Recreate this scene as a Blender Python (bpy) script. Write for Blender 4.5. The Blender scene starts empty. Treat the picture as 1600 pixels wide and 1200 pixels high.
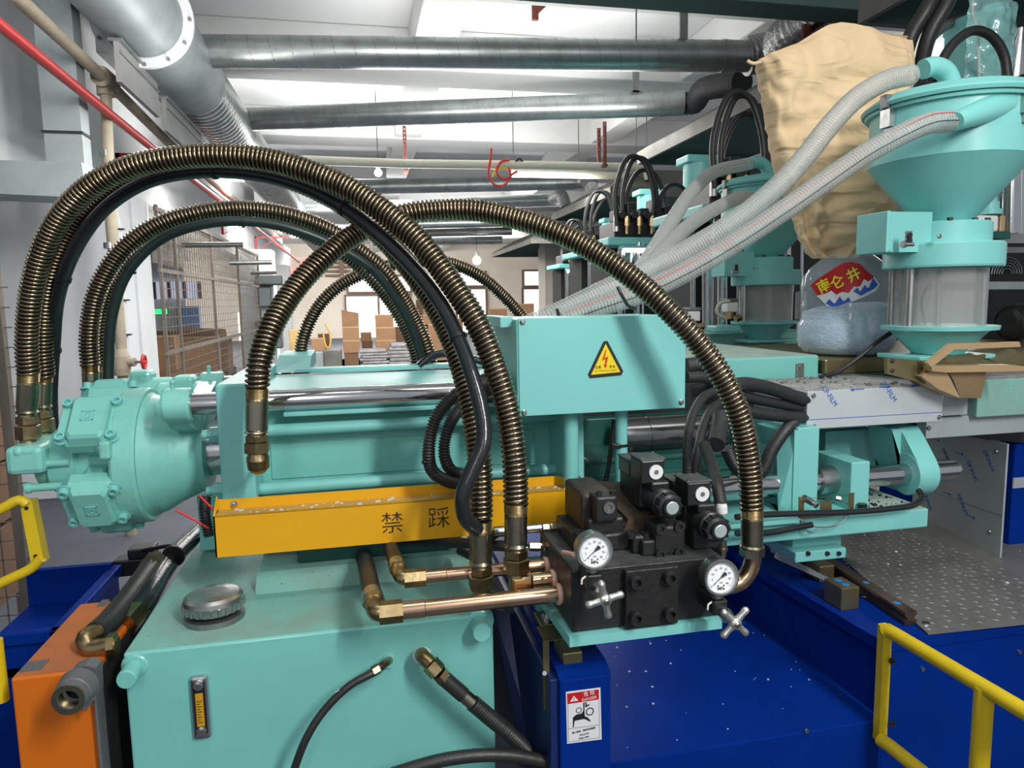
import bpy, bmesh, math, random
from mathutils import Vector as V, Matrix, noise
sc = bpy.context.scene
R = math.radians
random.seed(7)
# ---------------- camera ----------------
F = 1100.0
YAW, PITCH, ROLL = R(12.0), R(6.74), R(1.0)
CAM = V((0, 0, 1.6))

fw = V((math.sin(YAW)*math.cos(PITCH), math.cos(YAW)*math.cos(PITCH), -math.sin(PITCH)))
r0 = V((math.cos(YAW), -math.sin(YAW), 0)); u0 = r0.cross(fw)
rt = r0*math.cos(ROLL) - u0*math.sin(ROLL); up = rt.cross(fw)
cd = bpy.data.cameras.new('camera'); co = bpy.data.objects.new('camera', cd); sc.collection.objects.link(co)
co.matrix_world = Matrix(((rt.x, up.x, -fw.x, CAM.x), (rt.y, up.y, -fw.y, CAM.y), (rt.z, up.z, -fw.z, CAM.z), (0, 0, 0, 1)))
cd.sensor_width = 36.0; cd.lens = F/1600*36; cd.clip_start = .05; cd.clip_end = 200
sc.camera = co
# ---------------- world, light, exposure ----------------
sc.view_settings.view_transform = 'Standard'; sc.view_settings.look = 'None'
sc.view_settings.gamma = 1; sc.view_settings.use_curve_mapping = False
sc.view_settings.exposure = 0.0
w = bpy.data.worlds.new('world'); sc.world = w; w.use_nodes = True
w.node_tree.nodes['Background'].inputs[0].default_value = (.86, .93, 1, 1)
w.node_tree.nodes['Background'].inputs[1].default_value = .40
def area(name, loc, target, sx, sy, power, col=(1, .98, .94), spread=180):
    l = bpy.data.lights.new(name, 'AREA'); l.shape = 'RECTANGLE'; l.size = sx; l.size_y = sy; l.energy = power; l.color = col; l.spread = R(spread)
    o = bpy.data.objects.new(name, l); sc.collection.objects.link(o); o.location = loc
    o.rotation_euler = (V(target)-V(loc)).to_track_quat('-Z', 'Y').to_euler()
    return o
area('tube_lamp_near', (1.35, -1.3, 3.15), (.55, 1.9, .9), .16, 1.2, 95)
area('tube_lamp_aisle', (-.6, -1.9, 2.7), (.2, 1.5, 1.1), .4, 1.4, 17)
def lamps(name, x, y, z, sx, sy, dn, upw):
    area(name, (x, y, z), (x, y, 0), sx, sy, dn); area(name+'_up', (x, y, z+.02), (x, y, 6), sx, sy, upw)
lamps('tube_lamp_front', .7, .9, 3.1, 2.4, .2, 12, 20)
lamps('left_column_fill', -.9, 4.8, 2.9, .2, 2.0, 42, 12)  # fill light added to brighten the white column at left
lamps('press_row_fill', 1.4, 6.6, 3.2, 2.6, .2, 90, 45)  # added fill that lifts the dark press area
lamps('tube_lamp_far', .6, 9.4, 3.1, 5, .3, 190, 130)
lamps('tube_lamp_rear', .5, 15.0, 3.3, 8, .4, 420, 240)
lamps('tube_lamp_end', -1, 25.0, 3.3, 10, .6, 900, 400)
lamps('right_wall_fill', 7.5, 7.5, 3.3, 2, 2, 200, 60)  # added fill so the right wall does not go dark
area('left_wall_fill', (-.2, 2.6, 3.1), (-2.6, 6.5, 1.8), .2, 1.2, 55)  # aimed fill light, added to brighten the left wall
area('end_wall_fill', (-.5, 25.5, 3.6), (-.5, 34, 2.0), 12, .5, 900, (1, .95, .86))  # added fill aimed at the end wall to lighten it
area('far_carton_fill', (0, 14.2, 3.4), (-.5, 19, 1.2), 6, .4, 260)  # added fill aimed at the far cartons to lighten them
area('tube_lamp_store', (-5.0, 10.0, 2.3), (-5.0, 10, 0), .5, 5, 70)
# ---------------- picture point -> place ----------------
def ray(px, py): return fw*F + rt*(px-800) + up*(600-py)
def P(px, py, Y): d = ray(px, py); return CAM + d*(Y/d.y)
def PZ(px, py, Z): d = ray(px, py); return CAM + d*((Z-1.6)/d.z)
def PX(px, py, X): d = ray(px, py); return CAM + d*(X/d.x)
def S(n, Y, px=800): return n*Y/ray(px, 600).y   # n picture pixels at depth Y, in metres
# ---------------- materials ----------------
def mat(name, col, rough=.5, metal=0.0, spec=.5, bump=0, bscale=60, var=0, vscale=6, coat=0, alpha=1, trans=0, emit=0, col2=None, speck=None, sscale=220, sth=.7):
    m = bpy.data.materials.new(name); m.use_nodes = True; nt = m.node_tree; N = nt.nodes; L = nt.links
    b = N['Principled BSDF']
    b.inputs['Base Color'].default_value = (*col, 1); b.inputs['Roughness'].default_value = rough; b.inputs['Metallic'].default_value = metal
    b.inputs['Specular IOR Level'].default_value = spec; b.inputs['Coat Weight'].default_value = coat; b.inputs['Coat Roughness'].default_value = .1
    b.inputs['Alpha'].default_value = alpha; b.inputs['Transmission Weight'].default_value = trans
    if emit: b.inputs['Emission Color'].default_value = (*col, 1); b.inputs['Emission Strength'].default_value = emit
    tc = N.new('ShaderNodeTexCoord')
    last = None
    if var:
        n = N.new('ShaderNodeTexNoise'); n.inputs['Scale'].default_value = vscale; n.inputs['Detail'].default_value = 6; n.inputs['Roughness'].default_value = .65
        L.new(tc.outputs['Object'], n.inputs['Vector'])
        mx = N.new('ShaderNodeMix'); mx.data_type = 'RGBA'
        c2 = col2 or tuple(c*(1-var) for c in col)
        mx.inputs[6].default_value = (*col, 1); mx.inputs[7].default_value = (*c2, 1)
        cr = N.new('ShaderNodeMapRange'); cr.inputs['From Min'].default_value = .4; cr.inputs['From Max'].default_value = .75
        L.new(n.outputs['Fac'], cr.inputs['Value']); L.new(cr.outputs['Result'], mx.inputs[0]); last = mx.outputs[2]
        rm = N.new('ShaderNodeMapRange'); rm.inputs['To Min'].default_value = rough*.85; rm.inputs['To Max'].default_value = min(1, rough*1.25)
        L.new(n.outputs['Fac'], rm.inputs['Value']); L.new(rm.outputs['Result'], b.inputs['Roughness'])
    if speck:
        n = N.new('ShaderNodeTexNoise'); n.inputs['Scale'].default_value = sscale; n.inputs['Detail'].default_value = 3
        L.new(tc.outputs['Object'], n.inputs['Vector'])
        g = N.new('ShaderNodeMapRange'); g.inputs['From Min'].default_value = sth; g.inputs['From Max'].default_value = sth+.03
        L.new(n.outputs['Fac'], g.inputs['Value'])
        mx = N.new('ShaderNodeMix'); mx.data_type = 'RGBA'; mx.inputs[7].default_value = (*speck, 1)
        if last: L.new(last, mx.inputs[6])
        else: mx.inputs[6].default_value = (*col, 1)
        L.new(g.outputs['Result'], mx.inputs[0]); last = mx.outputs[2]
    if last: L.new(last, b.inputs['Base Color'])
    if bump:
        n = N.new('ShaderNodeTexNoise'); n.inputs['Scale'].default_value = bscale; n.inputs['Detail'].default_value = 4
        L.new(tc.outputs['Object'], n.inputs['Vector'])
        bp = N.new('ShaderNodeBump'); bp.inputs['Strength'].default_value = bump; bp.inputs['Distance'].default_value = .01
        L.new(n.outputs['Fac'], bp.inputs['Height']); L.new(bp.outputs['Normal'], b.inputs['Normal'])
    return m
MINT = (.19, .55, .50)
M = dict(
 mint=mat('mint_enamel', MINT, .36, var=.10, vscale=5, coat=.25, bump=.04, bscale=35),
 mintflat=mat('mint_sheet', (.20, .56, .535), .38, var=.05, vscale=3),
 mintcast=mat('mint_cast', (.22, .60, .53), .42, var=.12, vscale=9, bump=.12, bscale=45, coat=.2),
 mintdust=mat('mint_dusty', (.20, .47, .41), .6, var=.5, vscale=7, col2=(.22, .32, .28), bump=.15, bscale=160, speck=(.02, .05, .05), sscale=120, sth=.71),
 mintdebris=mat('mint_debris', (.34, .47, .41), .85, var=.6, vscale=14, col2=(.26, .32, .28), bump=.5, bscale=120, speck=(.10, .12, .11), sscale=130, sth=.66),
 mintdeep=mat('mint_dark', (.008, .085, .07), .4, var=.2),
 chrome=mat('chrome_rod', (.62, .62, .64), .14, 1, var=.12, vscale=14),
 steel=mat('brushed_steel', (.50, .50, .49), .3, 1, var=.25, vscale=20, bump=.05),
 dullsteel=mat('dull_steel', (.30, .31, .30), .42, .9, var=.3, vscale=16, bump=.1),
 brass=mat('zinc_brass', (.42, .32, .17), .3, 1, var=.35, vscale=30, col2=(.20, .14, .07), bump=.06, bscale=80),
 copper=mat('copper_pipe', (.66, .44, .30), .22, 1, var=.25, vscale=16, col2=(.48, .32, .18)),
 zinc=mat('zinc_plated', (.36, .33, .24), .26, 1, var=.3, vscale=24, col2=(.42, .38, .3)),
 spring=mat('spring_bronze', (.34, .275, .18), .24, 1, var=.35, vscale=25, col2=(.16, .12, .075)),
 rubber=mat('black_rubber', (.02, .02, .02), .42, var=.3, bump=.08, bscale=90),
 sleeve=mat('black_sleeve', (.02, .022, .023), .55, bump=.25, bscale=260),
 sheen=mat('glossy_black_hose', (.016, .02, .022), .2, bump=.1, bscale=50),
 iron=mat('black_iron', (.026, .026, .027), .42, .3, var=.35, vscale=18, bump=.15, bscale=90),
 irontop=mat('dusty_iron', (.05, .055, .055), .55, .3, var=.4, vscale=24, col2=(.1, .11, .11), speck=(.35, .36, .36), sscale=240, sth=.7),
 rustiron=mat('brown_iron', (.035, .03, .027), .55, .3, var=.6, vscale=14, col2=(.10, .055, .03), bump=.2),
 plastic=mat('black_plastic', (.012, .013, .014), .35),
 white=mat('white_plastic', (.72, .74, .74), .35),
 yellow=mat('yellow_enamel', (.74, .37, .004), .4, var=.06, vscale=8),
 yellowtop=mat('dusty_yellow', (.60, .34, .05), .7, var=.5, vscale=22, col2=(.42, .30, .12), bump=.2, bscale=120, speck=(.5, .42, .28), sscale=160, sth=.66),
 rail=mat('rail_yellow', (.72, .52, .01), .42, var=.12, vscale=14, bump=.05),
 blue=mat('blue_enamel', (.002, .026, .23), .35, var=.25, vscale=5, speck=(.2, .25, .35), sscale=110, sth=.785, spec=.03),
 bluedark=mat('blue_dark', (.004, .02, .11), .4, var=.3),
 orange=mat('orange_enamel', (.66, .15, .004), .42, var=.08, vscale=4, bump=.05),
 orangetop=mat('dusty_orange', (.55, .16, .04), .6, var=.5, vscale=5, col2=(.33, .12, .05), speck=(.05, .03, .02), sscale=60, sth=.74),
 grey=mat('grey_casting', (.16, .165, .175), .5, .3, var=.2, bump=.2),
 galv=mat('galvanised', (.40, .43, .43), .34, .85, var=.45, vscale=5, col2=(.24, .26, .26), bump=.05),
 galvsheet=mat('galvanised_sheet', (.34, .38, .39), .5, .5, var=.3, vscale=4, col2=(.25, .29, .3)),
 foil=mat('foil_duct', (.5, .5, .5), .3, .9, bump=1.0, bscale=40),
 wall=mat('white_wall', (.70, .72, .74), .75, var=.12, vscale=1.6, bump=.05, bscale=20),
 ceil=mat('ceiling_paint', (.68, .69, .70), .8, var=.06, vscale=.8),
 beam=mat('beam_paint', (.66, .665, .66), .8, var=.1, vscale=1.2),
 endwall=mat('cream_wall', (.60, .55, .49), .8, var=.15, vscale=.8),
 floor=mat('grey_floor', (.07, .08, .10), .6, var=.25, vscale=1.5),
 plate=mat('floor_plate', (.24, .235, .23), .5, .45, var=.4, vscale=9, col2=(.15, .145, .14), bump=.1, speck=(.5, .5, .48), sscale=70, sth=.745),
 redpipe=mat('red_pipe', (.50, .02, .02), .35),
 redrust=mat('rust_red', (.20, .05, .035), .7, var=.4, vscale=30),
 cream=mat('cream_pvc', (.62, .60, .50), .5, var=.1),
 tanpipe=mat('tan_pipe', (.36, .31, .23), .55, var=.25, vscale=10),
 pvc=mat('white_pvc', (.66, .68, .69), .4),
 kraft=mat('kraft_paper', (.76, .57, .35), .75, var=.1, vscale=10, spec=.2),
 carton=mat('carton', (.34, .19, .10), .85, var=.2, vscale=3),
 cartondark=mat('carton_dark', (.20, .11, .065), .9, var=.2, vscale=3),
 hood=mat('hood_green', (.06, .115, .105), .5, 0, var=.2, vscale=3),
 hoodlight=mat('hood_edge', (.13, .125, .11), .55, .1, var=.3, vscale=5),
 mesh=mat('mesh_wire', (.22, .19, .16), .6, .5, var=.3),
 olive=mat('olive_zinc', (.30, .25, .13), .35, .8, var=.3, vscale=14, col2=(.2, .18, .08)),
 tan=mat('tan_zinc', (.58, .40, .22), .42, .5, var=.15),
 film=mat('filmed_steel', (.50, .545, .57), .32, .1, var=.12, vscale=3),
 filmdark=mat('film_panel', (.38, .43, .45), .32, .1, var=.2, vscale=3),
 white_l=mat('label_white', (.7, .72, .75), .4), red_l=mat('label_red', (.50, .008, .01), .4), black_l=mat('ink_black', (.008, .008, .01), .5),
 yel_l=mat('label_yellow', (.78, .60, .01), .4), bolt_l=mat('ink_red', (.55, .03, .005), .5), blue_l=mat('ink_blue', (.02, .10, .45), .5), gold_l=mat('ink_gold', (.9, .72, .03), .4),
 bluedot=mat('blue_cap', (.03, .25, .62), .4), green=mat('exit_green', (.02, .9, .2), .5, emit=1.2), lampglow=mat('lamp_tube', (1, .98, .92), .5, emit=7), window=mat('bright_window', (.90, 1, .97), .4, emit=1.3),
 winpink=mat('pink_window', (.95, .72, .66), .4, emit=.7),
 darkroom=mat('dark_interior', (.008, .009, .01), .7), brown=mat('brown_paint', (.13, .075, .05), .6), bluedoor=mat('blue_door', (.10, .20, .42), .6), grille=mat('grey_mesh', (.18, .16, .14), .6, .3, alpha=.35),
 curtain=mat('plastic_sheet', (.33, .29, .23), .35, alpha=.42, bump=.4, bscale=7, var=.3, vscale=2), granule=mat('blue_granules', (.46, .64, .84), .5, bump=1.0, bscale=140, var=.4, vscale=90, col2=(.72, .84, .94)),
 redwire=mat('red_wire', (.65, .02, .02), .35), greenpipe=mat('dark_green_hose', (.012, .026, .024), .35), amber=mat('amber_fluid', (.55, .30, .01), .3), wood=mat('timber', (.5, .34, .14), .7, var=.2), paperstack=mat('grey_bundle', (.16, .155, .16), .8, var=.5, vscale=6, col2=(.3, .3, .3)),
)
def clearmat(name, col, alpha, rough=.12, bands=None):
    m = mat(name, col, rough, alpha=alpha, coat=.6)
    return m
M['clear'] = mat('clear_pvc', (.55, .58, .56), .3, alpha=.34, coat=.15)
M['clearrib'] = mat('clear_rib', (.62, .65, .63), .5, alpha=.55)
M['pet'] = clearmat('clear_pet', (.50, .60, .66), .30, .06)
M['glass'] = clearmat('sight_glass', (.40, .42, .41), .50, .08)
M['dustgrey'] = mat('grey_dust', (.38, .39, .38), .75, var=.5, vscale=30, col2=(.2, .21, .21), bump=.6, bscale=120, speck=(.7, .7, .68), sscale=120, sth=.66)
M['hoodlight2'] = mat('tray_grey', (.28, .28, .28), .6, 0, var=.1)
M['darksteel'] = mat('dark_barrel_steel', (.20, .21, .21), .2, 1, var=.3, vscale=4)
M['dial'] = mat('dial_white', (.92, .94, .96), .5)
def creased():
    m = M['kraft']; nt = m.node_tree; N = nt.nodes; L = nt.links; b = N['Principled BSDF']; tc = N.new('ShaderNodeTexCoord')
    mp = N.new('ShaderNodeMapping'); mp.inputs['Scale'].default_value = (5, 5, 16); mp.inputs['Rotation'].default_value = (0, R(22), 0); L.new(tc.outputs['Object'], mp.inputs['Vector'])
    n = N.new('ShaderNodeTexNoise'); n.inputs['Scale'].default_value = 1.3; n.inputs['Detail'].default_value = 5; n.inputs['Distortion'].default_value = 1.2; n.noise_type = 'RIDGED_MULTIFRACTAL'; L.new(mp.outputs['Vector'], n.inputs['Vector'])
    bp = N.new('ShaderNodeBump'); bp.inputs['Strength'].default_value = .6; bp.inputs['Distance'].default_value = .02; L.new(n.outputs['Fac'], bp.inputs['Height']); L.new(bp.outputs['Normal'], b.inputs['Normal'])
creased()
def paneglass(name, fac, col=(1, 1, 1)):
    m = bpy.data.materials.new(name); m.use_nodes = True; nt = m.node_tree; nt.nodes.clear(); o = nt.nodes.new('ShaderNodeOutputMaterial')
    t = nt.nodes.new('ShaderNodeBsdfTransparent'); g = nt.nodes.new('ShaderNodeBsdfGlossy'); g.inputs['Roughness'].default_value = .05; x = nt.nodes.new('ShaderNodeMixShader'); x.inputs[0].default_value = fac
    t.inputs['Color'].default_value = (*col, 1); nt.links.new(t.outputs[0], x.inputs[1]); nt.links.new(g.outputs[0], x.inputs[2]); nt.links.new(x.outputs[0], o.inputs[0]); return m
M['gaugeglass'] = paneglass('gauge_glass', .04)
M['wrap'] = mat('clear_wrap', (.30, .60, .58), .15, alpha=.6, bump=1.0, bscale=18, coat=.8)
M['castalu'] = mat('cast_aluminium', (.55, .55, .52), .32, .85, bump=.2, bscale=60)
M['clay'] = mat('pale_gasket', (.72, .45, .36), .6)
M['dullwhite'] = mat('pale_metal_cap', (.42, .50, .50), .35, .3)
M['gaugeglass'] = mat('gauge_glass', (.9, .95, 1), .04, alpha=.05, coat=.4)
M['blue_scale'] = mat('scale_blue', (.12, .20, .26), .5)
M['brownsteel'] = mat('brown_steel', (.16, .11, .085), .3, .8, var=.2)
M['label_grey'] = mat('grey_flake', (.5, .48, .42), .8)
# dark print rings are real material bands along the duct for the lock seam
# ---------------- mesh builder ----------------
def frame_of(d):
    d = d.normalized(); a = V((0, 0, 1)) if abs(d.z) < .9 else V((1, 0, 0))
    u = d.cross(a).normalized(); return u, u.cross(d).normalized()*-1
class MB:
    def __init__(s): s.v = []; s.f = []; s.sm = []
    def add(s, vs, fs, smooth=False):
        o = len(s.v); s.v += [tuple(p) for p in vs]; s.f += [tuple(i+o for i in f) for f in fs]; s.sm += [smooth]*len(fs); return s
    def quad8(s, P8):   # bottom ring 4, top ring 4
        return s.add(P8, [(3, 2, 1, 0), (4, 5, 6, 7), (0, 1, 5, 4), (1, 2, 6, 5), (2, 3, 7, 6), (3, 0, 4, 7)])
    def box(s, a, b, bev=0):
        x0, x1 = sorted((a[0], b[0])); y0, y1 = sorted((a[1], b[1])); z0, z1 = sorted((a[2], b[2]))
        if bev <= 0: return s.quad8([(x0, y0, z0), (x1, y0, z0), (x1, y1, z0), (x0, y1, z0), (x0, y0, z1), (x1, y0, z1), (x1, y1, z1), (x0, y1, z1)])
        bm = bmesh.new(); bmesh.ops.create_cube(bm, size=1)
        for v in bm.verts: v.co = V(((x0+x1)/2+v.co.x*(x1-x0), (y0+y1)/2+v.co.y*(y1-y0), (z0+z1)/2+v.co.z*(z1-z0)))
        bmesh.ops.bevel(bm, geom=bm.edges[:], offset=min(bev, .49*min(x1-x0, y1-y0, z1-z0)), segments=2, affect='EDGES', profile=.5)
        return s.bm(bm)
    def bm(s, bm, smooth=False):
        bm.verts.index_update(); s.add([v.co[:] for v in bm.verts], [[v.index for v in f.verts] for f in bm.faces], smooth); bm.free(); return s
    def prism(s, pts, off):  # polygon pts (3D), extruded by off
        n = len(pts); off = V(off); a = [V(p) for p in pts]
        return s.add(a+[p+off for p in a], [tuple(range(n))[::-1], tuple(range(n, 2*n))]+[(i, (i+1) % n, n+(i+1) % n, n+i) for i in range(n)])
    def rings(s, rings, cap=True, smooth=True, closed=True):
        n = len(rings[0]); vs = [p for r in rings for p in r]; fs = []
        for k in range(len(rings)-1):
            for i in range(n if closed else n-1):
                j = (i+1) % n; fs.append((k*n+i, k*n+j, (k+1)*n+j, (k+1)*n+i))
        s.add(vs, fs, smooth)
        if cap and closed:
            s.add(rings[0], [tuple(range(n))[::-1]]); s.add(rings[-1], [tuple(range(n))])
        return s
    def lathe(s, o, d, prof, n=24, smooth=True, cap=True, ph=0, sq=None):  # prof: (distance along d, radius)
        o = V(o); d = V(d).normalized(); u, w_ = frame_of(d); rs = []
        for t, r in prof:
            rs.append([o+d*t+(u*math.cos(ph+2*math.pi*i/n)+w_*math.sin(ph+2*math.pi*i/n))*r for i in range(n)])
        # split sharp corners by duplicating rings
        if smooth:
            for k in range(len(rs)-1): s.rings([rs[k], rs[k+1]], cap=False)
            if cap: s.add(rs[0], [tuple(range(n))[::-1]]); s.add(rs[-1], [tuple(range(n))])
        else: s.rings(rs, cap, False)
        return s
    def cyl(s, a, b, r, r1=None, n=20, smooth=True):
        a = V(a); b = V(b); return s.lathe(a, b-a, [(0, r), ((b-a).length, r if r1 is None else r1)], n, smooth)
    def hexa(s, a, b, r): return s.cyl(a, b, r, n=6, smooth=False)
    def tube(s, pts, r, n=12, cap=True):
        fr = frames(pts); rs = []
        for k, (p, u, v_) in enumerate(fr):
            rr = r[k] if isinstance(r, (list, tuple)) else r
            rs.append([p+(u*math.cos(2*math.pi*i/n)+v_*math.sin(2*math.pi*i/n))*rr for i in range(n)])
        return s.rings(rs, cap)
    def ball(s, c, r, n=12, sx=1, sy=1, sz=1):
        c = V(c); rs = []
        m = n//2
        for k in range(m+1):
            a = math.pi*k/m; q = max(math.sin(a), .01)
            rs.append([c+V((q*math.cos(2*math.pi*i/n)*r*sx, q*math.sin(2*math.pi*i/n)*r*sy, -math.cos(a)*r*sz)) for i in range(n)])
        return s.rings(rs)
    def build(s, name, m, parent=None, **k):
        me = bpy.data.meshes.new(name); me.from_pydata(s.v, [], s.f)
        me.polygons.foreach_set('use_smooth', s.sm)
        me.materials.append(M[m] if isinstance(m, str) else m)
        me.validate(); me.update()
        o = bpy.data.objects.new(name, me); sc.collection.objects.link(o)
        if parent: o.parent = parent; o.matrix_parent_inverse = parent.matrix_world.inverted() if parent.parent is None else (Matrix.Translation(parent.location)).inverted()
        props(o, **k); return o
def props(o, label=None, cat=None, group=None, kind=None):
    if label: o['label'] = label
    if cat: o['category'] = cat
    if group: o['group'] = group
    if kind: o['kind'] = kind
    return o
def thing(name, label, cat, loc, group=None):
    o = bpy.data.objects.new(name, None); o.empty_display_size = .05; sc.collection.objects.link(o); o.location = V(loc)
    o.matrix_world = Matrix.Translation(V(loc)); return props(o, label, cat, group)
def struct(mb, name, m, parent=None): return mb.build(name, m, parent, kind=None if parent else 'structure')
def dup(root, off, label=None, scale=None, mirror=None):
    def cp(o, par):
        c = o.copy(); sc.collection.objects.link(c)
        if par: mi = o.matrix_parent_inverse.copy(); c.parent = par; c.matrix_parent_inverse = mi
        for ch in o.children: cp(ch, c)
        return c
    r = cp(root, None); r.location = root.location+V(off)
    if scale: r.scale = (scale,)*3
    if label: r['label'] = label
    return r
# ---------------- curves ----------------
def spline(pts, step=.01):
    P_ = [V(p) for p in pts]; P_ = [P_[0]*2-P_[1]]+P_+[P_[-1]*2-P_[-2]]; out = []
    for i in range(1, len(P_)-2):
        p0, p1, p2, p3 = P_[i-1:i+3]
        # centripetal Catmull-Rom
        t0 = 0; t1 = max((p1-p0).length**.5, 1e-4); t2 = t1+max((p2-p1).length**.5, 1e-4); t3 = t2+max((p3-p2).length**.5, 1e-4)
        n = max(4, int((p2-p1).length/step*1.3))
        for k in range(n):
            t = t1+(t2-t1)*k/n
            A1 = p0*((t1-t)/(t1-t0))+p1*((t-t0)/(t1-t0)); A2 = p1*((t2-t)/(t2-t1))+p2*((t-t1)/(t2-t1)); A3 = p2*((t3-t)/(t3-t2))+p3*((t-t2)/(t3-t2))
            B1 = A1*((t2-t)/(t2-t0))+A2*((t-t0)/(t2-t0)); B2 = A2*((t3-t)/(t3-t1))+A3*((t-t1)/(t3-t1))
            out.append(B1*((t2-t)/(t2-t1))+B2*((t-t1)/(t2-t1)))
    out.append(P_[-2]); return resample(out, step)
def resample(pts, step):
    L = [0]
    for a, b in zip(pts, pts[1:]): L.append(L[-1]+(b-a).length)
    n = max(2, int(L[-1]/step)); out = []; k = 0
    for i in range(n+1):
        t = L[-1]*i/n
        while k < len(L)-2 and L[k+1] < t: k += 1
        q = (t-L[k])/max(L[k+1]-L[k], 1e-9); out.append(pts[k].lerp(pts[k+1], min(max(q, 0), 1)))
    return out
def frames(pts):
    pts = [V(p) for p in pts]; out = []; u = None
    for k, p in enumerate(pts):
        t = (pts[min(k+1, len(pts)-1)]-pts[max(k-1, 0)]).normalized()
        if u is None: u, _ = frame_of(t)
        u = (u-t*u.dot(t)).normalized(); out.append((p, u, t.cross(u)))
    return out
def guard(mb, pts, r, pitch, wire, n=16, flat=1.0):
    """helical spring guard wound around a path"""
    L = sum((b-a).length for a, b in zip(pts, pts[1:])); turns = L/pitch; N_ = int(turns*n)
    path = resample(pts, L/N_); fr = frames(path); rs = []; K = 5
    for k, (p, u, v_) in enumerate(fr):
        a = 2*math.pi*k*turns/len(fr); rad = u*math.cos(a)+v_*math.sin(a); t = u.cross(v_)
        c = p+rad*r
        rs.append([c+(rad*math.cos(2*math.pi*j/K)+t*math.sin(2*math.pi*j/K)*flat)*wire for j in range(K)])
    return mb.rings(rs)
def ribbed(mb, pts, r, pitch, depth, n=14, mode=0):
    L = sum((b-a).length for a, b in zip(pts, pts[1:])); k = max(4, int(L/pitch)); path = resample(pts, L/(k*4)); rr = []
    for i in range(len(path)): rr.append(r if i % 4 in (0, 1) else r-depth)
    return mb.tube(path, rr, n)
# ================= ROOM =================
struct(MB().box((-11, -3, -.1), (13, 34, 0)), 'floor', 'floor')
struct(MB().box((-11, -1, 4.35), (13, 34, 4.5)), 'ceiling', 'ceil')
struct(MB().box((-11, 34, 0), (13, 34.2, 4.35)), 'wall_back', 'endwall')
struct(MB().box((12.8, 4.5, 0), (13, 34, 4.35)), 'wall_right', 'wall')
struct(MB().box((-11, -3, 0), (-10.8, 34, 4.35)), 'wall_far_left', 'wall')
# ceiling beams across and along the hall
k = 0
for y0 in (5.2, 7.5, 10.6, 14.0, 17.6, 21.5, 26.0):
    struct(MB().box((-2.3, y0, 3.95), (13, y0+.6, 4.35), .015), 'beam', 'beam'); k += 1
xa, xb = PZ(652, 60, 3.9).x, PZ(722, 60, 3.9).x
struct(MB().box((xa, -1, 3.97), (xb, 34, 4.35), .015), 'beam', 'beam')
xc = PZ(1110, 105, 3.9).x
struct(MB().box((xc, -1, 3.97), (xc+.35, 34, 4.35), .015), 'beam', 'beam')
# left side: deep white beam with columns under it
zb = PX(205, 335, -2.3).z
struct(MB().box((-2.85, 2.0, zb), (-2.3, 26, zb+.95), .01), 'beam', 'wall')
struct(MB().box((-2.85, 2.0, zb+.95), (-2.55, 26, 4.35)), 'wall_left_upper', 'wall')
xl = P(192, 450, 6.5).x
struct(MB().box((-6.0, 6.5, 0), (xl, 6.85, zb+.02), .01), 'wall_left', 'wall')
x2 = P(222, 480, 6.9).x
struct(MB().box((-3.0, 6.86, 0), (x2, 7.3, zb+.02), .01), 'column', 'wall')
for (px, py, Y, wd) in ((402, 480, 14.5, 48), (437, 480, 20, 30)):
    p = P(px, py, Y); s = S(wd, Y); struct(MB().box((p.x-s/2, Y, 0), (p.x+s/2, Y+.5, zb+.1), .01), 'column', 'wall')
p = P(870, 450, 20); struct(MB().box((p.x-.35, 20, 0), (p.x+.5, 20.8, 3.95), .01), 'column', 'endwall')
# shadowed soffit slab of the storage bay and its own back wall
struct(MB().box((-9, 7.0, zb-.03), (-2.85, 16, zb)), 'soffit', 'beam')
struct(MB().box((-10.8, 16, 0), (-3.6, 16.15, zb)), 'wall_storage', 'wall')
# windows on the end wall
def window(n, x0, x1, y0, y1, m, bars):
    a = P(x0, y1, 33.9); b = P(x1, y0, 33.9)
    g = MB().box((a.x, 33.93, a.z), (b.x, 33.97, b.z)); o = struct(g, 'window_%d' % n, m)
    f = MB(); t = .09
    f.box((a.x-t, 33.8, a.z-t), (a.x, 33.98, b.z+t)).box((b.x, 33.8, a.z-t), (b.x+t, 33.98, b.z+t)).box((a.x, 33.8, a.z-t), (b.x, 33.98, a.z)).box((a.x, 33.8, b.z), (b.x, 33.98, b.z+t))
    f.build('window_frame', 'brown', o)
    for i in range(bars):
        q = a.x+(b.x-a.x)*(i+1)/(bars+1); MB().box((q-.05, 33.8, a.z), (q+.05, 33.95, b.z)).build('mullion', 'brown', o)
window(1, 544, 640, 462, 530, 'window', 1)
window(2, 545, 640, 432, 456, 'winpink', 1)
window(3, 716, 758, 452, 520, 'window', 0)
window(4, 716, 757, 426, 446, 'window', 0)
window(5, 819, 847, 452, 520, 'window', 0)
window(6, 819, 847, 424, 446, 'window', 0)
window(7, 890, 912, 440, 500, 'window', 0)
a = P(912, 500, 33.6); b = P(925, 438, 33.6); struct(MB().box((a.x, 33.5, a.z), (b.x, 33.9, b.z)), 'door_1', 'bluedoor')
# louvred grille high on the end wall
a = P(508, 432, 33.7); b = P(548, 405, 33.7); g = thing('louvre_grille', 'brown slatted louvre high on the far end wall above the cartons', 'grille', (a.x, 33.8, a.z))
for i in range(5):
    z = a.z+(b.z-a.z)*i/4; MB().box((a.x, 33.7, z), (b.x, 33.85, z+.09)).build('slat', 'brown', g)
MB().box((a.x+(b.x-a.x)*.55, 33.62, a.z-.6), (a.x+(b.x-a.x)*.72, 33.7, b.z+.4)).build('post', 'brown', g)

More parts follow.
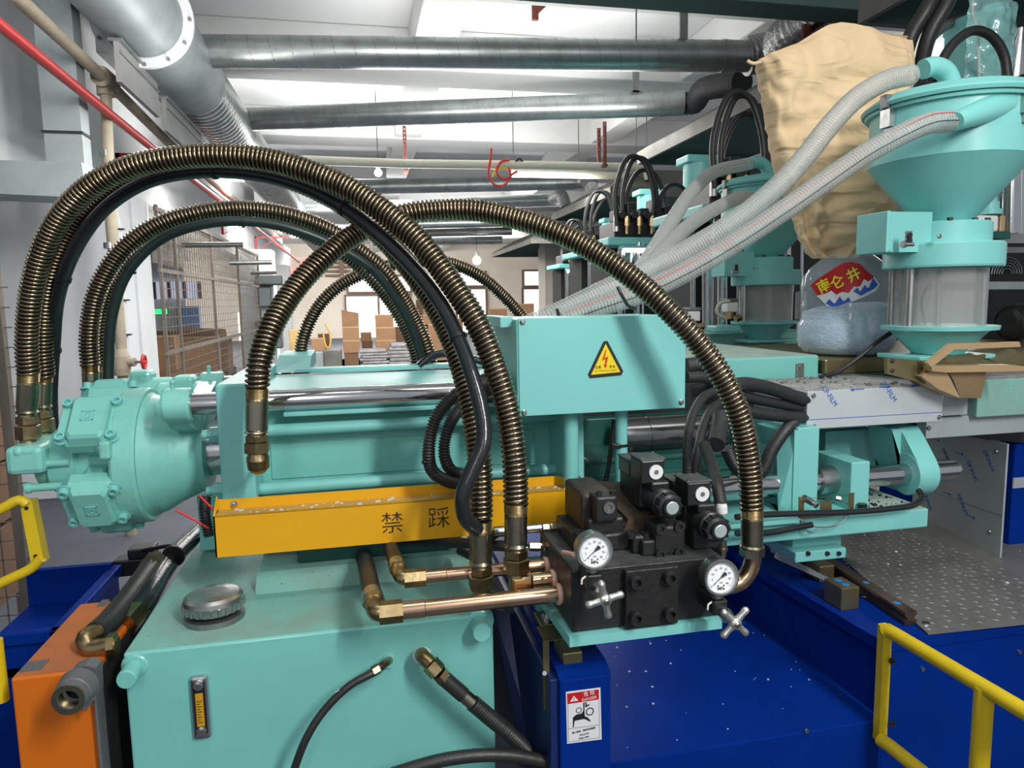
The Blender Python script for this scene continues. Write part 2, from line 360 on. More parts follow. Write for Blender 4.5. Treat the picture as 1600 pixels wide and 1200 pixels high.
# ================= DUCTS =================
def duct(a, b, px, mid, label, seam=.12, endr=None):
    a = V(a); b = V(b); r = px; d = (b-a).normalized(); L = (b-a).length
    t = thing('spiral_duct', label, 'duct', a, 'branch ducts under the ceiling')
    MB().cyl(a, b, r, n=28).build('duct_body', 'galv', t)
    g = MB(); n = int(L/seam); path = [a+d*(L*i/(n*16)) for i in range(n*16+1)]; u, w_ = frame_of(d); rs = []
    for i, p in enumerate(path):
        an = 2*math.pi*i/16; rad = u*math.cos(an)+w_*math.sin(an); rs.append([p+rad*(r-.001)+d*.004, p+rad*(r+.0035), p+rad*(r-.001)-d*.004])
    g.rings(rs).build('lock_seam', 'dullsteel', t)
    MB().lathe(a-d*.02, d, [(0, r*.9), (0, r*1.06), (.05, r*1.06), (.05, r)], 28).build('collar', 'galv', t)
    MB().lathe(b-d*.25, d, [(0, r), (0, r*1.05), (.03, r*1.05), (.03, r)], 28).build('collar', 'galv', t)
    return t
DL = ['nearest spiral duct, highest in view, running right behind the kraft bag', 'second spiral duct below the highest, ending in a black flexible elbow', 'third spiral duct, just under the cream conduits', 'fourth spiral duct, behind the arch of the bronze hose', 'fifth spiral duct, seen small under the arching hose', 'sixth spiral duct, dark and small under the arching hose', 'seventh and farthest spiral duct above the end wall']
for i, (x0, y0, x1, y1, px) in enumerate(((296, 80, 1172, 88, 45), (376, 187, 1068, 161, 34), (490, 294, 897, 285, 21), (470, 327, 868, 312, 18), (560, 352, 850, 345, 15), (580, 366, 800, 361, 12), (585, 379, 785, 375, 12))):
    a = PZ(x0, y0, 3.6); b = PZ(x1, y1, 3.6); r = S(px, (a.y+b.y)/2)/2
    duct(a, b, r, i, DL[i], .16 if i < 2 else .3)
# main duct running into depth
pts = [PZ(120, -95, 3.52), PZ(222, 28, 3.52), PZ(345, 192, 3.52), PZ(440, 305, 3.52), PZ(500, 385, 3.52)]
t = thing('main_duct', 'thick galvanised trunk duct with white flange running away along the left', 'duct', pts[1])
A = pts[1]; B = pts[4]; d = (B-A).normalized(); rr = S(56, A.y)
MB().tube([pts[0], A.lerp(pts[0], .02)], rr*.93, 36).build('wide_section', 'galvsheet', t)
MB().tube([A, A.lerp(B, .07)], [rr*1.0, rr*1.0], 36).build('adapter', 'galvsheet', t)
ribbed(MB(), [A.lerp(B, .06), A.lerp(B, .5), B], rr*.98, .11, .012, 32).build('ribbed_section', 'galv', t)
MB().lathe(A-d*.02, d, [(0, rr*.9), (0, rr*1.16), (.035, rr*1.16), (.035, rr*.9)], 40).build('flange', 'wall', t)
u, w_ = frame_of(d)
for i in range(12):
    an = i*math.pi/6; c = A-d*.02+(u*math.cos(an)+w_*math.sin(an))*rr*1.08
    MB().hexa(c-d*.02, c, .013).build('bolt', 'dullsteel', t)
def flex(pts, r, label, m='foil', grp=None):
    t = ribbed(MB(), spline(pts, .02), r, .035, .012, 18).build('flexible_duct', m); return props(t, label, 'duct', grp)
a = PZ(1165, 88, 3.6); flex([a, a+V((.25, -.05, .05)), PZ(1235, 55, 3.55), PZ(1290, 25, 3.6)+V((0, 0, .05))], S(30, a.y), 'silver crinkled flexible duct above the kraft paper bag')
a = PZ(1065, 161, 3.6); flex([a, a+V((.12, 0, 0)), PZ(1100, 140, 3.6), PZ(1130, 133, 3.55), PZ(1160, 128, 3.5)], S(17, a.y), 'black flexible duct elbow at the end of the second spiral duct', 'sleeve')
a = PZ(893, 286, 3.6); flex([a, PZ(915, 283, 3.6), PZ(925, 295, 3.3)], S(10, a.y), 'short flexible duct elbow dropping from the third duct')
a = PZ(862, 312, 3.6); flex([a, PZ(878, 306, 3.6), PZ(884, 322, 3.4)], S(9, a.y), 'foil flexible elbow dropping from the fourth duct')
# hanger rods and perforated straps on the ducts
for (px, y0, y1, Z, lb) in ((700, 370, 374, 3.6, 'short hanger rod on the farthest duct'), (994, 42, 64, 3.6, 'hanger rod holding the highest spiral duct'), (904, 180, 252, 3.3, 'hanger rod just left of the close pair of rusty brackets'), (994, 178, 255, 3.3, 'hanger rod between the close rusty brackets and the hood tip'), (1010, 200, 240, 3.3, 'shortest hanger rod, beside the hood tip'), (802, 190, 245, 3.3, 'hanger rod above the dangling red wires')):
    q = PZ(px, y1, Z); props(MB().cyl(q, (q.x, q.y, 4.3), .006, n=6).build('hanger_rod', 'dullsteel'), lb, 'rod', 'ceiling hanger rods')
for (px, y, Y, lab) in ((1066, 62, None, 'bent strap hanger above the highest spiral duct'), (992, 142, None, 'bent strap hanger above the second spiral duct')):
    q = PZ(px, y, 3.72); props(MB().box((q.x-.03, q.y-.02, q.z-.02), (q.x+.04, q.y, 4.0)).box((q.x-.03, q.y-.02, 3.94), (q.x+.09, q.y+.02, 4.0)).box((q.x-.05, q.y-.02, q.z-.04), (q.x+.08, q.y+.03, q.z)).build('strap_hanger', 'dullsteel'), lab, 'hanger')
def strap(px, y0, y1, lab, Y=None):
    a = PZ(px, y1, 3.3); b = P(px, y0, a.y); t = thing('pipe_bracket', lab, 'bracket', a)
    w_ = S(5, a.y)/2
    MB().box((a.x-w_, a.y-.01, a.z), (a.x-w_*.3, a.y+.02, b.z)).box((a.x+w_*.3, a.y-.01, a.z), (a.x+w_, a.y+.02, b.z)).build('side_strip', 'redrust', t)
    m = MB(); n = int((b.z-a.z)/.05)
    for i in range(n): m.box((a.x-w_*.4, a.y-.005, a.z+i*.05), (a.x+w_*.4, a.y+.02, a.z+i*.05+.02))
    m.build('rung', 'redrust', t); MB().box((a.x-w_*1.3, a.y-.04, a.z-.02), (a.x+w_*1.3, a.y+.06, a.z+.01)).build('foot', 'redrust', t)
strap(634, 150, 268, 'rusty perforated pipe bracket left of the ceiling wires'); strap(936, 200, 263, 'rusty bracket on the cream conduits, left one of the close pair'); strap(945, 190, 258, 'rusty bracket on the cream conduits, right one of the close pair')
q = PZ(838, 30, 3.9); props(MB().prism([(q.x-.03, q.y, q.z), (q.x+.02, q.y, q.z), (q.x+.02, q.y, q.z+.25), (q.x-.03, q.y, q.z+.25)], (0, .04, 0)).prism([(q.x+.02, q.y, q.z+.05), (q.x+.02, q.y, q.z+.11), (q.x+.22, q.y, q.z+.3), (q.x+.22, q.y, q.z+.24)], (0, .04, 0)).build('angle_bracket', 'redrust'), 'rust red angle bracket under the ceiling at the top edge', 'bracket')
# cream conduits
def conduit(pts, r, lab, m='cream', Z=3.3, cat='pipe', grp=None, step=.05):
    return props(MB().tube([PZ(x, y, Z) for x, y in pts], r, 12).build('conduit', m), lab, cat, grp)
conduit([(470, 250), (640, 256), (820, 258), (1010, 262)], .055, 'cream conduit, upper one of the pair crossing under the ceiling')
conduit([(800, 271), (900, 273), (1010, 277)], .05, 'cream conduit, lower one of the pair crossing under the ceiling')
a = PZ(1012, 260, 3.3); b = P(1014, 281, a.y); props(MB().cyl(a, b, .06).build('pipe_elbow', 'cream'), 'cream elbow joining the right ends of the two conduits', 'pipe fitting')
a = PZ(1012, 277, 3.25); props(MB().cyl(a, a+V((.25, 0, 0)), .03).build('pipe_nipple', 'olive'), 'short olive pipe stub at the end of the cream conduit', 'pipe fitting')
# dangling wire bundle
q = PZ(785, 262, 3.25); Yq = q.y
for i, (pp, m, lab) in enumerate((([(768, 232), (766, 250), (764, 275), (775, 290), (790, 288), (797, 275), (808, 268)], 'redwire', 'red wire hanging in the widest loop from the conduits'), ([(796, 250), (784, 252), (776, 268), (785, 280), (797, 276), (794, 262)], 'redwire', 'red wire curled in a small tight loop on the conduits'), ([(802, 258), (812, 247), (817, 254)], 'plastic', 'black wire end sticking up above the red loops'), ([(770, 277), (774, 266), (803, 262)], 'yel_l', 'thin yellow wire amid the red loops'))):
    props(MB().tube(spline([P(x, y, Yq+.02*i) for x, y in pp], .03), .014, 8).build('loose_wire', m), lab, 'wire')
# bulbs
def bulb(px, py, Z, r, lab):
    q = PZ(px, py, Z); t = thing('bulb_lamp', lab, 'lamp', q); MB().ball(q, r, 14).build('bulb', mat('bulb_glow', (1, .97, .88), emit=14), t)
    MB().cyl(q+V((0, 0, r*.8)), q+V((0, 0, r*2)), r*.5, n=12).build('holder', 'white', t); MB().cyl(q+V((0, 0, r*2)), (q.x, q.y, 4.36), .006, n=6).build('cord', 'plastic', t)
bulb(591, 270, 3.3, .05, 'lit round bulb under the ceiling left of the bracket'); bulb(745, 407, 2.75, .12, 'small lit bulb far away left of the hood tip')
# ================= LEFT SIDE =================
def pipeX(name, pts, r, m, lab, cat='pipe'):
    return props(MB().tube(pts, r, 12).build(name, m), lab, cat)
X = -1.55
def LX(px, py, x=X): return PX(px, py, x)
pipeX('fire_pipe', [LX(-30, 15), LX(120, 137), LX(250, 241), LX(330, 303), LX(412, 366), LX(468, 410)], .030, 'redpipe', 'long red fire pipe running away along the white beam')
pipeX('water_pipe', [LX(18, -12, -1.58), LX(165, 125, -1.58), LX(265, 225, -1.58), LX(350, 300, -1.58), LX(440, 368, -1.58)], .038, 'tanpipe', 'tan water pipe running away behind the red pipe')
q = LX(165, 125, -1.58); props(MB().lathe(q+V((0, -.09, 0)), (0, 1, 0), [(0, .05), (0, .065), (.18, .065), (.18, .05)]).cyl(q, q-V((0, 0, .1)), .058).build('pipe_tee', 'tanpipe'), 'tan tee fitting where the vertical branch leaves the water pipe', 'pipe fitting')
YD = LX(165, 125, -1.58).y; a = P(168, 140, YD); b = P(178, 330, YD)
t = thing('drop_pipe', 'tan vertical water pipe with a red handwheel valve on the white column', 'pipe', (a.x, YD, 0))
MB().tube([LX(165, 130, -1.58), P(172, 330, YD), P(190, 545, YD), (P(189, 640, YD).x, YD, 0)], .036, 12).build('pipe_run', 'tanpipe', t)
c = P(190, 566, YD-.02)
MB().lathe(c-V((0, 0, .09)), (0, 0, 1), [(0, .03), (0, .05), (.05, .055), (.13, .055), (.18, .04), (.18, .03)]).cyl(c, c+V((.09, -.02, 0)), .03).build('valve_body', 'tanpipe', t)
MB().cyl(c+V((.08, -.02, 0)), c+V((.15, -.03, 0)), .009).build('stem', 'steel', t)
h = MB().tube([c+V((.15, -.03, 0))+V((0, math.cos(k*math.pi/8)*.045, math.sin(k*math.pi/8)*.045)) for k in range(17)], .01, 8)
for k in range(4): h.cyl(c+V((.15, -.03, 0)), c+V((.15, -.03, 0))+V((0, math.cos(k*math.pi/2)*.045, math.sin(k*math.pi/2)*.045)), .008, n=6)
h.build('handwheel', 'redpipe', t)
for yy in (240, 384): q = P(166 if yy < 300 else 172, yy, YD); MB().lathe(q-V((0, 0, .02)), (0, 0, 1), [(0, .03), (0, .04), (.04, .04), (.04, .03)]).build('clip', 'galv', t)
t = thing('cable_pipe', 'slim white plastic cable pipe clipped to the white column', 'pipe', P(190, 550, 6.45))
MB().tube([P(178, 330, 6.47), P(185, 360, 6.47), P(196, 545, 6.47), (P(199, 640, 6.47).x, 6.47, 0)], .028, 10).build('pipe_run', 'pvc', t)
for yy, xx in ((358, 184), (469, 192), (523, 195)): q = P(xx, yy, 6.45); MB().box(q-V((.045, .01, .006)), q+V((.05, .03, .006))).build('clip', 'plastic', t)
# galvanised vertical air duct
a = P(50, 10, 4.9); b = P(96, 270, 4.9)
t = thing('air_duct', 'square galvanised air duct standing up the wall at top left with black strap', 'duct', (a.x, 4.9, b.z))
MB().box((a.x, 4.9, b.z), (a.x+S(52, 4.9, 80), 5.04, 4.35)).build('duct_body', 'galvsheet', t)
MB().box((a.x-.01, 4.89, P(80, 208, 4.9).z), (a.x+S(54, 4.9, 80), 5.05, P(80, 204, 4.9).z)).build('strap', 'plastic', t)
c = P(0, 275, 4.8); xe_ = a.x+S(52, 4.9, 80); MB().quad8([(c.x-.6, 4.8, c.z-.08), (xe_+.03, 4.8, c.z-.12), (xe_+.03, 5.15, c.z-.12), (c.x-.6, 5.15, c.z-.08), (c.x-.5, 4.85, c.z+.10), (xe_, 4.85, c.z+.10), (xe_, 5.1, c.z+.10), (c.x-.5, 5.1, c.z+.10)]).build('outlet_box', 'galvsheet', t)
a = P(0, 180, 4.6); MB()

# metal tray (cable tray) left of trunk duct
def tray(x0, y0, x1, y1, lab):
    XT = -1.38; a = PX(x0, y0, XT); b = PX(x1, y1, XT); t = thing('cable_tray', lab, 'tray', a); h = .24
    def q(x0_, x1_, z0, z1): return [(x0_, a.y, a.z+z0), (x1_, a.y, a.z+z0), (x1_, b.y, a.z+z0), (x0_, b.y, a.z+z0), (x0_, a.y, a.z+z1), (x1_, a.y, a.z+z1), (x1_, b.y, a.z+z1), (x0_, b.y, a.z+z1)]
    MB().quad8(q(XT-.03, XT, 0, h)).build('tray_body', 'hoodlight2', t)
    MB().quad8(q(XT-.06, XT+.02, h, h+.02)).build('lid', 'galv', t); MB().quad8(q(XT, XT+.012, h*.72, h*.78)).build('bead', 'galv', t)
    MB().box((XT-.02, (a.y+b.y)/2, a.z+h), (XT-.01, (a.y+b.y)/2+.02, 4.36)).build('hanger', 'dullsteel', t)
tray(190, 128, 250, 185, 'nearer grey cable tray under the thick trunk duct'); tray(262, 205, 318, 258, 'farther grey cable tray under the thick trunk duct')
# red pipe brackets on the beam
def rbracket(px, py, w_, h, lab, n=2):
    q = PX(px, py, -2.28); s = S(1, q.y); t = thing('wall_bracket', lab, 'bracket', q)
    MB().box((q.x, q.y-.02, q.z), (q.x+.76, q.y+.02, q.z+.04)).build('arm', 'redpipe', t)
    MB().box((q.x, q.y-.02, q.z-h), (q.x+.04, q.y+.02, q.z+.04)).build('upright', 'redpipe', t)
    MB().prism([(q.x, q.y-.01, q.z-h), (q.x+.02, q.y-.01, q.z-h), (q.x+.5, q.y-.01, q.z), (q.x+.46, q.y-.01, q.z)], (0, .02, 0)).build('brace', 'redpipe', t)
rbracket(181, 246, 1, .2, 'nearest red bracket holding the fire pipe'); rbracket(345, 346, 1, .22, 'second red bracket, above the small hose arch'); rbracket(398, 372, 1, .3, 'third red triangular bracket on the white beam'); rbracket(452, 405, 1, .5, 'farthest red bracket under the fire pipe')
# wire mesh fence of the storage bay
xf = x2+.05; Y0, Y1 = 7.35, 14.3
t = thing('mesh_fence', 'wire mesh fence with posts, closing off the storage bay at left', 'fence', (xf, Y0, 0))
for i, yy in enumerate((7.4, 8.0, 9.9, 11.9, 14.2)):
    MB().box((xf-.016, yy-.016, 0), (xf+.016, yy+.016, zb), .004).build('post', 'mesh', t)
for z in (1.15, 1.95, zb-.04): MB().box((xf-.015, Y0, z-.02), (xf+.015, Y1, z+.02)).build('rail', 'mesh', t)
m = MB(); y = Y0
while y < Y1: m.box((xf-.003, y-.003, .4), (xf+.003, y+.003, zb)); y += .12
z = .45
while z < zb: m.box((xf-.003, Y0, z-.003), (xf+.003, Y1, z+.003)); z += .095
m.build('wire_mesh', 'mesh', t, kind='stuff')
props(MB().add([(xf-.05, Y0, 2.02), (xf-.05, Y1, 2.02), (xf-.05, Y1, zb), (xf-.05, Y0, zb)], [(0, 1, 2, 3)]).add([(xf-.055, Y0, 2.02), (xf-.055, Y1, 2.02), (xf-.055, Y1, zb), (xf-.055, Y0, zb)], [(3, 2, 1, 0)]).build('plastic_curtain', 'curtain'), 'dirty translucent plastic sheet hung inside the mesh fence', 'curtain')
# dark bars bracing the beam
for (x0, x1_, yy, Yd, lb) in ((285, 380, 383, 8.5, 'nearest and longest'), (358, 425, 411, 10.5, 'middle'), (392, 432, 427, 13, 'farthest and shortest')):
    a = P(x0, yy, Yd); b = P(x1_, yy-1, Yd); props(MB().cyl(a, b, .03, n=8).build('steel_bar', 'dullsteel'), lb+' of three dark steel bars sticking out through the white beam', 'bar', 'bars through the white beam')
# inside the bay
def exitsign():
    q = P(246, 487, 10); t = thing('exit_sign', 'small glowing green running man exit sign seen through the mesh', 'sign', q)
    MB().box(q-V((.13, 0, .045)), q+V((.13, .04, .045)), .01).build('housing', 'darkroom', t)
    g = MB(); y = q.y-.006
    g.box((q.x-.12, y, q.z-.035), (q.x+.12, y+.004, q.z+.035)); g.build('panel', 'green', t)
    f = MB(); y -= .004
    f.ball((q.x, y, q.z+.022), .008, 8); f.prism([(q.x-.012, y, q.z+.012), (q.x+.012, y, q.z+.012), (q.x+.006, y, q.z-.008), (q.x-.012, y, q.z-.008)], (0, .002, 0)); f.prism([(q.x-.004, y, q.z-.006), (q.x+.022, y, q.z-.028), (q.x+.014, y, q.z-.03), (q.x-.012, y, q.z-.006)], (0, .002, 0)).prism([(q.x-.01, y, q.z-.006), (q.x-.026, y, q.z-.03), (q.x-.018, y, q.z-.03), (q.x, y, q.z-.006)], (0, .002, 0))
    f.prism([(q.x-.09, y, q.z), (q.x-.07, y, q.z+.018), (q.x-.07, y, q.z+.006), (q.x-.045, y, q.z+.006), (q.x-.045, y, q.z-.006), (q.x-.07, y, q.z-.006), (q.x-.07, y, q.z-.018)], (0, .002, 0)); f.build('pictogram', 'white_l', t)
exitsign()
a = P(280, 520, 15.9); b = P(310, 478, 15.9); struct(MB().box((a.x, 15.85, 0), (b.x, 16, b.z)), 'door_2', 'bluedoor')
a = P(220, 468, 15.95); b = P(312, 440, 15.95); o = struct(MB().box((a.x, 15.9, a.z), (b.x, 15.98, b.z)), 'window_8', mat('dim_window', (.6, .65, .85), emit=.5))
for i in range(5): q = a.x+(b.x-a.x)*i/4; MB().box((q-.03, 15.85, a.z), (q+.03, 15.92, b.z)).build('mullion', 'brown', o)
a = P(375, 532, 15.9); b = P(380, 488, 15.9); struct(MB().box((a.x, 15.8, a.z), (b.x, 15.9, b.z)), 'window_9', 'window')
def carton(x, y, z, w_, d, h, lab, grp='cardboard cartons', m='carton', flaps=0, rot=0):
    t = thing('carton', lab, 'box', (x, y, z), grp); c, s_ = math.cos(rot), math.sin(rot)
    def T(px, py, pz): return (x+px*c-py*s_, y+px*s_+py*c, z+pz)
    def bx(a, b): return [T(a[0], a[1], a[2]), T(b[0], a[1], a[2]), T(b[0], b[1], a[2]), T(a[0], b[1], a[2]), T(a[0], a[1], b[2]), T(b[0], a[1], b[2]), T(b[0], b[1], b[2]), T(a[0], b[1], b[2])]
    MB().quad8(bx((-w_/2, -d/2, 0), (w_/2, d/2, h))).build('carton_body', m, t)
    MB().quad8(bx((-w_/2-.002, -d/2-.006, h-.02), (w_/2+.002, -d/2+.03, h+.004))).build('edge_tape', 'tan' if m == 'carton' else m, t)
    if flaps:
        MB().quad8([T(-w_/2, -d/2, h), T(w_/2, -d/2, h), T(w_/2, -d/2+.02, h), T(-w_/2, -d/2+.02, h), T(-w_/2, -d/2-.1, h+flaps), T(w_/2, -d/2-.1, h+flaps*.8), T(w_/2, -d/2-.08, h+flaps*.8), T(-w_/2, -d/2-.08, h+flaps)]).build('flap', 'carton', t)
    return t
a = P(300, 590, 10.4); zt = P(300, 522, 10.4).z
carton(a.x-.1, 10.8, zt-.75, .8, .3, .7, 'wide open brown carton behind the mesh fence', flaps=.1)
q = P(262, 560, 10.0); carton(q.x, 10.0, q.z-.15, .25, .3, .45, 'narrow upright tan carton left of the wide open one', m='carton')
q = P(350, 560, 11.5); carton(q.x-.2, 11.5, q.z-.2, .6, .4, .5, 'dark carton with a bulging lid behind the mesh fence', m='cartondark', flaps=.2); carton(q.x-.35, 11.1, q.z-.2, .18, .3, .5, 'small pale carton in front of the dark bulging one')
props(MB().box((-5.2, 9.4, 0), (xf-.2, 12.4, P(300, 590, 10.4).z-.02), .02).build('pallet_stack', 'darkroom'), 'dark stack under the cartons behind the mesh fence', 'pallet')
# gray switch boxes on the second column
q = P(398, 470, 14.3); 
for (x0, y0, x1_, y1) in ((398, 430, 442, 446), (405, 448, 425, 480), (402, 500, 440, 545)):
    a = P(x0, y1, 14.3); b = P(x1_, y0, 14.3); t = thing('switch_box', {430: 'long grey trunking box on the far white column', 448: 'small grey switch box under the trunking on the far column', 500: 'grey cabinet low on the far white column'}[y0], 'box', (a.x, 14.3, a.z))
    MB().box((a.x, 14.2, a.z), (b.x, 14.5, b.z), .02).build('case', 'grey', t); MB().box((a.x+.03, 14.18, a.z+.03), (b.x-.03, 14.2, b.z-.03)).build('lid', 'galvsheet', t)
# ================= FAR CARTONS AND GOODS =================
def far(x0, y0, x1_, y1, Y, lab, m='carton', flaps=0, grp='cartons piled by the far windows'):
    a = P(x0, y1, Y); b = P(x1_, y0, Y); return carton((a.x+b.x)/2, Y, a.z, b.x-a.x, (b.x-a.x)*.8, b.z-a.z, lab, grp, m, flaps)
ZP = P(600, 585, 18).z-.01
def stack(Y, *items):
    a = [P(i[0], i[2], Y) for i in items]; zs = [P(570, i[2], Y).z for i in items]+[ZP]
    for k, it in enumerate(items):
        x0 = P(it[0], it[2], Y).x; x1 = P(it[1], it[2], Y).x; carton((x0+x1)/2, Y, zs[k+1], x1-x0, (x1-x0)*.8, zs[k]-zs[k+1], it[3], 'cartons piled by the far windows', it[4] if len(it) > 4 else 'carton', it[5] if len(it) > 5 else 0)
stack(19, (535, 561, 510, 'carton with big open flap, top of the left pile', 'carton', .45), (536, 562, 531, 'closed carton, second in the left pile'), (538, 560, 550, 'carton low in the left pile, darker than the rest', 'cartondark'), (541, 565, 570, 'carton lowest in the left pile'))
stack(19.9, (563, 580, 519, 'small carton right of the one with the open flap'), (565, 582, 533, 'dark carton in the middle gap between the piles', 'cartondark'), (564, 583, 550, 'small low carton in the middle gap'))
stack(19.2, (586, 614, 492, 'tall carton topmost right of the open flap one'), (587, 617, 512, 'square tan carton under the tall topmost one'), (587, 618, 532, 'wide carton third down in the tall pile'))
stack(20.2, (618, 640, 512, 'carton right of the square tan one', 'cartondark'))
stack(20.4, (497, 514, 520, 'dark brown carton beside the cabinet', 'cartondark'))
stack(19.6, (660, 688, 462, 'tall topmost carton of the right pile'), (660, 686, 494, 'second carton of the right pile'), (668, 697, 509, 'big carton bottom of the right pile'))
stack(20.5, (650, 668, 470, 'topmost carton left of the right pile', 'cartondark'), (641, 668, 512, 'darker carton between the two piles', 'cartondark'))
stack(20.6, (702, 722, 500, 'carton half hidden behind the braided black hose'))
stack(20.0, (764, 790, 486, 'low cartons right of the big arch hose by the mint box'))
stack(19.3, (808, 832, 479, 'carton behind the left end of the clear hoses'))
zc = P(490, 549, 17.5).z; a = P(487, 549, 17.5); b = P(508, 549, 17.5)
carton((a.x+b.x)/2, 17.8, zc, b.x-a.x, .3, .30, 'brown carton on the low pale grey cabinet', 'cartons piled by the far windows')
def bundle(x0, y0, x1_, y1, Y, lab):
    a = P(x0, y1, Y); b = P(x1_, y0, Y); t = thing('paper_bundle', lab, 'bundle', (a.x, Y, a.z), 'grey flattened bundles')
    n = 7
    for i in range(n):
        z0 = a.z+(b.z-a.z)*i/n; z1 = a.z+(b.z-a.z)*(i+.9)/n; e = random.uniform(-.06, .06)
        MB().box((a.x+e, Y, z0), (b.x+e, Y+.8, z1), .02).build('sheet_layer', 'paperstack', t)
bundle(566, 546, 607, 578, 17, 'grey bundle of flattened sheets, left one of two'); bundle(610, 536, 648, 576, 17.2, 'grey bundle of flattened sheets, right one of two')
for (x0, y0, x1_, y1, m, lab) in ((478, 549, 505, 580, 'galvsheet', 'low pale grey cabinet at the far aisle'), (505, 547, 533, 580, 'hoodlight', 'taupe cabinet beside the pale grey one')):
    a = P(x0, y1, 17.5); b = P(x1_, y0, 17.5); t = thing('cabinet', lab, 'cabinet', (a.x, 17.5, 0)); MB().box((a.x, 17.5, 0), (b.x, 18.1, b.z), .02).build('body', m, t); MB().box((a.x+.05, 17.46, a.z), (b.x-.05, 17.5, b.z-.06)).build('door', m, t)
a = P(455, 585, 17); b = P(466, 515, 17); props(MB().box((a.x, 17, 0), (b.x, 17.05, b.z), .01).build('timber_board', 'wood'), 'yellowish timber board leaning by the white column', 'board')
props(MB().tube(spline([P(x, y, 17.2) for x, y in ((508, 505), (517, 525), (513, 545), (508, 538), (505, 520))], .05), .02, 8).build('yellow_strap', 'yellowtop'), 'loose yellow strap hanging by the dark brown carton', 'strap')
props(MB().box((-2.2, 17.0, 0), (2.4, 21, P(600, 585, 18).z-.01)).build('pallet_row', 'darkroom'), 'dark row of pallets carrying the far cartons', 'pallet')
# ================= LOWER LEFT =================
# wire cage with cartons
Yc = 2.6; a = P(-40, 960, Yc); b = P(24, 560, Yc)
t = thing('wire_cage', 'rusty wire cage trolley with uprights at the left edge', 'cage', (a.x, Yc, 0))
for px in (18,): q = P(px, 700, Yc); MB().box((q.x-.015, Yc-.015, 0), (q.x+.015, Yc+.015, 1.75)).build('upright', 'mesh', t)
q2 = P(30, 900, 3.4)
MB().box((q2.x-.02, 3.4, 0), (q2.x+.02, 3.44, 1.3)).build('upright', 'mesh', t)
m = MB(); z = .5
while z < 1.7: m.box((a.x-.2, Yc-.002, z), (b.x, Yc+.002, z+.004)); z += .065
x = a.x-.2
while x < b.x: m.box((x, Yc-.002, .4), (x+.004, Yc+.002, 1.7)); x += .05
m.build('wire_mesh', 'mesh', t, kind='stuff')
for i, (z0, z1) in enumerate(((.5, .78), (.8, 1.02), (1.03, 1.24))):
    carton(P(6, 800, Yc+.3).x-.2, Yc+.3, z0, .35, .4, z1-z0, ['lowest carton inside the wire cage', 'middle carton inside the wire cage', 'top carton inside the wire cage'][i], 'cartons in the wire cage', 'cartondark')
# yellow guard frame at left edge
Yg = 1.7
t = thing('guard_rail', 'small bent yellow guard frame at the left edge below the motor', 'railing', P(30, 900, Yg))
pp = [P(-60, 812, Yg), P(35, 780, Yg), P(42, 784, Yg)]
MB().tube(spline([P(-60, 815, Yg), P(0, 796, Yg), P(32, 781, Yg), P(42, 788, Yg)], .01), S(7, Yg), 14).build('top_tube', 'rail', t)
MB().tube(spline([P(-60, 942, Yg), P(0, 912, Yg), P(50, 887, Yg), P(64, 872, Yg)], .01), S(7, Yg), 14).build('lower_tube', 'rail', t)
a = P(40, 784, Yg); b = P(58, 880, Yg); MB().prism([a+V((-.012, 0, 0)), a+V((.012, 0, 0)), b+V((.014, 0, 0)), b+V((-.012, 0, 0))], (0, .03, 0)).build('end_plate', 'rail', t)
for k in (.1, .88): q = a.lerp(b, k); MB().cyl(q-V((0, .003, 0)), q, .004, n=8).build('hole_plug', 'black_l', t)
q = P(2, 1050, 1.35); props(MB().tube([P(-8, 1000, 1.35), P(3, 1095, 1.35)], .012, 12).build('guard_post', 'rail'), 'yellow guard post end at the left edge beside the orange cabinet', 'railing')
# blue bin
a = P(-60, 1035, 1.75); b = P(122, 951, 2.15); zb2 = PZ(60, 972, .85)
t = thing('blue_bin', 'dark blue bin behind the orange cabinet', 'bin', (b.x-.3, 1.9, .5))
z1 = P(0, 995, 1.75).z; x0 = P(-80, 1000, 1.75).x; x1_ = P(88, 1000, 1.75).x
MB().box((x0, 1.75, .3), (x1_, 1.77, z1)).box((x1_-.01, 1.75, .3), (x1_+.01, 2.15, z1)).box((x0, 2.13, .3), (x1_, 2.15, z1+.02)).box((x0, 1.75, z1-.1), (x1_, 2.15, z1-.08)).build('tub', 'blue', t)
MB().box((x0, 1.735, z1-.02), (x1_+.015, 1.76, z1+.008), .004).box((x1_-.01, 1.735, z1-.02), (x1_+.02, 2.16, z1+.008), .004).build('rim', 'blue', t)
# orange cooler cabinet
Yo = 1.28; a = P(17, 1068, Yo); b = P(140, 1200, Yo)
top = [P(17, 1070, Yo), P(122, 1038, Yo), P(195, 935, 2.05), P(140, 938, 2.05)]
zt = (top[0].z+top[1].z)/2
xL, xR = top[0].x, P(150, 1068, Yo).x; dback = PZ(165, 940, zt)
t = thing('oil_cooler', 'orange oil cooler cabinet with dusty top at bottom left', 'cabinet', (xL, Yo, 0))
MB().box((xL, Yo, .35), (xR, dback.y, zt-.001), .004).build('cabinet', 'orange', t)
MB().box((xR-.002, Yo+.01, .36), (xR+.004, dback.y-.004, zt-.012)).build('side_shade', 'darkroom', t)  # black sheet standing in for the shaded gap beside the cabinet
MB().box((xL+.004, Yo+.004, zt-.001), (xR-.004, dback.y-.004, zt+.001)).build('dusty_top', 'orangetop', t)
for (x0, y0, x1_, y1) in ((28, 1050, 78, 1030), (150, 948, 172, 936)):
    q0 = PZ(x0, y0, zt+.002); q1 = PZ(x1_, y1, zt+.002); MB().box((q0.x, q0.y, zt), (q1.x, q1.y, zt+.002)).build('name_label', 'grey', t)
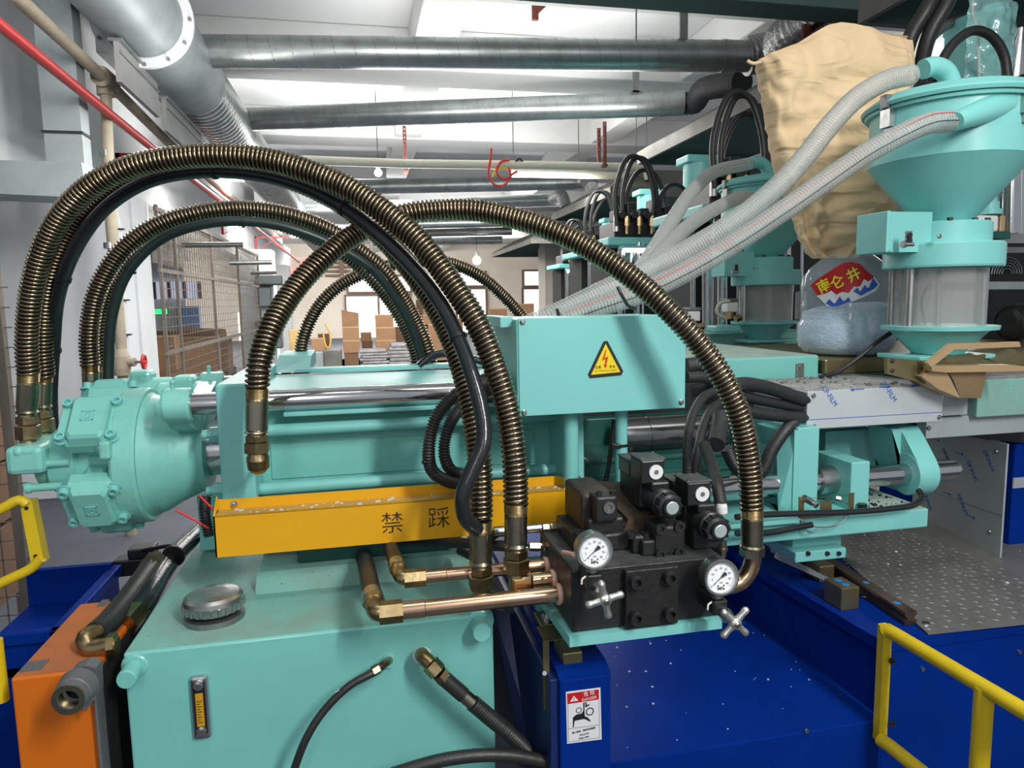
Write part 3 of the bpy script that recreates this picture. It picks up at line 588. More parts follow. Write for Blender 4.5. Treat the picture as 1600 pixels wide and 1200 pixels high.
# cooler nozzle
Yn = 1.17; c = P(108, 1092, Yn); rN = S(23, Yn)
n_ = MB().lathe(c-V((0, .0, 0)), (0, 1, 0), [(0, rN*.62), (0, rN), (.012, rN*1.02), (.014, rN*1.08), (.03, rN*1.15), (.04, rN*1.2)], 28, cap=False).build('pipe_nozzle', 'grey', t)
MB().lathe(c-V((0, .004, 0)), (0, 1, 0), [(0, rN*.62), (0, rN*.98), (.022, rN), (.022, rN*.62)], 28, cap=False).build('threaded_ring', 'zinc', t)
MB().lathe(c+V((0, .03, 0)), (0, 1, 0), [(0, 0.001), (0, rN*.66), (.001, rN*.66)], 28).build('bore', 'darkroom', t)
a = P(97, 1085, 1.20); b = P(158, 1043, 1.24)
MB().prism([P(x, y, 1.235) for x, y in ((97, 1088), (97, 1066), (112, 1048), (132, 1040), (150, 1044), (152, 1085), (134, 1112))], (0, .03, 0)).build('end_casting', 'grey', t)
a = P(142, 1060, 1.262); b = P(160, 1200, 1.262); MB().box((a.x, 1.262, .4), (b.x, 1.30, a.z), .003).build('side_plate', 'grey', t)
# hoses from behind motor down to tank elbow
t = thing('return_hose', 'black return hose bending into a brass elbow at the tank corner', 'hose', P(150, 1000, 1.35))
hp = spline([P(310, 838, 2.1), P(262, 872, 1.95), P(200, 935, 1.75), P(158, 982, 1.55)], .01)
MB().tube([P(234, 888, 1.7), P(198, 938, 1.54), P(170, 972, 1.42), P(150, 990, 1.37)], S(15, 1.6), 16).build('hose_run', 'rubber', t)
MB().hexa(P(228, 896, 1.68), P(244, 876, 1.74), .026).build('union_nut', 'brass', t)
MB().tube(spline([P(152, 986, 1.375), P(133, 998, 1.35), P(140, 1012, 1.34), P(165, 1010, 1.335), P(184, 1006, 1.335)], .006), S(13, 1.35), 16).build('elbow', 'brass', t)
MB().hexa(P(170, 1008, 1.335), P(182, 1006, 1.335), .021).build('elbow_nut', 'brass', t)
t = thing('suction_hose', 'second black hose beside the return hose ending in a brass nut', 'hose', P(215, 960, 1.6))
MB().tube(spline([P(310, 832, 2.0), P(278, 862, 1.85), P(252, 896, 1.7), P(228, 938, 1.55), P(214, 958, 1.5)], .01), S(16, 1.6), 16).build('hose_run', 'sheen', t)
MB().hexa(P(216, 955, 1.5), P(196, 978, 1.45), .024).build('union_nut', 'brass', t)
for (px, py) in ((276, 868), (258, 890)): q = P(px-4, py, 1.78); MB().lathe(q, P(px-14, py+12, 1.74)-q, [(0, S(16.5, 1.6)), (0, S(18, 1.6)), (.006, S(18, 1.6)), (.006, S(16.5, 1.6))]).build('cable_tie', 'plastic', t)
props(MB().tube(spline([P(180, 905, 2.2), P(210, 868, 2.2), P(250, 855, 2.1), P(290, 850, 2.0), P(332, 835, 1.9)], .01), .006, 8).build('thin_cable', 'plastic'), 'thin black cable arching behind the two lower left hoses', 'cable')
# blocks clipped behind
q = P(205, 880, 2.2); props(MB().box(q-V((.04, .03, .03)), q+V((.06, .03, .02)), .005).box(q+V((0, -.03, .02)), q+V((.07, .03, .05)), .005).build('cable_clamp', 'plastic'), 'black clamp block on the floor side of the two hoses', 'clamp')
# ================= OIL TANK =================
Yt = 1.30
a = P(192, 1022, Yt); b = P(772, 958, Yt); zT = (a.z+b.z)/2; xA, xB = a.x, P(772, 1050, Yt).x
tank = thing('oil_tank', 'mint green oil tank under the yellow tray with chrome filler cap', 'tank', (xA, Yt, 0))
MB().box((xA, Yt, .45), (xB, 2.15, zT), .004).build('tank_body', 'mint', tank)
MB().box((xA+.004, Yt+.006, zT-.0005), (xB-.004, 2.14, zT+.0008)).build('dusty_top', 'mintdust', tank)
yR = PZ(600, 905, zT).y
MB().quad8([(PZ(395, 940, zT).x, yR-.02, zT), (xB-.01, yR-.02, zT), (xB-.01, 1.75, zT), (PZ(395, 940, zT).x, 1.75, zT), (PZ(395, 940, zT).x, yR+.02, zT+.035), (xB-.01, yR+.02, zT+.035), (xB-.01, 1.75, zT+.035), (PZ(395, 940, zT).x, 1.75, zT+.035)]).build('raised_cover', 'mintdust', tank)
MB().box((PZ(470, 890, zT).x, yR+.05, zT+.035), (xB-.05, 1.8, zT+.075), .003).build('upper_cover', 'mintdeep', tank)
for (px, py) in ((208, 1045), (748, 975)):
    c = P(px, py, Yt); r = S(17, Yt, px); 
    MB().lathe(c+V((.004, .01, .004)), (0, -1, 0), [(0, r*1.35), (.008, r*1.3), (.012, r)], 28).lathe(c, (0, -1, 0), [(0, r*.9), (.036, r*.9), (.04, r*.8)], 28).build('lifting_stud', 'mint', tank)
for (px, py) in ((607, 1032), (659, 1022)):
    c = P(px, py, Yt); MB().lathe(c, (0, -1, 0), [(0, .014), (.006, .013), (.006, .009)], 20).build('port_boss', 'mintflat', tank)
# filler cap
c = PZ(336, 966, zT); r = S(46, c.y, 336)
cap = thing('filler_cap', 'chrome screw filler cap with fluted skirt on the dusty tank top', 'cap', c)
MB().lathe(c, (0, 0, 1), [(0, r*1.0), (.012, r*1.0), (.014, r*.8)], 40).build('gasket_ring', 'dullsteel', cap)
MB().lathe(c+V((0, 0, .013)), (0, 0, 1), [(0, r*.72), (.008, r*.9)], 40).build('neck', 'rubber', cap)
MB().lathe(c+V((0, 0, .021)), (0, 0, 1), [(0, r*.93), (.003, r*.98), (.018, r*1.0), (.026, r*.97), (.031, r*.85), (.033, r*.5), (.033, .001)], 48).build('lid', 'steel', cap)
g = MB()
for i in range(26):
    an = i*2*math.pi/26; q = c+V((math.cos(an)*r*.985, math.sin(an)*r*.985, .024)); g.cyl(q, q+V((0, 0, .014)), .0035, n=6)
g.build('fluting', 'steel', cap)
# level gauge
c0 = P(315, 1100, Yt); w_ = S(14, Yt, 315); h0 = P(313, 1052, Yt).z; h1 = P(318, 1150, Yt).z
g = thing('level_gauge', 'slim upright oil level gauge with amber window on the tank front', 'gauge', (c0.x, Yt, h1))
MB().box((c0.x-w_, Yt-.012, h1), (c0.x+w_, Yt, h0), .006).build('frame', 'chrome', g)
MB().box((c0.x-w_*.68, Yt-.0135, h1+.012), (c0.x+w_*.68, Yt-.011, h0-.01), .001).build('recess', 'plastic', g)
z1, z2 = P(315, 1128, Yt).z, P(315, 1077, Yt).z
MB().box((c0.x-w_*.42, Yt-.0155, z1), (c0.x+w_*.42, Yt-.012, z2), .0006).build('sight_window', 'amber', g)
m = MB()
for i in range(9): m.box((c0.x-w_*.3, Yt-.0162, z1+.008+i*.005), (c0.x+w_*(.05 if i % 2 else .25), Yt-.0155, z1+.009+i*.005))
m.build('scale_marks', 'black_l', g)
for zz in (h0-.016, h1+.018): MB().hexa((c0.x, Yt-.012, zz), (c0.x, Yt-.02, zz), .0068).lathe((c0.x, Yt-.012, zz), (0, -1, 0), [(0, .009), (.003, .009)], 16).build('bolt', 'steel', g)
# hoses from tank front
t = thing('small_hose', 'thin black hose curving down from the left port of the tank front', 'hose', P(607, 1032, Yt))
MB().tube(spline([P(606, 1033, 1.285), P(597, 1040, 1.26), P(585, 1050, 1.25), P(548, 1070, 1.24), P(505, 1112, 1.23), P(478, 1155, 1.22), P(455, 1215, 1.22)], .01), S(6.5, 1.24, 550), 12).build('hose_run', 'rubber', t)
MB().tube(spline([P(608, 1032, 1.295), P(602, 1036, 1.27), P(594, 1043, 1.258)], .004), .008, 12).build('elbow', 'brass', t)
MB().hexa(P(592, 1044, 1.255), P(582, 1050, 1.25), .0095).hexa(P(580, 1051, 1.25), P(574, 1055, 1.25), .008).build('union_nut', 'brass', t)
MB().cyl(P(574, 1055, 1.25), P(560, 1063, 1.245), .0078).build('ferrule', 'zinc', t)
MB().cyl(P(534, 1081, 1.238), P(527, 1088, 1.237), S(7, 1.24, 550), n=12).build('white_band', 'white', t)
t = thing('ribbed_hose', 'ribbed black hose slanting down right from the tank front elbow', 'hose', P(659, 1022, Yt))
MB().lathe(P(659, 1024, Yt), (0, -1, 0), [(0, .018), (.004, .016), (.004, .01)], 20).build('seal_tape', 'white', t)
MB().tube(spline([P(659, 1022, 1.30), P(661, 1026, 1.26), P(675, 1040, 1.24)], .004), .014, 14).build('elbow', 'brass', t)
MB().hexa(P(672, 1037, 1.245), P(684, 1050, 1.24), .0175).hexa(P(686, 1051, 1.24), P(694, 1060, 1.24), .0155).build('union_nut', 'brass', t)
MB().cyl(P(694, 1060, 1.24), P(724, 1086, 1.235), .0145).build('ferrule', 'rubber', t)
MB().cyl(P(724, 1086, 1.235), P(738, 1098, 1.232), .0135).build('crimp_collar', 'zinc', t)
ribbed(MB(), spline([P(738, 1098, 1.232), P(770, 1125, 1.23), P(800, 1150, 1.23), P(850, 1200, 1.25)], .01), .0155, .0055, .0028).build('ribbed_sleeve', 'rubber', t)
props(MB().tube(spline([P(560, 1230, 1.2), P(620, 1208, 1.2), P(700, 1186, 1.2), P(790, 1180, 1.2), P(900, 1200, 1.2)], .01), .012, 12).build('floor_hose', 'rubber'), 'black hose arching along the bottom edge under the tank', 'hose')

# ================= YELLOW TRAY =================
Yy = 1.45
q0, q1 = P(333, 811, Yy), P(910, 760, Yy); q2, q3 = P(340, 874, Yy), P(903, 820, Yy)
zt, zb_ = (q0.z+q1.z)/2, (q2.z+q3.z)/2
print('tray', q0, q1, q2, q3)
tray_ = thing('step_tray', 'yellow sheet metal tray with black no-step characters along the machine side', 'tray', (q0.x, Yy, zb_))
MB().prism([(q0.x, Yy, zt), (q1.x, Yy, zt), (q1.x, Yy, zb_), (q0.x, Yy, zb_)], (0, .003, 0)).build('front_panel', 'yellow', tray_)
MB().box((q0.x, Yy, zt-.003), (q1.x, Yy+.045, zt), .001).build('top_panel', 'yellowtop', tray_)
MB().prism([(q0.x, Yy+.045, zt-.002), (q1.x-.02, Yy+.045, zt-.002), (q1.x-.01, Yy+.045, zt+.008), (q1.x-.045, Yy+.045, zt+.021), (q0.x+.004, Yy+.045, zt+.021), (q0.x, Yy+.045, zt+.014)], (0, .003, 0)).build('back_flange', 'yellow', tray_)
MB().box((q0.x, Yy, zb_), (q0.x+.003, Yy+.045, zt)).prism([(q0.x+.0, Yy, zt), (q0.x+.003, Yy, zt), (q0.x+.003, Yy+.045, zt+.02), (q0.x+.0, Yy+.045, zt+.03), (q0.x, Yy+.045, zt), (q0.x+.003, Yy+.045, zt)][:4], (.001, 0, -.001)).build('end_panel', 'yellow', tray_)
for px in (366, 912-8): q = P(px, 788 if px < 500 else 747, Yy+.044); MB().lathe((q.x, Yy+.045, zt+.010), (0, -1, 0), [(0, .007), (.002, .007), (.006, .005)], 12).hexa((q.x, Yy+.041, zt+.010), (q.x, Yy+.036, zt+.010), .004).build('bolt', 'chrome', tray_)
m = MB()
for i in range(46):
    x = random.uniform(q0.x+.02, q1.x-.02); y = Yy+random.uniform(.005, .04); s = random.uniform(.0012, .0055)
    m.quad8([(x-s, y-s, zt), (x+s*1.4, y-s*.6, zt), (x+s, y+s*.8, zt), (x-s*.7, y+s, zt), (x-s*.8, y-s*.7, zt+s*.7), (x+s, y-s*.5, zt+s*.5), (x+s*.8, y+s*.5, zt+s*.8), (x-s*.5, y+s*.7, zt+s*.4)])
m.build('debris_flakes', 'label_grey' if 'label_grey' in M else 'cream', tray_, kind='stuff')
def text(s, loc, size, m, parent, name='lettering', rx=90, rz=0, ry=0, ext=.0004, ax='CENTER', bold=0, shear=0, sx=1):
    c = bpy.data.curves.new('t', 'FONT'); c.body = s; c.size = size; c.extrude = ext; c.align_x = ax; c.align_y = 'CENTER'; c.offset = bold; c.shear = shear; c.resolution_u = 3
    o = bpy.data.objects.new('t', c); sc.collection.objects.link(o); bpy.context.view_layer.update()
    me = bpy.data.meshes.new_from_object(o.evaluated_get(bpy.context.evaluated_depsgraph_get())); bpy.data.objects.remove(o)
    T = Matrix.Translation(V(loc)) @ Matrix.Rotation(R(rz), 4, 'Z') @ Matrix.Rotation(R(rx), 4, 'X') @ Matrix.Rotation(R(ry), 4, 'Z') @ Matrix.Diagonal((sx, 1, 1, 1))
    me.transform(T); me.materials.clear(); me.materials.append(M[m])
    o = bpy.data.objects.new(name, me); sc.collection.objects.link(o); o.parent = parent
    if parent.parent is None: o.matrix_parent_inverse = Matrix.Translation(-parent.location)
    return o
for ch, px, py in (('禁', 613, 819), ('踩', 686, 811)):
    q = P(px, py, Yy); text(ch, (q.x, Yy-.0006, q.z), S(37, Yy, px), 'black_l', tray_, 'character', bold=-.0004)

# ================= INJECTION UNIT =================
c = P(195, 718, 1.80); AX = V((1, 0, 0)); Ya, za = 1.80, P(260, 708, 1.80).z
unit = thing('hydraulic_motor', 'mint green radial hydraulic motor with bolted lobes at left end', 'motor', (c.x, Ya, za))
def pxX(px, Y=Ya, py=708): return P(px, py, Y).x
xd0, xd1 = P(174, 708, 1.67).x, P(214, 708, 1.67).x; r1 = S(106, Ya, 200)
MB().lathe((xd0, Ya, za), AX, [(0, r1*.6), (0, r1*.97), (.006, r1), (xd1-xd0-.006, r1), (xd1-xd0, r1*.975), (xd1-xd0, r1*.6)], 64).build('flange_disc', 'mintcast', unit)
xc1 = pxX(322); rc = S(62, Ya, 320)
MB().lathe((xd1-.002, Ya, za), AX, [(0, r1*.93), (.012, r1*.89), (.03, r1*.86), ((xc1-xd1)*.55, r1*.74), (xc1-xd1, rc), (xc1-xd1+.012, rc*.97), (xc1-xd1+.014, rc*.7)], 56).build('cone_housing', 'mintcast', unit)
xp = pxX(352)
MB().lathe((xc1+.005, Ya, za), AX, [(0, S(40, Ya, 330)), (xp-xc1+.03, S(40, Ya, 330))], 32).build('piston_rod', 'chrome', unit)
# lugs with guide rod ends
for (Yr, nm) in ((1.615, 'front'), (1.985, 'rear')):
    zr = P(300, 632, 1.615).z; xx0, xx1 = P(256, 632, 1.615).x, P(300, 632, 1.615).x; rl = S(27, 1.615, 280)
    MB().lathe((xx0, Yr, zr), AX, [(0, rl*.5), (0, rl*.92), (.006, rl), (xx1-xx0-.004, rl), (xx1-xx0, rl*.92), (xx1-xx0, rl*.5)], 36).build('guide_lug', 'mintcast', unit)
    sg = 1 if Yr > Ya else -1
    MB().prism([(xx0+.002, Yr, zr-rl*.98), (xx0+.002, Yr, zr+rl*.7), (xx0+.002, Ya, za+r1*.75), (xx0+.002, Ya+sg*.04, za+.05), (xx0+.002, Yr-sg*.03, zr-rl*1.5)], (xx1-xx0-.012, 0, 0)).build('lug_web', 'mintcast', unit)
    MB().cyl((xx0+.02, Yr, zr+rl*.95), (xx0+.02, Yr, zr+rl+.008), .005).ball((xx0+.02, Yr, zr+rl+.012), .006, 10).build('grease_nipple', 'mint', unit)
# motor centre
xm0, xm1 = P(76, 650, 1.63).x, P(182, 650, 1.63).x
xm = (xm0+xm1)/2
MB().lathe((xm0+.01, Ya, za), AX, [(0, .05), (0, .085), (xm1-xm0-.01, .095), (xd0-xm0, .12)], 28).build('crankcase', 'mintcast', unit)
lobeR = S(108, Ya, 130); Wd = (xm1-xm0)*.5
for ang in (-150, -222, -294, -366, -78):     # angle in the YZ plane, 180 = towards the viewer
    aa = R(ang); rad = V((0, math.cos(aa), math.sin(aa))); tan = V((0, -math.sin(aa), math.cos(aa))); C0 = V((xm-.005, Ya, za))
    def q8(x0, x1, t0, t1, d0, d1, tp=0):
        return [C0+AX*x+tan*t+rad*d for (x, t, d) in ((x0, t0, d0), (x1, t0, d0), (x1, t1, d0), (x0, t1, d0), (x0+tp, t0+tp, d1), (x1-tp, t0+tp, d1), (x1-tp, t1-tp, d1), (x0+tp, t1-tp, d1))]
    ly = MB()
    oc = []
    def ring(w_, h_, d, k=.35): return [C0+AX*x+tan*t+rad*d for x, t in ((-w_, -h_*k), (-w_, h_*k), (-w_*k, h_), (w_*k, h_), (w_, h_*k), (w_, -h_*k), (w_*k, -h_), (-w_*k, -h_))]
    H = Wd*.93
    rs = [ring(Wd*.75, H*.7, .05), ring(Wd*.8, H*.8, lobeR*.72), ring(Wd, H, lobeR*.76, .62), ring(Wd, H, lobeR*.93, .62), ring(Wd*.93, H*.92, lobeR*.98, .6)]
    ly.rings(rs, True, False); lobe = ly.build('cylinder_lobe', 'mintcast', unit)
    MB().rings([ring(Wd*.62, H*.98, lobeR*.95, .8), ring(Wd*.58, H*.9, lobeR*1.06, .8), ring(Wd*.5, H*.8, lobeR*1.10, .8)], True, False).build('cover_boss', 'mintcast', lobe)
    for sx in (-1, 1):
        for st in (-1, 1):
            b0 = C0+AX*(sx*Wd*.76)+tan*(st*H*.72)+rad*(lobeR*.95)
            MB().lathe(b0, rad, [(0, .015), (.003, .015), (.003, .0105), (.017, .0105), (.017, .006), (.010, .0055), (.010, .001)], 18).build('cap_bolt', 'mintflat', lobe)
    # embossed square emblem
    e = C0+rad*(lobeR*1.10); s_ = .013; eb = MB()
    for (x0, x1, t0, t1) in ((-s_, s_, s_-.003, s_), (-s_, s_, -s_, -s_+.003), (-s_, -s_+.003, -s_, s_), (s_-.003, s_, -s_, s_), (-s_*.45, -s_*.2, -s_*.55, s_*.55), (-s_*.2, s_*.35, s_*.35, s_*.55), (-s_*.2, s_*.35, -s_*.55, -s_*.35), (s_*.25, s_*.5, -s_*.4, s_*.4)):
        eb.add([e+AX*x+tan*t+rad*d for (x, t, d) in ((x0, t0, 0), (x1, t0, 0), (x1, t1, 0), (x0, t1, 0), (x0, t0, .002), (x1, t0, .002), (x1, t1, .002), (x0, t1, .002))], [(3, 2, 1, 0), (4, 5, 6, 7), (0, 1, 5, 4), (1, 2, 6, 5), (2, 3, 7, 6), (3, 0, 4, 7)])
    eb.build('embossed_mark', 'mintflat', lobe)
# through bolt and tie blocks between lobes
c = P(160, 706, 1.62); MB().box((c.x-.012, 1.63, c.z-.02), (xd0+.01, 1.72, c.z+.02), .006).cyl((c.x-.02, 1.66, c.z), (c.x, 1.66, c.z), .013).build('clamp_block', 'mintcast', unit)
# end valve housing with ports
xe0, xe1 = pxX(42, 1.75), pxX(88, 1.8)
MB().lathe((xe0+.02, Ya-.02, za), AX, [(0, .03), (0, .055), (.03, .062), (.035, .075), (xm0-xe0-.01, .08), (xm0-xe0, .06)], 32).build('valve_housing', 'mintcast', unit)
q = P(48, 720, 1.73)
MB().box((q.x-.03, 1.68, P(48, 735, 1.73).z), (q.x+.045, 1.86, P(48, 692, 1.73).z), .012).build('port_block', 'mintcast', unit)
for (px, py) in ((30, 727), (38, 763)):
    q = P(px, py, 1.70); MB().lathe(q, AX, [(0, .007), (.004, .0125), (.012, .0125), (.016, .009), (.10, .009)], 16).build('long_bolt', 'mintcast', unit)
q = P(30, 706, 1.69); MB().ball(q, .013, 12).cyl(q, q+V((.03, 0, 0)), .011).build('bleed_plug', 'mintcast', unit)
# far second motor tops seen behind
q = P(235, 592, 2.25)
for (px, py, w_, h_, Y, lab) in ((225, 618, 90, 40, 2.22, 'rear gearbox hump in mint paint behind the flange disc'), (290, 620, 80, 34, 2.15, 'mint rear cylinder cap behind the guide lug')):
    q = P(px, py, Y); (MB().lathe(q-V((S(w_/2, Y, px), 0, 0)), AX, [(0, .03), (0, S(h_*.62, Y, px)), (.01, S(h_*.7, Y, px)), (S(w_, Y, px)-.01, S(h_*.7, Y, px)), (S(w_, Y, px), S(h_*.6, Y, px)), (S(w_, Y, px), .03)], 28).box(q+V((-.03, -.03, 0)), q+V((.03, .04, S(h_, Y, px))), .012).build('rear_housing', 'mintcast', unit))
for (px, py, w_, lab) in ((308, 607, 34, 'small mint bearing cap with a grease nipple, left one of two behind the end block'), (345, 602, 34, 'small mint bearing cap with a grease nipple, right one of two behind the end block')):
    q = P(px, py, 2.25); s_ = S(w_/2, 2.25, px)
    t = MB().lathe(q-V((s_, 0, 0)), AX, [(0, .02), (0, s_*.7), (s_*.3, s_*.8), (s_*1.7, s_*.8), (s_*2, s_*.7), (s_*2, .02)], 24).box(q+V((-s_*.9, -.03, -.06)), q+V((s_*.9, .03, .01)), .008).box((q.x-.02, 2.2, 1.3), (q.x+.02, 2.28, q.z)).build('bearing_cap', 'mintcast', unit)
    MB().hexa(q+V((0, 0, s_*.7)), q+V((0, 0, s_*.7+.012)), .01).cyl(q+V((0, 0, s_*.7)), q+V((0, 0, s_*.7+.022)), .006, n=8).build('grease_nipple', 'mint', t)
# end block
Yb = 1.55; xb0, xb1 = P(341, 690, Yb).x, P(396, 690, Yb).x; ztop = P(366, 600, Yb).z; zbot = P(368, 785, Yb).z
inj = thing('injection_cylinder', 'long mint injection cylinder with end block, chrome guide rods and tie rods', 'machine', (xb0, Yb, zbot))
MB().box((xb0, Yb, zbot), (xb1, 2.06, ztop), .005).build('end_block', 'mintflat', inj)
for (Yr, r_) in ((1.615, 17.5), (1.985, 17.5)):
    zr = P(300, 632, 1.615).z; x0 = P(292, 632, 1.615).x; x1 = P(900, 632, 1.615).x; rr = S(r_, 1.615, 450)
    MB().lathe((x0, Yr, zr), AX, [(0, rr), (x1-x0, rr)], 32).build('guide_rod', 'chrome', inj)
    g = MB(); 
    for px in (700, 706, 712, 800): xx = P(px, 620, 1.615).x; g.lathe((xx, Yr, zr), AX, [(0, rr), (0, rr*1.012), (.002, rr*1.012), (.002, rr)], 32, cap=False)
    g.build('rod_joint', 'dullsteel', inj)
    g = MB().box((x0+.2, Yr-.03 if Yr < Ya else Yr-.02, zr-rr-.008), (x1, Yr+.02 if Yr < Ya else Yr+.03, zr-rr+.001), .002).build('rod_ledge', 'mintflat', inj)
Yh = 1.655; zh1 = P(560, 652, Yh).z; zh0 = P(560, 775, Yh).z; xh1 = P(882, 700, Yh).x
zr0 = P(300, 632, 1.615).z
MB().box((xb1-.002, Yh, zh0), (xh1, 1.95, zr0-.005), .003).build('cylinder_body', 'mint', inj)
MB().box((xb1+.02, Yh-.004, P(560, 740, Yh).z), (xh1-.08, Yh, P(560, 686, Yh).z), .002).build('side_panel', 'mint', inj)
MB().box((xb1-.002, 1.645, zr0+.005), (xh1-.15, 1.955, zr0+.022), .002).build('top_plate', 'mintflat', inj)
MB().box((xb1+.05, 1.99, zr0-.02), (xh1-.05, 2.05, zr0+.035), .004).build('rear_rail', 'mintflat', inj)
for (pa, pb) in (((415, 676), (880, 648)), ((400, 768), (880, 732))):
    a = P(*pa, 1.60); b = P(*pb, 1.60); z = (a.z+b.z)/2; MB().cyl((xb1-.004, 1.61, z), (xh1, 1.61, z), S(9.5, 1.6, 600), n=20).build('tie_rod', 'mintflat', inj)
for (px, py) in ((331, 680), (337, 768)):
    q = P(px, py, 1.61); MB().hexa((q.x-.006, 1.62, q.z), (xb0, 1.62, q.z), .018).cyl((q.x-.02, 1.62, q.z), (q.x, 1.62, q.z), .010).build('tie_nut', 'mintflat', inj)
# right end plates
a = P(882, 690, 1.52); b = P(915, 690, 1.52)
MB().box((a.x, 1.53, P(900, 758, 1.53).z), (b.x, 2.02, P(900, 610, 1.53).z), .004).build('front_block', 'mintflat', inj)
q = PX(425, 580, xb1+.03)
MB().quad8([(xb1, 1.98, ztop-.02), (xb1+.09, 1.98, ztop-.02), (xb1+.09, 2.3, ztop-.02), (xb1, 2.3, ztop-.02), (xb1, 2.1, ztop+.02), (xb1+.09, 2.1, ztop+.015), (xb1+.09, 2.3, ztop+.02), (xb1, 2.3, ztop+.02)]).build('rear_saddle', 'mintflat', inj)
# dark underside beam supporting the unit
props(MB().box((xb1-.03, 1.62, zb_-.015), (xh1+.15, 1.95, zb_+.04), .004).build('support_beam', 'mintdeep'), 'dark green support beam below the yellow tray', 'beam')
# small black panels: support rib beyond tray left end
a = P(300, 790, 1.75); b = P(335, 850, 1.75)
props(MB().box((a.x, 1.8, P(330, 860, 1.8).z), (b.x+.03, 1.86, P(320, 775, 1.8).z), .003).build('machine_stand', 'mintflat'), 'mint machine stand under the end block left of the yellow tray', 'support')
t = thing('cable_chain', 'ribbed black sleeve hanging at the left end of the yellow tray', 'hose', P(320, 800, 1.6))
ribbed(MB(), spline([P(321, 778, 1.6), P(320, 800, 1.58), P(327, 838, 1.56)], .004), .012, .006, .003).build('ribbed_sleeve', 'rubber', t)
for (pp, lab) in (([(275, 797), (300, 810), (326, 826)], 'red cable tie tail, longer lower one of two by the yellow tray'), ([(312, 775), (330, 793), (337, 799)], 'red cable tie tail, upper one of two by the yellow tray')):
    props(MB().tube([P(x, y, 1.55) for x, y in pp], .0025, 6).build('cable_tie_tail', 'redwire'), lab, 'cable tie')
# ================= CONTROL BOX =================
Yc = 1.40
A0, A1, A2, A3 = P(811, 499, Yc), P(1071, 490, Yc), P(811, 651, Yc), P(1071, 637, Yc)
bx0, bx1 = (A0.x+A2.x)/2, (A1.x+A3.x)/2; bz1, bz0 = (A0.z+A1.z)/2, (A2.z+A3.z)/2
print('cbox', bx0, bx1, bz0, bz1)
box_ = thing('terminal_box', 'mint green electrical box with yellow high voltage triangle, on two posts', 'cabinet', (bx0, Yc, bz0))
MB().box((bx0-.004, Yc+.003, bz0+.003), (bx1-.003, Yc+.27, bz1-.002), .003).build('case', 'mintflat', box_)
MB().box((bx0, Yc, bz0), (bx1, Yc+.003, bz1), .001).build('front_cover', 'mintflat', box_)
MB().box((bx0-.03, Yc+.04, bz1-.02), (bx0-.003, Yc+.24, bz1+.003), .002).build('side_flange', 'mintflat', box_)
for (px, py) in ((810, 503), (1068, 628), (809, 645)):
    q = P(px, py, Yc); q.x = min(max(q.x, bx0+.009), bx1-.009); MB().lathe((q.x, Yc, q.z), (0, -1, 0), [(0, .006), (.002, .006), (.004, .004)], 14).hexa((q.x, Yc-.003, q.z), (q.x, Yc-.006, q.z), .0035).build('cover_screw', 'steel', box_)
# warning triangle
T3 = [P(946, 533, Yc), P(920, 588, Yc), P(972, 583, Yc)]; y = Yc-.0005
cx = sum(p.x for p in T3)/3; cz = sum(p.z for p in T3)/3
def tri(mb, k, y, rr=0):
    pts = []
    for i, p in enumerate(T3):
        px_, pz_ = cx+(p.x-cx)*k, cz+(p.z-cz)*k
        if rr:
            for (j, f) in ((i-1, .10), (i+1, .10)):
                o = T3[j % 3]; ox, oz = cx+(o.x-cx)*k, cz+(o.z-cz)*k; pts.append((px_+(ox-px_)*f, y, pz_+(oz-pz_)*f))
        else: pts.append((px_, y, pz_))
    return mb.prism(pts, (0, -.0005, 0))
s_ = MB(); tri(s_, 1.18, y, 1); st = s_.build('warning_sticker', 'black_l', box_)
s_ = MB(); tri(s_, .88, y-.0006, 0); s_.build('yellow_field', 'yel_l', st)
def pl(pts, y, m, par, name='mark', Y=Yc): MB().prism([(P(a, b, Y).x, y, P(a, b, Y).z) for a, b in pts], (0, -.0004, 0)).build(name, m, par)
pl([(946, 546), (940, 563), (945.5, 561), (944.5, 570), (942.5, 569), (945.5, 576), (948.5, 569.5), (946.8, 570), (950, 557), (944.5, 559), (947, 546)], y-.0012, 'bolt_l', st, 'lightning_bolt')
q = P(934, 574, Yc); text('注意', (q.x, y-.0012, q.z), S(5.2, Yc, 940), 'black_l', st); q = P(956, 573, Yc); text('安全', (q.x, y-.0012, q.z), S(5.2, Yc, 940), 'black_l', st)
q = P(946, 579, Yc); text('PAY ATTENTION TO SAFETY', (q.x, y-.0012, q.z), S(2.9, Yc, 940), 'olive', st)
# posts
for (px, w_) in ((892, 24), (971, 19)):
    q = P(px, 700, 1.46); r_ = S(w_/2, 1.46, px); zb0 = P(px, 833, 1.3).z
    t = thing('support_post', 'left mint pipe post holding up the electrical box' if px < 900 else 'right mint pipe post with black ties holding up the electrical box', 'post', (q.x, 1.46, zb0))
    MB().cyl((q.x, 1.46, P(px, 850, 1.46).z), (q.x, 1.46, bz0+.003), r_, n=20).build('pipe', 'mintflat', t)
    if px > 900:
        for yy in (697, 768): z = P(px, yy, 1.46).z; MB().lathe((q.x, 1.46, z), (0, 0, 1), [(0, r_), (0, r_*1.15), (.006, r_*1.15), (.006, r_)], 20).box((q.x-r_*1.2-.006, 1.44, z-.002), (q.x-r_*.6, 1.46, z+.008), .001).build('cable_tie', 'plastic', t)

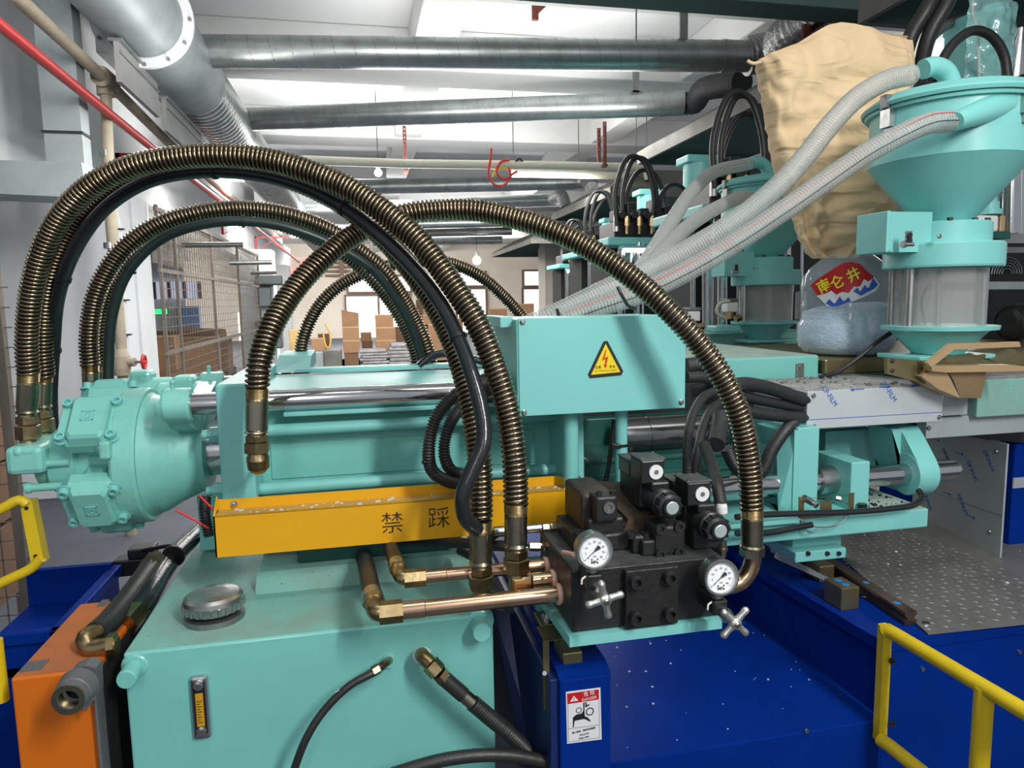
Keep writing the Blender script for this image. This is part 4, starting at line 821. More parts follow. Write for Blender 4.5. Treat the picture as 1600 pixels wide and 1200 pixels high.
# ================= MANIFOLD =================
Ym = 1.12; m0, m1 = P(893, 893, Ym), P(1128, 868, Ym); m2, m3 = P(893, 985, Ym), P(1122, 965, Ym)
mz1, mz0 = (m0.z+m1.z)/2, (m2.z+m3.z)/2; mx0, mx1 = m0.x, m1.x; Yk = 1.34
print('manifold', mx0, mx1, mz0, mz1)
man = thing('valve_manifold', 'black iron hydraulic manifold block with dusty top on a mint shelf', 'manifold', (mx0, Ym, mz0))
MB().box((mx0, Ym, mz0), (mx1, Yk, mz1), .003).build('block', 'iron', man)
MB().box((mx0+.003, Ym+.003, mz1-.001), (mx1-.003, Yk-.003, mz1+.001)).build('dusty_top', 'irontop', man)
a = P(975, 893, Ym); b = P(1058, 985, Ym); pa = PZ(975, 895, mz1-.003)
MB().box((P(973, 920, Ym).x, Ym-.016, mz0+.002), (P(1054, 920, Ym).x, Ym, mz1-.004), .002).build('front_flange', 'iron', man)
for (px, py) in ((993, 908), (1046, 901), (993, 964), (1046, 957)):
    q = P(px, py, Ym-.02); MB().lathe((q.x, Ym-.016, q.z), (0, -1, 0), [(0, .0125), (.014, .0125), (.016, .0115), (.016, .0065), (.008, .006), (.008, .001)], 22).build('cap_bolt', 'iron', man)
# shelf
shelf = thing('manifold_shelf', 'mint steel shelf plate under the black manifold', 'shelf', (mx0, Ym, mz0-.02))
s0, s1 = P(893, 1005, Ym-.01), P(1140, 970, Ym-.01)
MB().prism([(mx0-.004, Ym-.012, mz0-.002), (mx1-.004, Ym-.012, mz0-.002), (mx1-.004, 1.5, mz0-.002), (mx0-.02, 1.5, mz0-.002)], (0, 0, -.018)).build('plate', 'mintflat', shelf)
MB().prism([(mx0-.02, 1.5, mz0-.002), (mx0-.004, Ym-.012, mz0-.002), (mx0-.004, Ym-.012, mz0-.02), (mx0-.02, 1.5, mz0-.02)], (-.004, 0, 0)).build('edge', 'mintflat', shelf)
MB().box((mx0+.01, 1.42, mz0-.12), (mx0+.05, 1.5, mz0-.02), .003).build('bracket', 'mintflat', shelf)
# copper pipes
def cpipe(pts, r, name, lab, jog=None):
    t = thing('copper_pipe', lab, 'pipe', pts[0]); MB().tube([V(p) for p in pts], r, 24).build('pipe_run', 'copper', t)
    d = (V(pts[1])-V(pts[0])).normalized(); e = V(pts[-1])
    MB().lathe(V(pts[0]), d, [(0, r*.9), (0, r*1.08), (.05, r*1.08), (.052, r*.95)], 24).build('sleeve', 'copper', t)
    MB().lathe(e-d*.008, d, [(0, r*.9), (0, r*1.3), (.004, r*1.36), (.008, r*1.25), (.008, r*.9)], 24).build('sealing_ring', 'clay' if 'clay' in M else 'tan', t)
    return t
Ypa = 1.19; e0, e1 = P(618, 953, Ypa), P(893, 928, Ypa); z = (e0.z+e1.z)/2
ra = S(13.5, Ypa, 760)
pa_ = cpipe([(e0.x, Ypa, z), (mx0, Ypa, z)], ra, '', 'thickest front copper pipe running into the manifold side')
def elbowL(p, r, tall, parent, tilt=(-.06, 1, -.02)):
    p = V(p); MB().hexa(p+V((.012, 0, 0)), p+V((-.028, 0, 0)), r*1.35).build('elbow_nut', 'brass', parent)
    el = MB().tube(spline([p+V((-.02, 0, 0)), p+V((-.032, .003, .003)), p+V((-.035, .014, .004)), p+V((-.036, .032, .004))], .004), r*1.12, 18).build('elbow', 'brass', parent)
    d = V(tilt).normalized(); q = p+V((-.036, .030, .004)); MB().hexa(q, q+d*.016, r*1.4).build('union_nut', 'zinc', parent)
    MB().lathe(q+d*.016, d, [(0, r*1.2), (.004, r*1.32), (.03, r*1.3), (.034, r*1.1)], 20).build('ferrule', 'steel', parent)
    e = q+d*.05; MB().tube(spline([e, e+d*.08, e+d*.16+V((0, .02, -.01)), e+d*.30+V((0, .05, -.04))], .01), r*1.2, 16).build('rubber_hose', 'rubber', parent)
    return q
elbowL((e0.x, Ypa, z), ra, 1, pa_)
Ypb = 1.28; e0, e1 = P(655, 903, Ypb), P(880, 880, Ypb); z = (e0.z+e1.z)/2; rb = S(10.5, Ypb, 760)
pb_ = cpipe([(e0.x, Ypb, z), (mx0+.0, Ypb, z)], rb, '', 'middle copper pipe ending in a brass elbow behind the front one')
elbowL((e0.x, Ypb, z), rb, 1, pb_)
Ypc = 1.23; e0 = P(825, 910, Ypc); e1 = P(885, 902, Ypc); z = (e0.z+e1.z)/2; rc_ = S(12, Ypc, 850)
pc_ = cpipe([(e0.x, Ypc, z), (mx0, Ypc, z)], rc_, '', 'short copper stub below the right bronze hose')
pcz, pcx = z, e0.x
MB().box((pcx-.035, Ypc-.017, z-.017), (pcx+.008, Ypc+.017, z+.018), .006).build('tee_body', 'brass', pc_)
text('▽', (pcx-.012, Ypc-.0176, z-.004), .014, 'zinc', pc_, 'stamped_mark')
# small fittings near manifold top left
t = thing('pilot_line', 'small steel pilot line with elbow standing on the manifold top', 'fitting', P(870, 835, 1.36))
a = P(872, 836, 1.33)
MB().cyl(a, a+V((0, 0, .02)), .008).hexa(a+V((0, 0, .004)), a+V((0, 0, .012)), .011).build('elbow_base', 'brass', t)
MB().hexa(a+V((.006, 0, .018)), a+V((-.016, 0, .018)), .0105).hexa(a+V((-.02, 0, .018)), a+V((-.032, 0, .018)), .009).build('union_nut', 'zinc', t)
MB().lathe(a+V((-.032, 0, .018)), (-1, 0, 0), [(0, .007), (.004, .0095), (.03, .009), (.05, .0105), (.1, .0105), (.101, .006)], 16).build('ferrule', 'steel', t)
MB().tube(spline([a+V((-.125, 0, .016)), a+V((-.145, .01, .0)), a+V((-.16, .05, -.045)), a+V((-.18, .15, -.07))], .01), .0095, 12).build('rubber_hose', 'rubber', t)
t = thing('drain_line', 'brass adaptor line entering the manifold side above the copper pipes', 'fitting', P(850, 853, 1.30))
a = P(853, 853, 1.31)
MB().lathe(a, (-1, 0, .1), [(0, .006), (0, .011), (.004, .011), (.006, .008), (.014, .008)], 16).hexa(a+V((-.014, 0, 0)), a+V((-.034, 0, .002)), .0095).hexa(a+V((-.04, 0, .003)), a+V((-.055, 0, .004)), .008).build('adaptor', 'copper', t)
MB().tube(spline([a+V((-.055, 0, .004)), a+V((-.10, .03, .0)), a+V((-.16, .12, -.02)), a+V((-.30, .26, -.05))], .01), .011, 12).build('rubber_hose', 'rubber', t)
props(MB().cyl(P(880, 863, 1.17), P(896, 866, 1.12), .004, n=10).build('plastic_plug', 'clay' if 'clay' in M else 'white'), 'small pale pin lying on the manifold top by the left gauge', 'pin')
# ---- valves on top
def capscrew(mb, q, r=.009, h=.012): return mb.lathe(q, (0, 0, 1), [(0, r), (h, r), (h, r*.55), (h*.5, r*.5), (h*.5, .001)], 16)
# left relief valve
v = thing('relief_valve', 'brown black relief valve block at the left of the manifold top', 'valve', P(945, 860, 1.22))
z0 = mz1
xa, xb = P(915, 850, 1.2).x, P(970, 850, 1.2).x
MB().box((P(898, 860, 1.2).x, 1.19, z0), (P(985, 860, 1.2).x, 1.33, z0+.035), .005).build('base_flange', 'iron', v)
MB().box((xa+.005, 1.20, z0+.03), (xb+.008, 1.32, P(940, 810, 1.2).z), .006).build('valve_body', 'iron', v)
h1 = P(940, 762, 1.25).z
MB().box((xa, 1.22, P(940, 830, 1.22).z), (xb-.008, 1.34, h1), .008).build('bonnet', 'rustiron', v)
MB().box((P(930, 800, 1.19).x, 1.185, P(950, 812, 1.2).z), (P(964, 800, 1.19).x, 1.23, P(950, 772, 1.2).z), .005).build('cover', 'iron', v)
q = P(951, 793, 1.185); MB().lathe(q, (0, -1, 0), [(0, .011), (.004, .011), (.004, .006), (.001, .005)], 18).build('plug', 'dullsteel', v)
for (px, py) in ((936, 774), (957, 773)): capscrew(MB(), P(px, py, 1.20), .006, .008).build('screw', 'iron', v)
for (px, py) in ((905, 838), (978, 843)): capscrew(MB(), P(px, py, 1.2)-V((0, 0, .01)), .012, .02).build('cap_screw', 'iron', v)
q = P(908, 768, 1.36); MB().lathe(q, AX, [(0, .02), (.02, .024), (.03, .024), (.03, .01)], 24).build('side_cap', 'plastic', v)
# directional valve (stacked) with solenoids
def solenoid_valve(px, py, Y, lab, top=True):
    """px,py: picture position of the lower silver coil cap"""
    c = P(px, py, Y); v = thing('solenoid_valve', lab, 'valve', c)
    L = .20; r = .026; d = V((-.30, 1, 0)).normalized() if False else V((0, 1, 0))
    MB().lathe(c, d, [(-.004, .012), (-.004, .0155), (.002, .0165), (.004, .022), (.02, .023), (.022, .026), (.03, .027), (.034, .025), (.034, .021)], 30).build('coil_nut', 'plastic', v)
    g = MB()
    for i in range(10):
        an = i*math.pi/5; p = c+V((math.cos(an)*.0225, .004, math.sin(an)*.0225)); g.cyl(p, p+V((0, .016, 0)), .0028, n=6)
    g.build('grip_ribs', 'plastic', v)
    MB().lathe(c+V((0, -.006, 0)), (0, 1, 0), [(0, .0105), (.001, .012), (.004, .012)], 26).lathe(c+V((0, -.0065, 0)), (0, 1, 0), [(0, .003), (.001, .003)], 10).build('coil_cap', 'dullwhite' if 'dullwhite' in M else 'steel', v)
    MB().lathe(c+V((0, .034, 0)), d, [(0, .021), (.002, .023), (.09, .023)], 28).build('coil_tube', 'sleeve', v)
    MB().box(c+V((-.026, .085, -.026)), c+V((.026, .19, .03)), .005).build('valve_body', 'iron', v)
    MB().box(c+V((-.018, .045, .018)), c+V((.018, .1, .035)), .004).build('coil_block', 'plastic', v)
    hb = c+V((-.012, .055, .03))
    MB().box(hb+V((-.022, 0, 0)), hb+V((.024, .055, .044)), .003).box(hb+V((-.022, .06, 0)), hb+V((.02, .12, .03)), .003).build('connector_housing', 'plastic', v)
    MB().box(hb+V((-.024, .0, .043)), hb+V((.026, .055, .047)), .0015).box(hb+V((-.024, .06, .029)), hb+V((.022, .12, .033)), .0015).build('connector_lid', 'irontop', v)
    for sx in (-.019, .021):
        for yy in (.005, .05): MB().cyl(hb+V((sx, yy, .046)), hb+V((sx, yy, .0495)), .0028, n=8).build('lid_screw', 'chrome', v)
    w = hb+V((.006, -.003, .022)); MB().lathe(w, (0, 1, 0), [(0, .009), (0, .0135), (.004, .0135)], 26).build('blanking_disc', 'white', v)
    MB().lathe(w+V((0, -.0005, 0)), (0, 1, 0), [(0, .0045), (.002, .0045)], 12).build('disc_hole', 'grey', v)
    return v
solenoid_valve(1049, 793, 1.13, 'solenoid valve with silver coil cap, left and higher of the two')
solenoid_valve(1124, 829, 1.10, 'solenoid valve with silver coil cap, right and lower of the two')
# mid body under left solenoid
v = thing('pilot_valve', 'black cast pilot valve body with ribbed back, under the left solenoid', 'valve', P(1040, 850, 1.16))
a = P(1022, 870, 1.15); b = P(1070, 818, 1.15)
MB().box((a.x, 1.145, mz1), (b.x, 1.20, b.z), .006).build('front_body', 'iron', v)
for (px, py) in ((1032, 826), (1061, 822), (1032, 866), (1061, 862)): q = P(px, py, 1.145); MB().lathe(q, (0, -1, 0), [(0, .0105), (.005, .010), (.005, .005), (.001, .0045)], 16).build('cap_screw', 'iron', v)
MB().quad8([(a.x-.055, 1.2, mz1), (b.x, 1.2, mz1), (b.x, 1.34, mz1), (a.x-.055, 1.34, mz1), (a.x-.03, 1.2, b.z+.0), (b.x-.01, 1.2, b.z+.005), (b.x-.02, 1.34, b.z+.03), (a.x-.055, 1.34, b.z+.04)]).build('rear_body', 'rustiron', v)
for i in range(3):
    MB().box((a.x-.035-.006*i, 1.165+.04*i, mz1), (a.x-.004, 1.185+.04*i, b.z-.02+.012*i), .006).build('cast_rib', 'iron', v)
MB().box((P(988, 870, 1.2).x, 1.15, mz1), (a.x+.004, 1.2, mz1+.03), .004).build('foot_flange', 'iron', v)
for (px, py) in ((985, 840), (1010, 842)): capscrew(MB(), P(px, py, 1.17), .0095, .012).build('cap_screw', 'iron', v)
# right body under right solenoid
v = thing('check_valve', 'plain dark valve block under the right solenoid', 'valve', P(1100, 860, 1.16))
MB().box((P(1082, 850, 1.16).x, 1.155, mz1), (P(1124, 850, 1.16).x, 1.33, P(1100, 800, 1.16).z), .005).build('valve_body', 'iron', v)
MB().box((P(1070, 850, 1.2).x, 1.19, mz1), (P(1084, 850, 1.2).x, 1.33, P(1076, 820, 1.2).z), .004).build('side_block', 'iron', v)
# silver pressure sensor / hose tip
t = thing('sensor_cable', 'black sensor hose with silver tip plugged in right of the solenoids', 'cable', P(1129, 800, 1.16))
MB().tube(spline([P(1100, 695, 1.3), P(1113, 730, 1.24), P(1122, 762, 1.18), P(1127, 790, 1.15)], .008), .012, 12).build('hose_run', 'rubber', t)
MB().lathe(P(1127, 786, 1.15), (0.08, 0, -1), [(0, .0095), (.006, .0105), (.018, .0105), (.02, .009)], 16).build('silver_tip', 'white', t)
MB().lathe(P(1128, 845, 1.16), (0.02, 0, -1), [(0, .009), (.012, .009), (.013, .011), (.018, .011), (.02, .008), (.03, .008)], 16).build('lower_fitting', 'zinc', t)
# gauges with needle valves and handles
def pgauge(px, py, Y, hx, hy, lab, rot):
    c = P(px, py, Y); r = S(30, Y, px); g = thing('pressure_gauge', lab, 'gauge', c)
    n = V((-.0, -1, 0)); n = (CAM-c).normalized(); n = V((n.x*.15, -1, n.z*.12)).normalized()
    MB().lathe(c, n, [(-.022, r*.3), (-.022, r*.94), (-.004, r*.96), (0, r*1.0), (.006, r*1.0), (.009, r*.97), (.009, r*.86), (.004, r*.84)], 56, cap=False).lathe(c, n, [(-.022, .001), (-.022, r*.94)], 40, cap=False).build('bezel', 'steel', g)
    face = MB().lathe(c, n, [(.0030, r*.86), (.0035, r*.86), (.0035, .0005)], 48, smooth=False).build('dial_face', 'dial', g)
    u = V((1, 0, 0)); u = (u-n*u.dot(n)).normalized(); w_ = n.cross(u); w_ = w_ if w_.z > 0 else -w_
    tm = MB()
    for i in range(41):
        an = R(225-270*i/40); L = .12 if i % 5 == 0 else .06; d = u*math.cos(an)+w_*math.sin(an); s_ = u*-math.sin(an)+w_*math.cos(an)
        p0 = c+n*.0037+d*r*(.76-L); p1 = c+n*.0037+d*r*.76; tm.add([p0-s_*.00025, p1-s_*.00025, p1+s_*.00025, p0+s_*.00025, p0-s_*.00025+n*.0003, p1-s_*.00025+n*.0003, p1+s_*.00025+n*.0003, p0+s_*.00025+n*.0003], [(0, 1, 2, 3), (4, 5, 6, 7)])
    ring = [c+n*.0038+(u*math.cos(R(225-270*i/40))+w_*math.sin(R(225-270*i/40)))*r*.77 for i in range(41)]
    tm.tube(ring, .00022, 4); tm.build('scale', 'blue_scale' if 'blue_scale' in M else 'black_l', face)
    Rm = Matrix((( *u, 0), (*w_, 0), (*n, 0), (0, 0, 0, 1))).transposed() if False else Matrix(((u.x, w_.x, n.x, 0), (u.y, w_.y, n.y, 0), (u.z, w_.z, n.z, 0), (0, 0, 0, 1)))
    def gt(s, x, yv, size, m='black_l', nm='numeral', bold=0):
        cu = bpy.data.curves.new('t', 'FONT'); cu.body = s; cu.size = size; cu.extrude = .0001; cu.align_x = 'CENTER'; cu.align_y = 'CENTER'; cu.offset = bold; cu.resolution_u = 2
        o = bpy.data.objects.new('t', cu); sc.collection.objects.link(o); bpy.context.view_layer.update()
        me = bpy.data.meshes.new_from_object(o.evaluated_get(bpy.context.evaluated_depsgraph_get())); bpy.data.objects.remove(o)
        me.transform(Matrix.Translation(c+n*.0040+u*x+w_*yv) @ Rm); me.materials.clear(); me.materials.append(M[m])
        o = bpy.data.objects.new(nm, me); sc.collection.objects.link(o); o.parent = face
    for i in range(9):
        an = R(225-270*i/8); s_ = str(i*5) if i else '0'; gt(s_, math.cos(an)*r*.5, math.sin(an)*r*.5, r*.17)
    gt('MPa', 0, -r*.62, r*.24, bold=.0002); gt('YN', 0, -r*.3, r*.14)
    for sx in (-.16, .16): MB().lathe(c+n*.0038+u*r*sx-w_*r*.46, n, [(0, r*.05), (.0003, r*.05), (.0003, .0002)], 8).build('dial_dot', 'black_l', face)
    d = (u*math.cos(R(220))+w_*math.sin(R(220))); s_ = n.cross(d)
    MB().prism([c+n*.0048+d*r*.8, c+n*.0048+s_*.0008, c+n*.0048-d*r*.1+s_*.0022, c+n*.0048-d*r*.34+s_*.004, c+n*.0048-d*r*.38, c+n*.0048-d*r*.34-s_*.004, c+n*.0048-d*r*.1-s_*.0022, c+n*.0048-s_*.0008], n*.0006).build('needle', 'black_l', g)
    MB().lathe(c, n, [(.0062, r*.86), (.0066, .001)], 40, smooth=False, cap=False).build('cover_glass', 'gaugeglass' if 'gaugeglass' in M else 'pet', g)
    # stem and needle valve
    b = c-V((0, 0, r)); b.y = Y+.01
    MB().cyl(b+V((0, 0, .004)), b-V((0, 0, .012)), .007).cyl(b-V((0, 0, .004)), b-V((0, 0, .008)), .0105).build('stem', 'steel', g)
    h = P(hx, hy, Y-.035)
    MB().box((b.x-.013, Y-.004, b.z-.036), (b.x+.014, Ym-.001 if Y < Ym else Y+.02, b.z-.010), .003).build('valve_block', 'plastic', g)
    MB().tube(spline([b+V((-.012, -.006, -.014)), b+V((-.02, -.008, -.017)), b+V((-.021, -.008, -.026))], .003), .0018, 6).build('lock_clip', 'white', g)
    hd = V((0, -1, 0)); s0 = V((b.x, Y+.0, h.z+.004))
    MB().cyl((h.x, Y+.005, h.z), (h.x, h.y, h.z), .008).hexa((h.x-.0, Y-.002, h.z), (h.x, Y-.012, h.z), .0125).build('spindle', 'steel', g)
    H = MB().lathe(h, hd, [(-.006, .008), (0, .011), (.006, .010), (.009, .005), (.009, .001)], 20)
    for k in range(4):
        an = R(rot+90*k); d = V((math.cos(an), 0, math.sin(an)))
        H.tube([h+d*t for t in (.004, .012, .020, .026, .031, .0335)], [.0075, .0062, .0055, .0066, .0058, .002], 14)
    H.build('cross_handle', 'castalu' if 'castalu' in M else 'steel', g)
    MB().lathe(h+V((0, -.009, 0)), hd, [(0, .004), (.002, .0045), (.003, .003)], 12).build('handle_screw', 'zinc', g)
pgauge(928, 860, 1.07, 945, 937, 'pressure gauge above the cross handle, left of the two on the manifold', 12)
pgauge(1125, 901, 1.06, 1148, 973, 'pressure gauge at the right end of the manifold', 45)

# ================= ARCHING HOSES =================
R_ = .0225
def hose(name, pts, lab, r=R_, ends=(True, True), pitch=.0092, inner='rubber', grp=None, wire=.0036):
    path = spline([P(*p) for p in pts], .01); t = thing(name, lab, 'hose', path[0], grp)
    MB().tube(path, r*.80, 14).build('rubber_core', inner, t)
    guard(MB(), path, r-.002, pitch, wire).build('spring_guard', 'spring', t); return t, path
def ferrule(t, pa, pb, r=R_, lab='zinc', ribs=True):
    a, b = V(pa), V(pb); d = b-a; L = d.length; d.normalize(); pr = [(0, r*.85)]
    for i in range(6): pr += [(L*(.02+i*.045), r*.98), (L*(.035+i*.045), r*.9)]
    MB().lathe(a, d, pr+[(L*.3, r*.93)], 24).build('threaded_sleeve', 'brass', t)
    MB().lathe(a, d, [(L*.3, r*.9), (L*.31, r*.95), (L*.98, r*.95), (L, r*.85), (L, r*.5)], 22).build('crimp_ferrule', 'zinc', t)
def nuts(t, pa, pb, r=R_):
    a, b = V(pa), V(pb); d = b-a; L = d.length; d.normalize()
    MB().lathe(a, d, [(0, r*.85), (L*.08, r*1.02), (L*.14, r*.8), (L*.2, r*.8)], 24).build('collar', 'zinc', t)
    MB().hexa(a+d*L*.2, a+d*L*.42, r*1.0).build('hex_collar', 'brass', t)
    MB().lathe(a+d*L*.45, d, [(0, r*.95), (L*.03, r*1.12), (L*.40, r*1.12), (L*.45, r*.9)], 6, smooth=False).build('union_nut', 'brass', t)
    MB().lathe(a+d*L*.88, d, [(0, r*.75), (L*.12, r*.8)], 20).build('thread', 'brass', t)
h, pth = hose('armoured_hose', [(45, 585, 1.74), (42, 540, 1.73), (50, 450, 1.70), (78, 365, 1.66), (130, 300, 1.62), (200, 262, 1.59), (290, 245, 1.56), (370, 244, 1.53), (440, 255, 1.50), (525, 285, 1.46), (575, 313, 1.43), (650, 372, 1.38), (712, 452, 1.33), (750, 514, 1.30), (775, 577, 1.28), (795, 650, 1.26), (804, 720, 1.24), (806, 788, 1.23)], 'tallest bronze spring guarded hose, arching from the motor port to the right brass elbow')
ferrule(h, P(45, 580, 1.74), P(42, 640, 1.75)); nuts(h, P(42, 640, 1.75), P(45, 692, 1.75))
ferrule(h, P(806, 784, 1.23), P(806, 848, 1.23)); nuts(h, P(806, 848, 1.23), P(807, 900, 1.23))
h, pth = hose('armoured_hose', [(69, 590, 1.86), (66, 540, 1.85), (74, 450, 1.82), (102, 372, 1.78), (150, 312, 1.74), (215, 275, 1.70), (290, 262, 1.67), (370, 262, 1.64), (450, 278, 1.6), (530, 315, 1.56), (600, 372, 1.50), (650, 432, 1.45), (692, 500, 1.40), (722, 575, 1.35), (740, 650, 1.31), (750, 730, 1.28), (751, 812, 1.26)], 'bronze spring guarded hose tucked inside the tallest arch, ending left of the right brass elbow')
ferrule(h, P(69, 585, 1.86), P(67, 632, 1.86), .019); nuts(h, P(67, 632, 1.86), P(72, 680, 1.86), .019)
ferrule(h, P(751, 812, 1.26), P(751, 875, 1.26)); nuts(h, P(751, 875, 1.26), P(752, 925, 1.26))
t = thing('drain_hose', 'glossy black hose tied along the inside of the tallest arch, curling back at its foot', 'hose', P(85, 600, 1.8))
pth = spline([P(84, 700, 1.95), P(80, 620, 1.92), P(84, 540, 1.88), P(92, 460, 1.80), P(120, 385, 1.74), P(165, 325, 1.70), P(230, 284, 1.66), P(310, 268, 1.62), P(400, 272, 1.58), P(470, 290, 1.54), P(530, 320, 1.49), P(587, 362, 1.44), P(637, 410, 1.40), P(682, 465, 1.355), P(712, 520, 1.32), P(737, 585, 1.28), P(754, 650, 1.25), P(755, 695, 1.23), P(738, 735, 1.22), P(723, 775, 1.215), P(727, 808, 1.22), P(745, 828, 1.24)], .01)
MB().tube(pth, .0145, 16).build('hose_run', 'sheen', t)
for k in (.13, .235, .47, .62, .80): 
    i = int(len(pth)*k); q = pth[i]; d = (pth[i+1]-pth[i]).normalized(); MB().lathe(q, d, [(0, .0145), (0, .0175), (.007, .0175), (.007, .0145)], 16).build('cable_tie', 'plastic', t)
h, pth = hose('armoured_hose', [(141, 572, 1.98), (139, 530, 1.98), (150, 460, 1.98), (185, 398, 1.98), (240, 355, 1.98), (310, 333, 1.98), (385, 327, 2.0), (450, 336, 2.0), (520, 363, 2.02), (562, 392, 2.04), (596, 420, 2.06), (622, 455, 2.08), (646, 498, 2.1), (664, 538, 2.1), (672, 570, 2.1)], 'bronze hose, upper one of the lower left pair arching behind the machine', .0225)
ferrule(h, P(141, 570, 1.98), P(143, 612, 1.98), .021)
h, pth = hose('armoured_hose', [(157, 572, 2.08), (157, 530, 2.08), (168, 465, 2.08), (200, 405, 2.08), (250, 366, 2.08), (320, 345, 2.08), (400, 342, 2.08), (470, 362, 2.08), (530, 392, 2.08), (580, 435, 2.08), (617, 482, 2.1), (637, 520, 2.1), (650, 555, 2.1), (652, 585, 2.1)], 'bronze hose hidden behind the upper one of the lower left pair', .019)
ferrule(h, P(157, 570, 2.08), P(158, 612, 2.08), .018)
t = thing('drain_hose', 'dark green black hose tied under the lower left bronze arch', 'hose', P(172, 600, 1.95))
pth = spline([P(170, 620, 1.95), P(170, 560, 1.95), P(176, 490, 1.94), P(200, 425, 1.93), P(250, 375, 1.93), P(320, 350, 1.93), P(400, 347, 1.94), P(470, 362, 1.95), P(530, 388, 1.97), P(580, 420, 1.99), P(610, 455, 2.01), P(640, 505, 2.03), P(656, 550, 2.05), P(662, 580, 2.05)], .01)
MB().tube(pth, .0125, 14).build('hose_run', 'greenpipe', t)
for k in (.25, .48, .74): 
    i = int(len(pth)*k); q = pth[i]; d = (pth[i+1]-pth[i]).normalized(); MB().lathe(q, d, [(0, .0125), (0, .0165), (.007, .0165), (.007, .0125)], 16).build('cable_tie', 'plastic', t)
h, pth = hose('armoured_hose', [(402, 605, 1.42), (404, 575, 1.42), (424, 512, 1.45), (462, 450, 1.50), (512, 398, 1.54), (562, 362, 1.57), (630, 335, 1.58), (690, 328, 1.57), (745, 329, 1.54), (800, 340, 1.50), (850, 355, 1.46), (905, 380, 1.42), (962, 415, 1.37), (1010, 452, 1.33), (1055, 495, 1.29), (1092, 537, 1.27), (1125, 584, 1.25), (1150, 635, 1.235), (1165, 690, 1.23), (1172, 745, 1.225), (1175, 795, 1.22)], 'wide bronze arch crossing behind the tallest hose, down to the right gauge')
ferrule(h, P(402, 605, 1.42), P(401, 672, 1.42)); nuts(h, P(401, 672, 1.42), P(402, 712, 1.42))
MB().lathe(P(402, 708, 1.42), (0, .2, -1), [(0, .018), (.01, .022), (.03, .021), (.04, .012)], 16).box(P(402, 728, 1.45)-V((.014, 0, .014)), P(402, 728, 1.55)+V((.014, 0, .012)), .006).build('elbow_body', 'brass', h)
ferrule(h, P(1175, 793, 1.22), P(1175, 850, 1.22))
MB().lathe(P(1175, 850, 1.22), (0, 0, -1), [(0, .021), (.004, .0245), (.008, .022)], 24).hexa(P(1175, 855, 1.22), P(1175, 868, 1.22), .0245).build('union_nut', 'zinc', h)
MB().tube(spline([P(1176, 862, 1.22), P(1175, 880, 1.22), P(1166, 900, 1.22), P(1152, 912, 1.22), V((mx1-.006, 1.22, P(1140, 915, 1.22).z))], .006), .0165, 18).build('elbow_pipe', 'copper', h)
h, pth = hose('armoured_hose', [(468, 562, 2.25), (475, 525, 2.25), (495, 482, 2.25), (528, 448, 2.25), (575, 424, 2.25), (625, 411, 2.25), (668, 408, 2.27), (710, 413, 2.3), (752, 433, 2.32), (790, 466, 2.34), (820, 500, 2.35)], 'thin bronze hose in the smallest arch behind the injection cylinder', .0195, pitch=.0095)
ferrule(h, P(468, 560, 2.25), P(467, 585, 2.25), .019)
# ribbed black cable conduits
def rib(pts, r, lab, name='cable_conduit'): return props(ribbed(MB(), spline([P(*p) for p in pts], .008), r, .006, .0028, 16).build(name, 'rubber'), lab, 'cable')
rib([(800, 590, 1.5), (760, 598, 1.47), (715, 615, 1.44), (683, 650, 1.42), (670, 700, 1.41), (675, 735, 1.42), (700, 752, 1.44), (730, 755, 1.5)], .0135, 'ribbed black cable conduit looping beside the arches, outermost loop')
rib([(800, 600, 1.55), (760, 612, 1.52), (725, 632, 1.50), (700, 670, 1.47), (694, 710, 1.46), (705, 735, 1.47), (735, 742, 1.52)], .013, 'ribbed black cable conduit looping beside the arches, inner loop')
rib([(820, 575, 1.6), (790, 582, 1.58), (762, 590, 1.57), (735, 605, 1.56), (712, 632, 1.55)], .013, 'short ribbed black conduit above the two loops', )
t = props(MB().tube(spline([P(765, 573, 2.0), P(740, 562, 2.0), P(705, 552, 2.0), (P(675, 556, 2.0)), P(655, 572, 2.0)], .008), .012, 12).build('black_cable', 'sheen'), 'black cable bundle curling over the cylinder top', 'cable')
q = P(663, 722, 1.41); props(MB().ball(q, .006, 8).box(q, q+V((.02, .01, .003))).build('tie_head', 'plastic'), 'cable tie head on the looping black conduits', 'cable tie')
# ================= HOPPER LOADERS =================
Yh1 = 1.80; hx = P(1472, 400, Yh1).x
def hz(y): return P(1472, y, Yh1).z
def hs(n): return S(n, Yh1, 1472)
def C_(y, dx=0): return V((hx+hs(dx), Yh1, hz(y)))
def lz(prof, n=48): # list of (picture y, picture radius)
    z0 = hz(prof[0][0]); return MB().lathe((hx, Yh1, z0), (0, 0, 1), [(hz(y)-z0, hs(r)) for y, r in prof], n)
L1 = thing('hopper_loader', 'large mint hopper loader nearest the camera, with clear hoses and sight glass', 'hopper', C_(556))
lz([(353, 32), (300, 75), (258, 106), (257, 107), (168, 107), (167, 100)], 64).build('hopper_body', 'mintflat', L1)
lz([(172, 108), (172, 118), (167, 120), (164, 118), (152, 103), (143, 60), (142, .1)], 64).build('lid', 'mintflat', L1)
lz([(178, 108), (178, 113), (173, 114), (172, 108)], 64).build('lid_ring', 'mintflat', L1)
lz([(385, 60), (385, 63), (352, 63), (350, 61), (349, 34)], 48).build('motor_head', 'mintflat', L1)
lz([(419, 70), (419, 80), (416, 81), (385, 81), (382, 79), (382, 60)], 56).build('upper_ring', 'mintflat', L1)
lz([(509, 62), (420, 62)], 48).build('sight_glass', 'glass', L1)
lz([(515, 66), (514, 79), (508, 80), (507, 64)], 48).build('lower_flange', 'mintflat', L1)
lz([(551, 36), (548, 38), (515, 68)], 48).build('lower_cone', 'mintflat', L1)
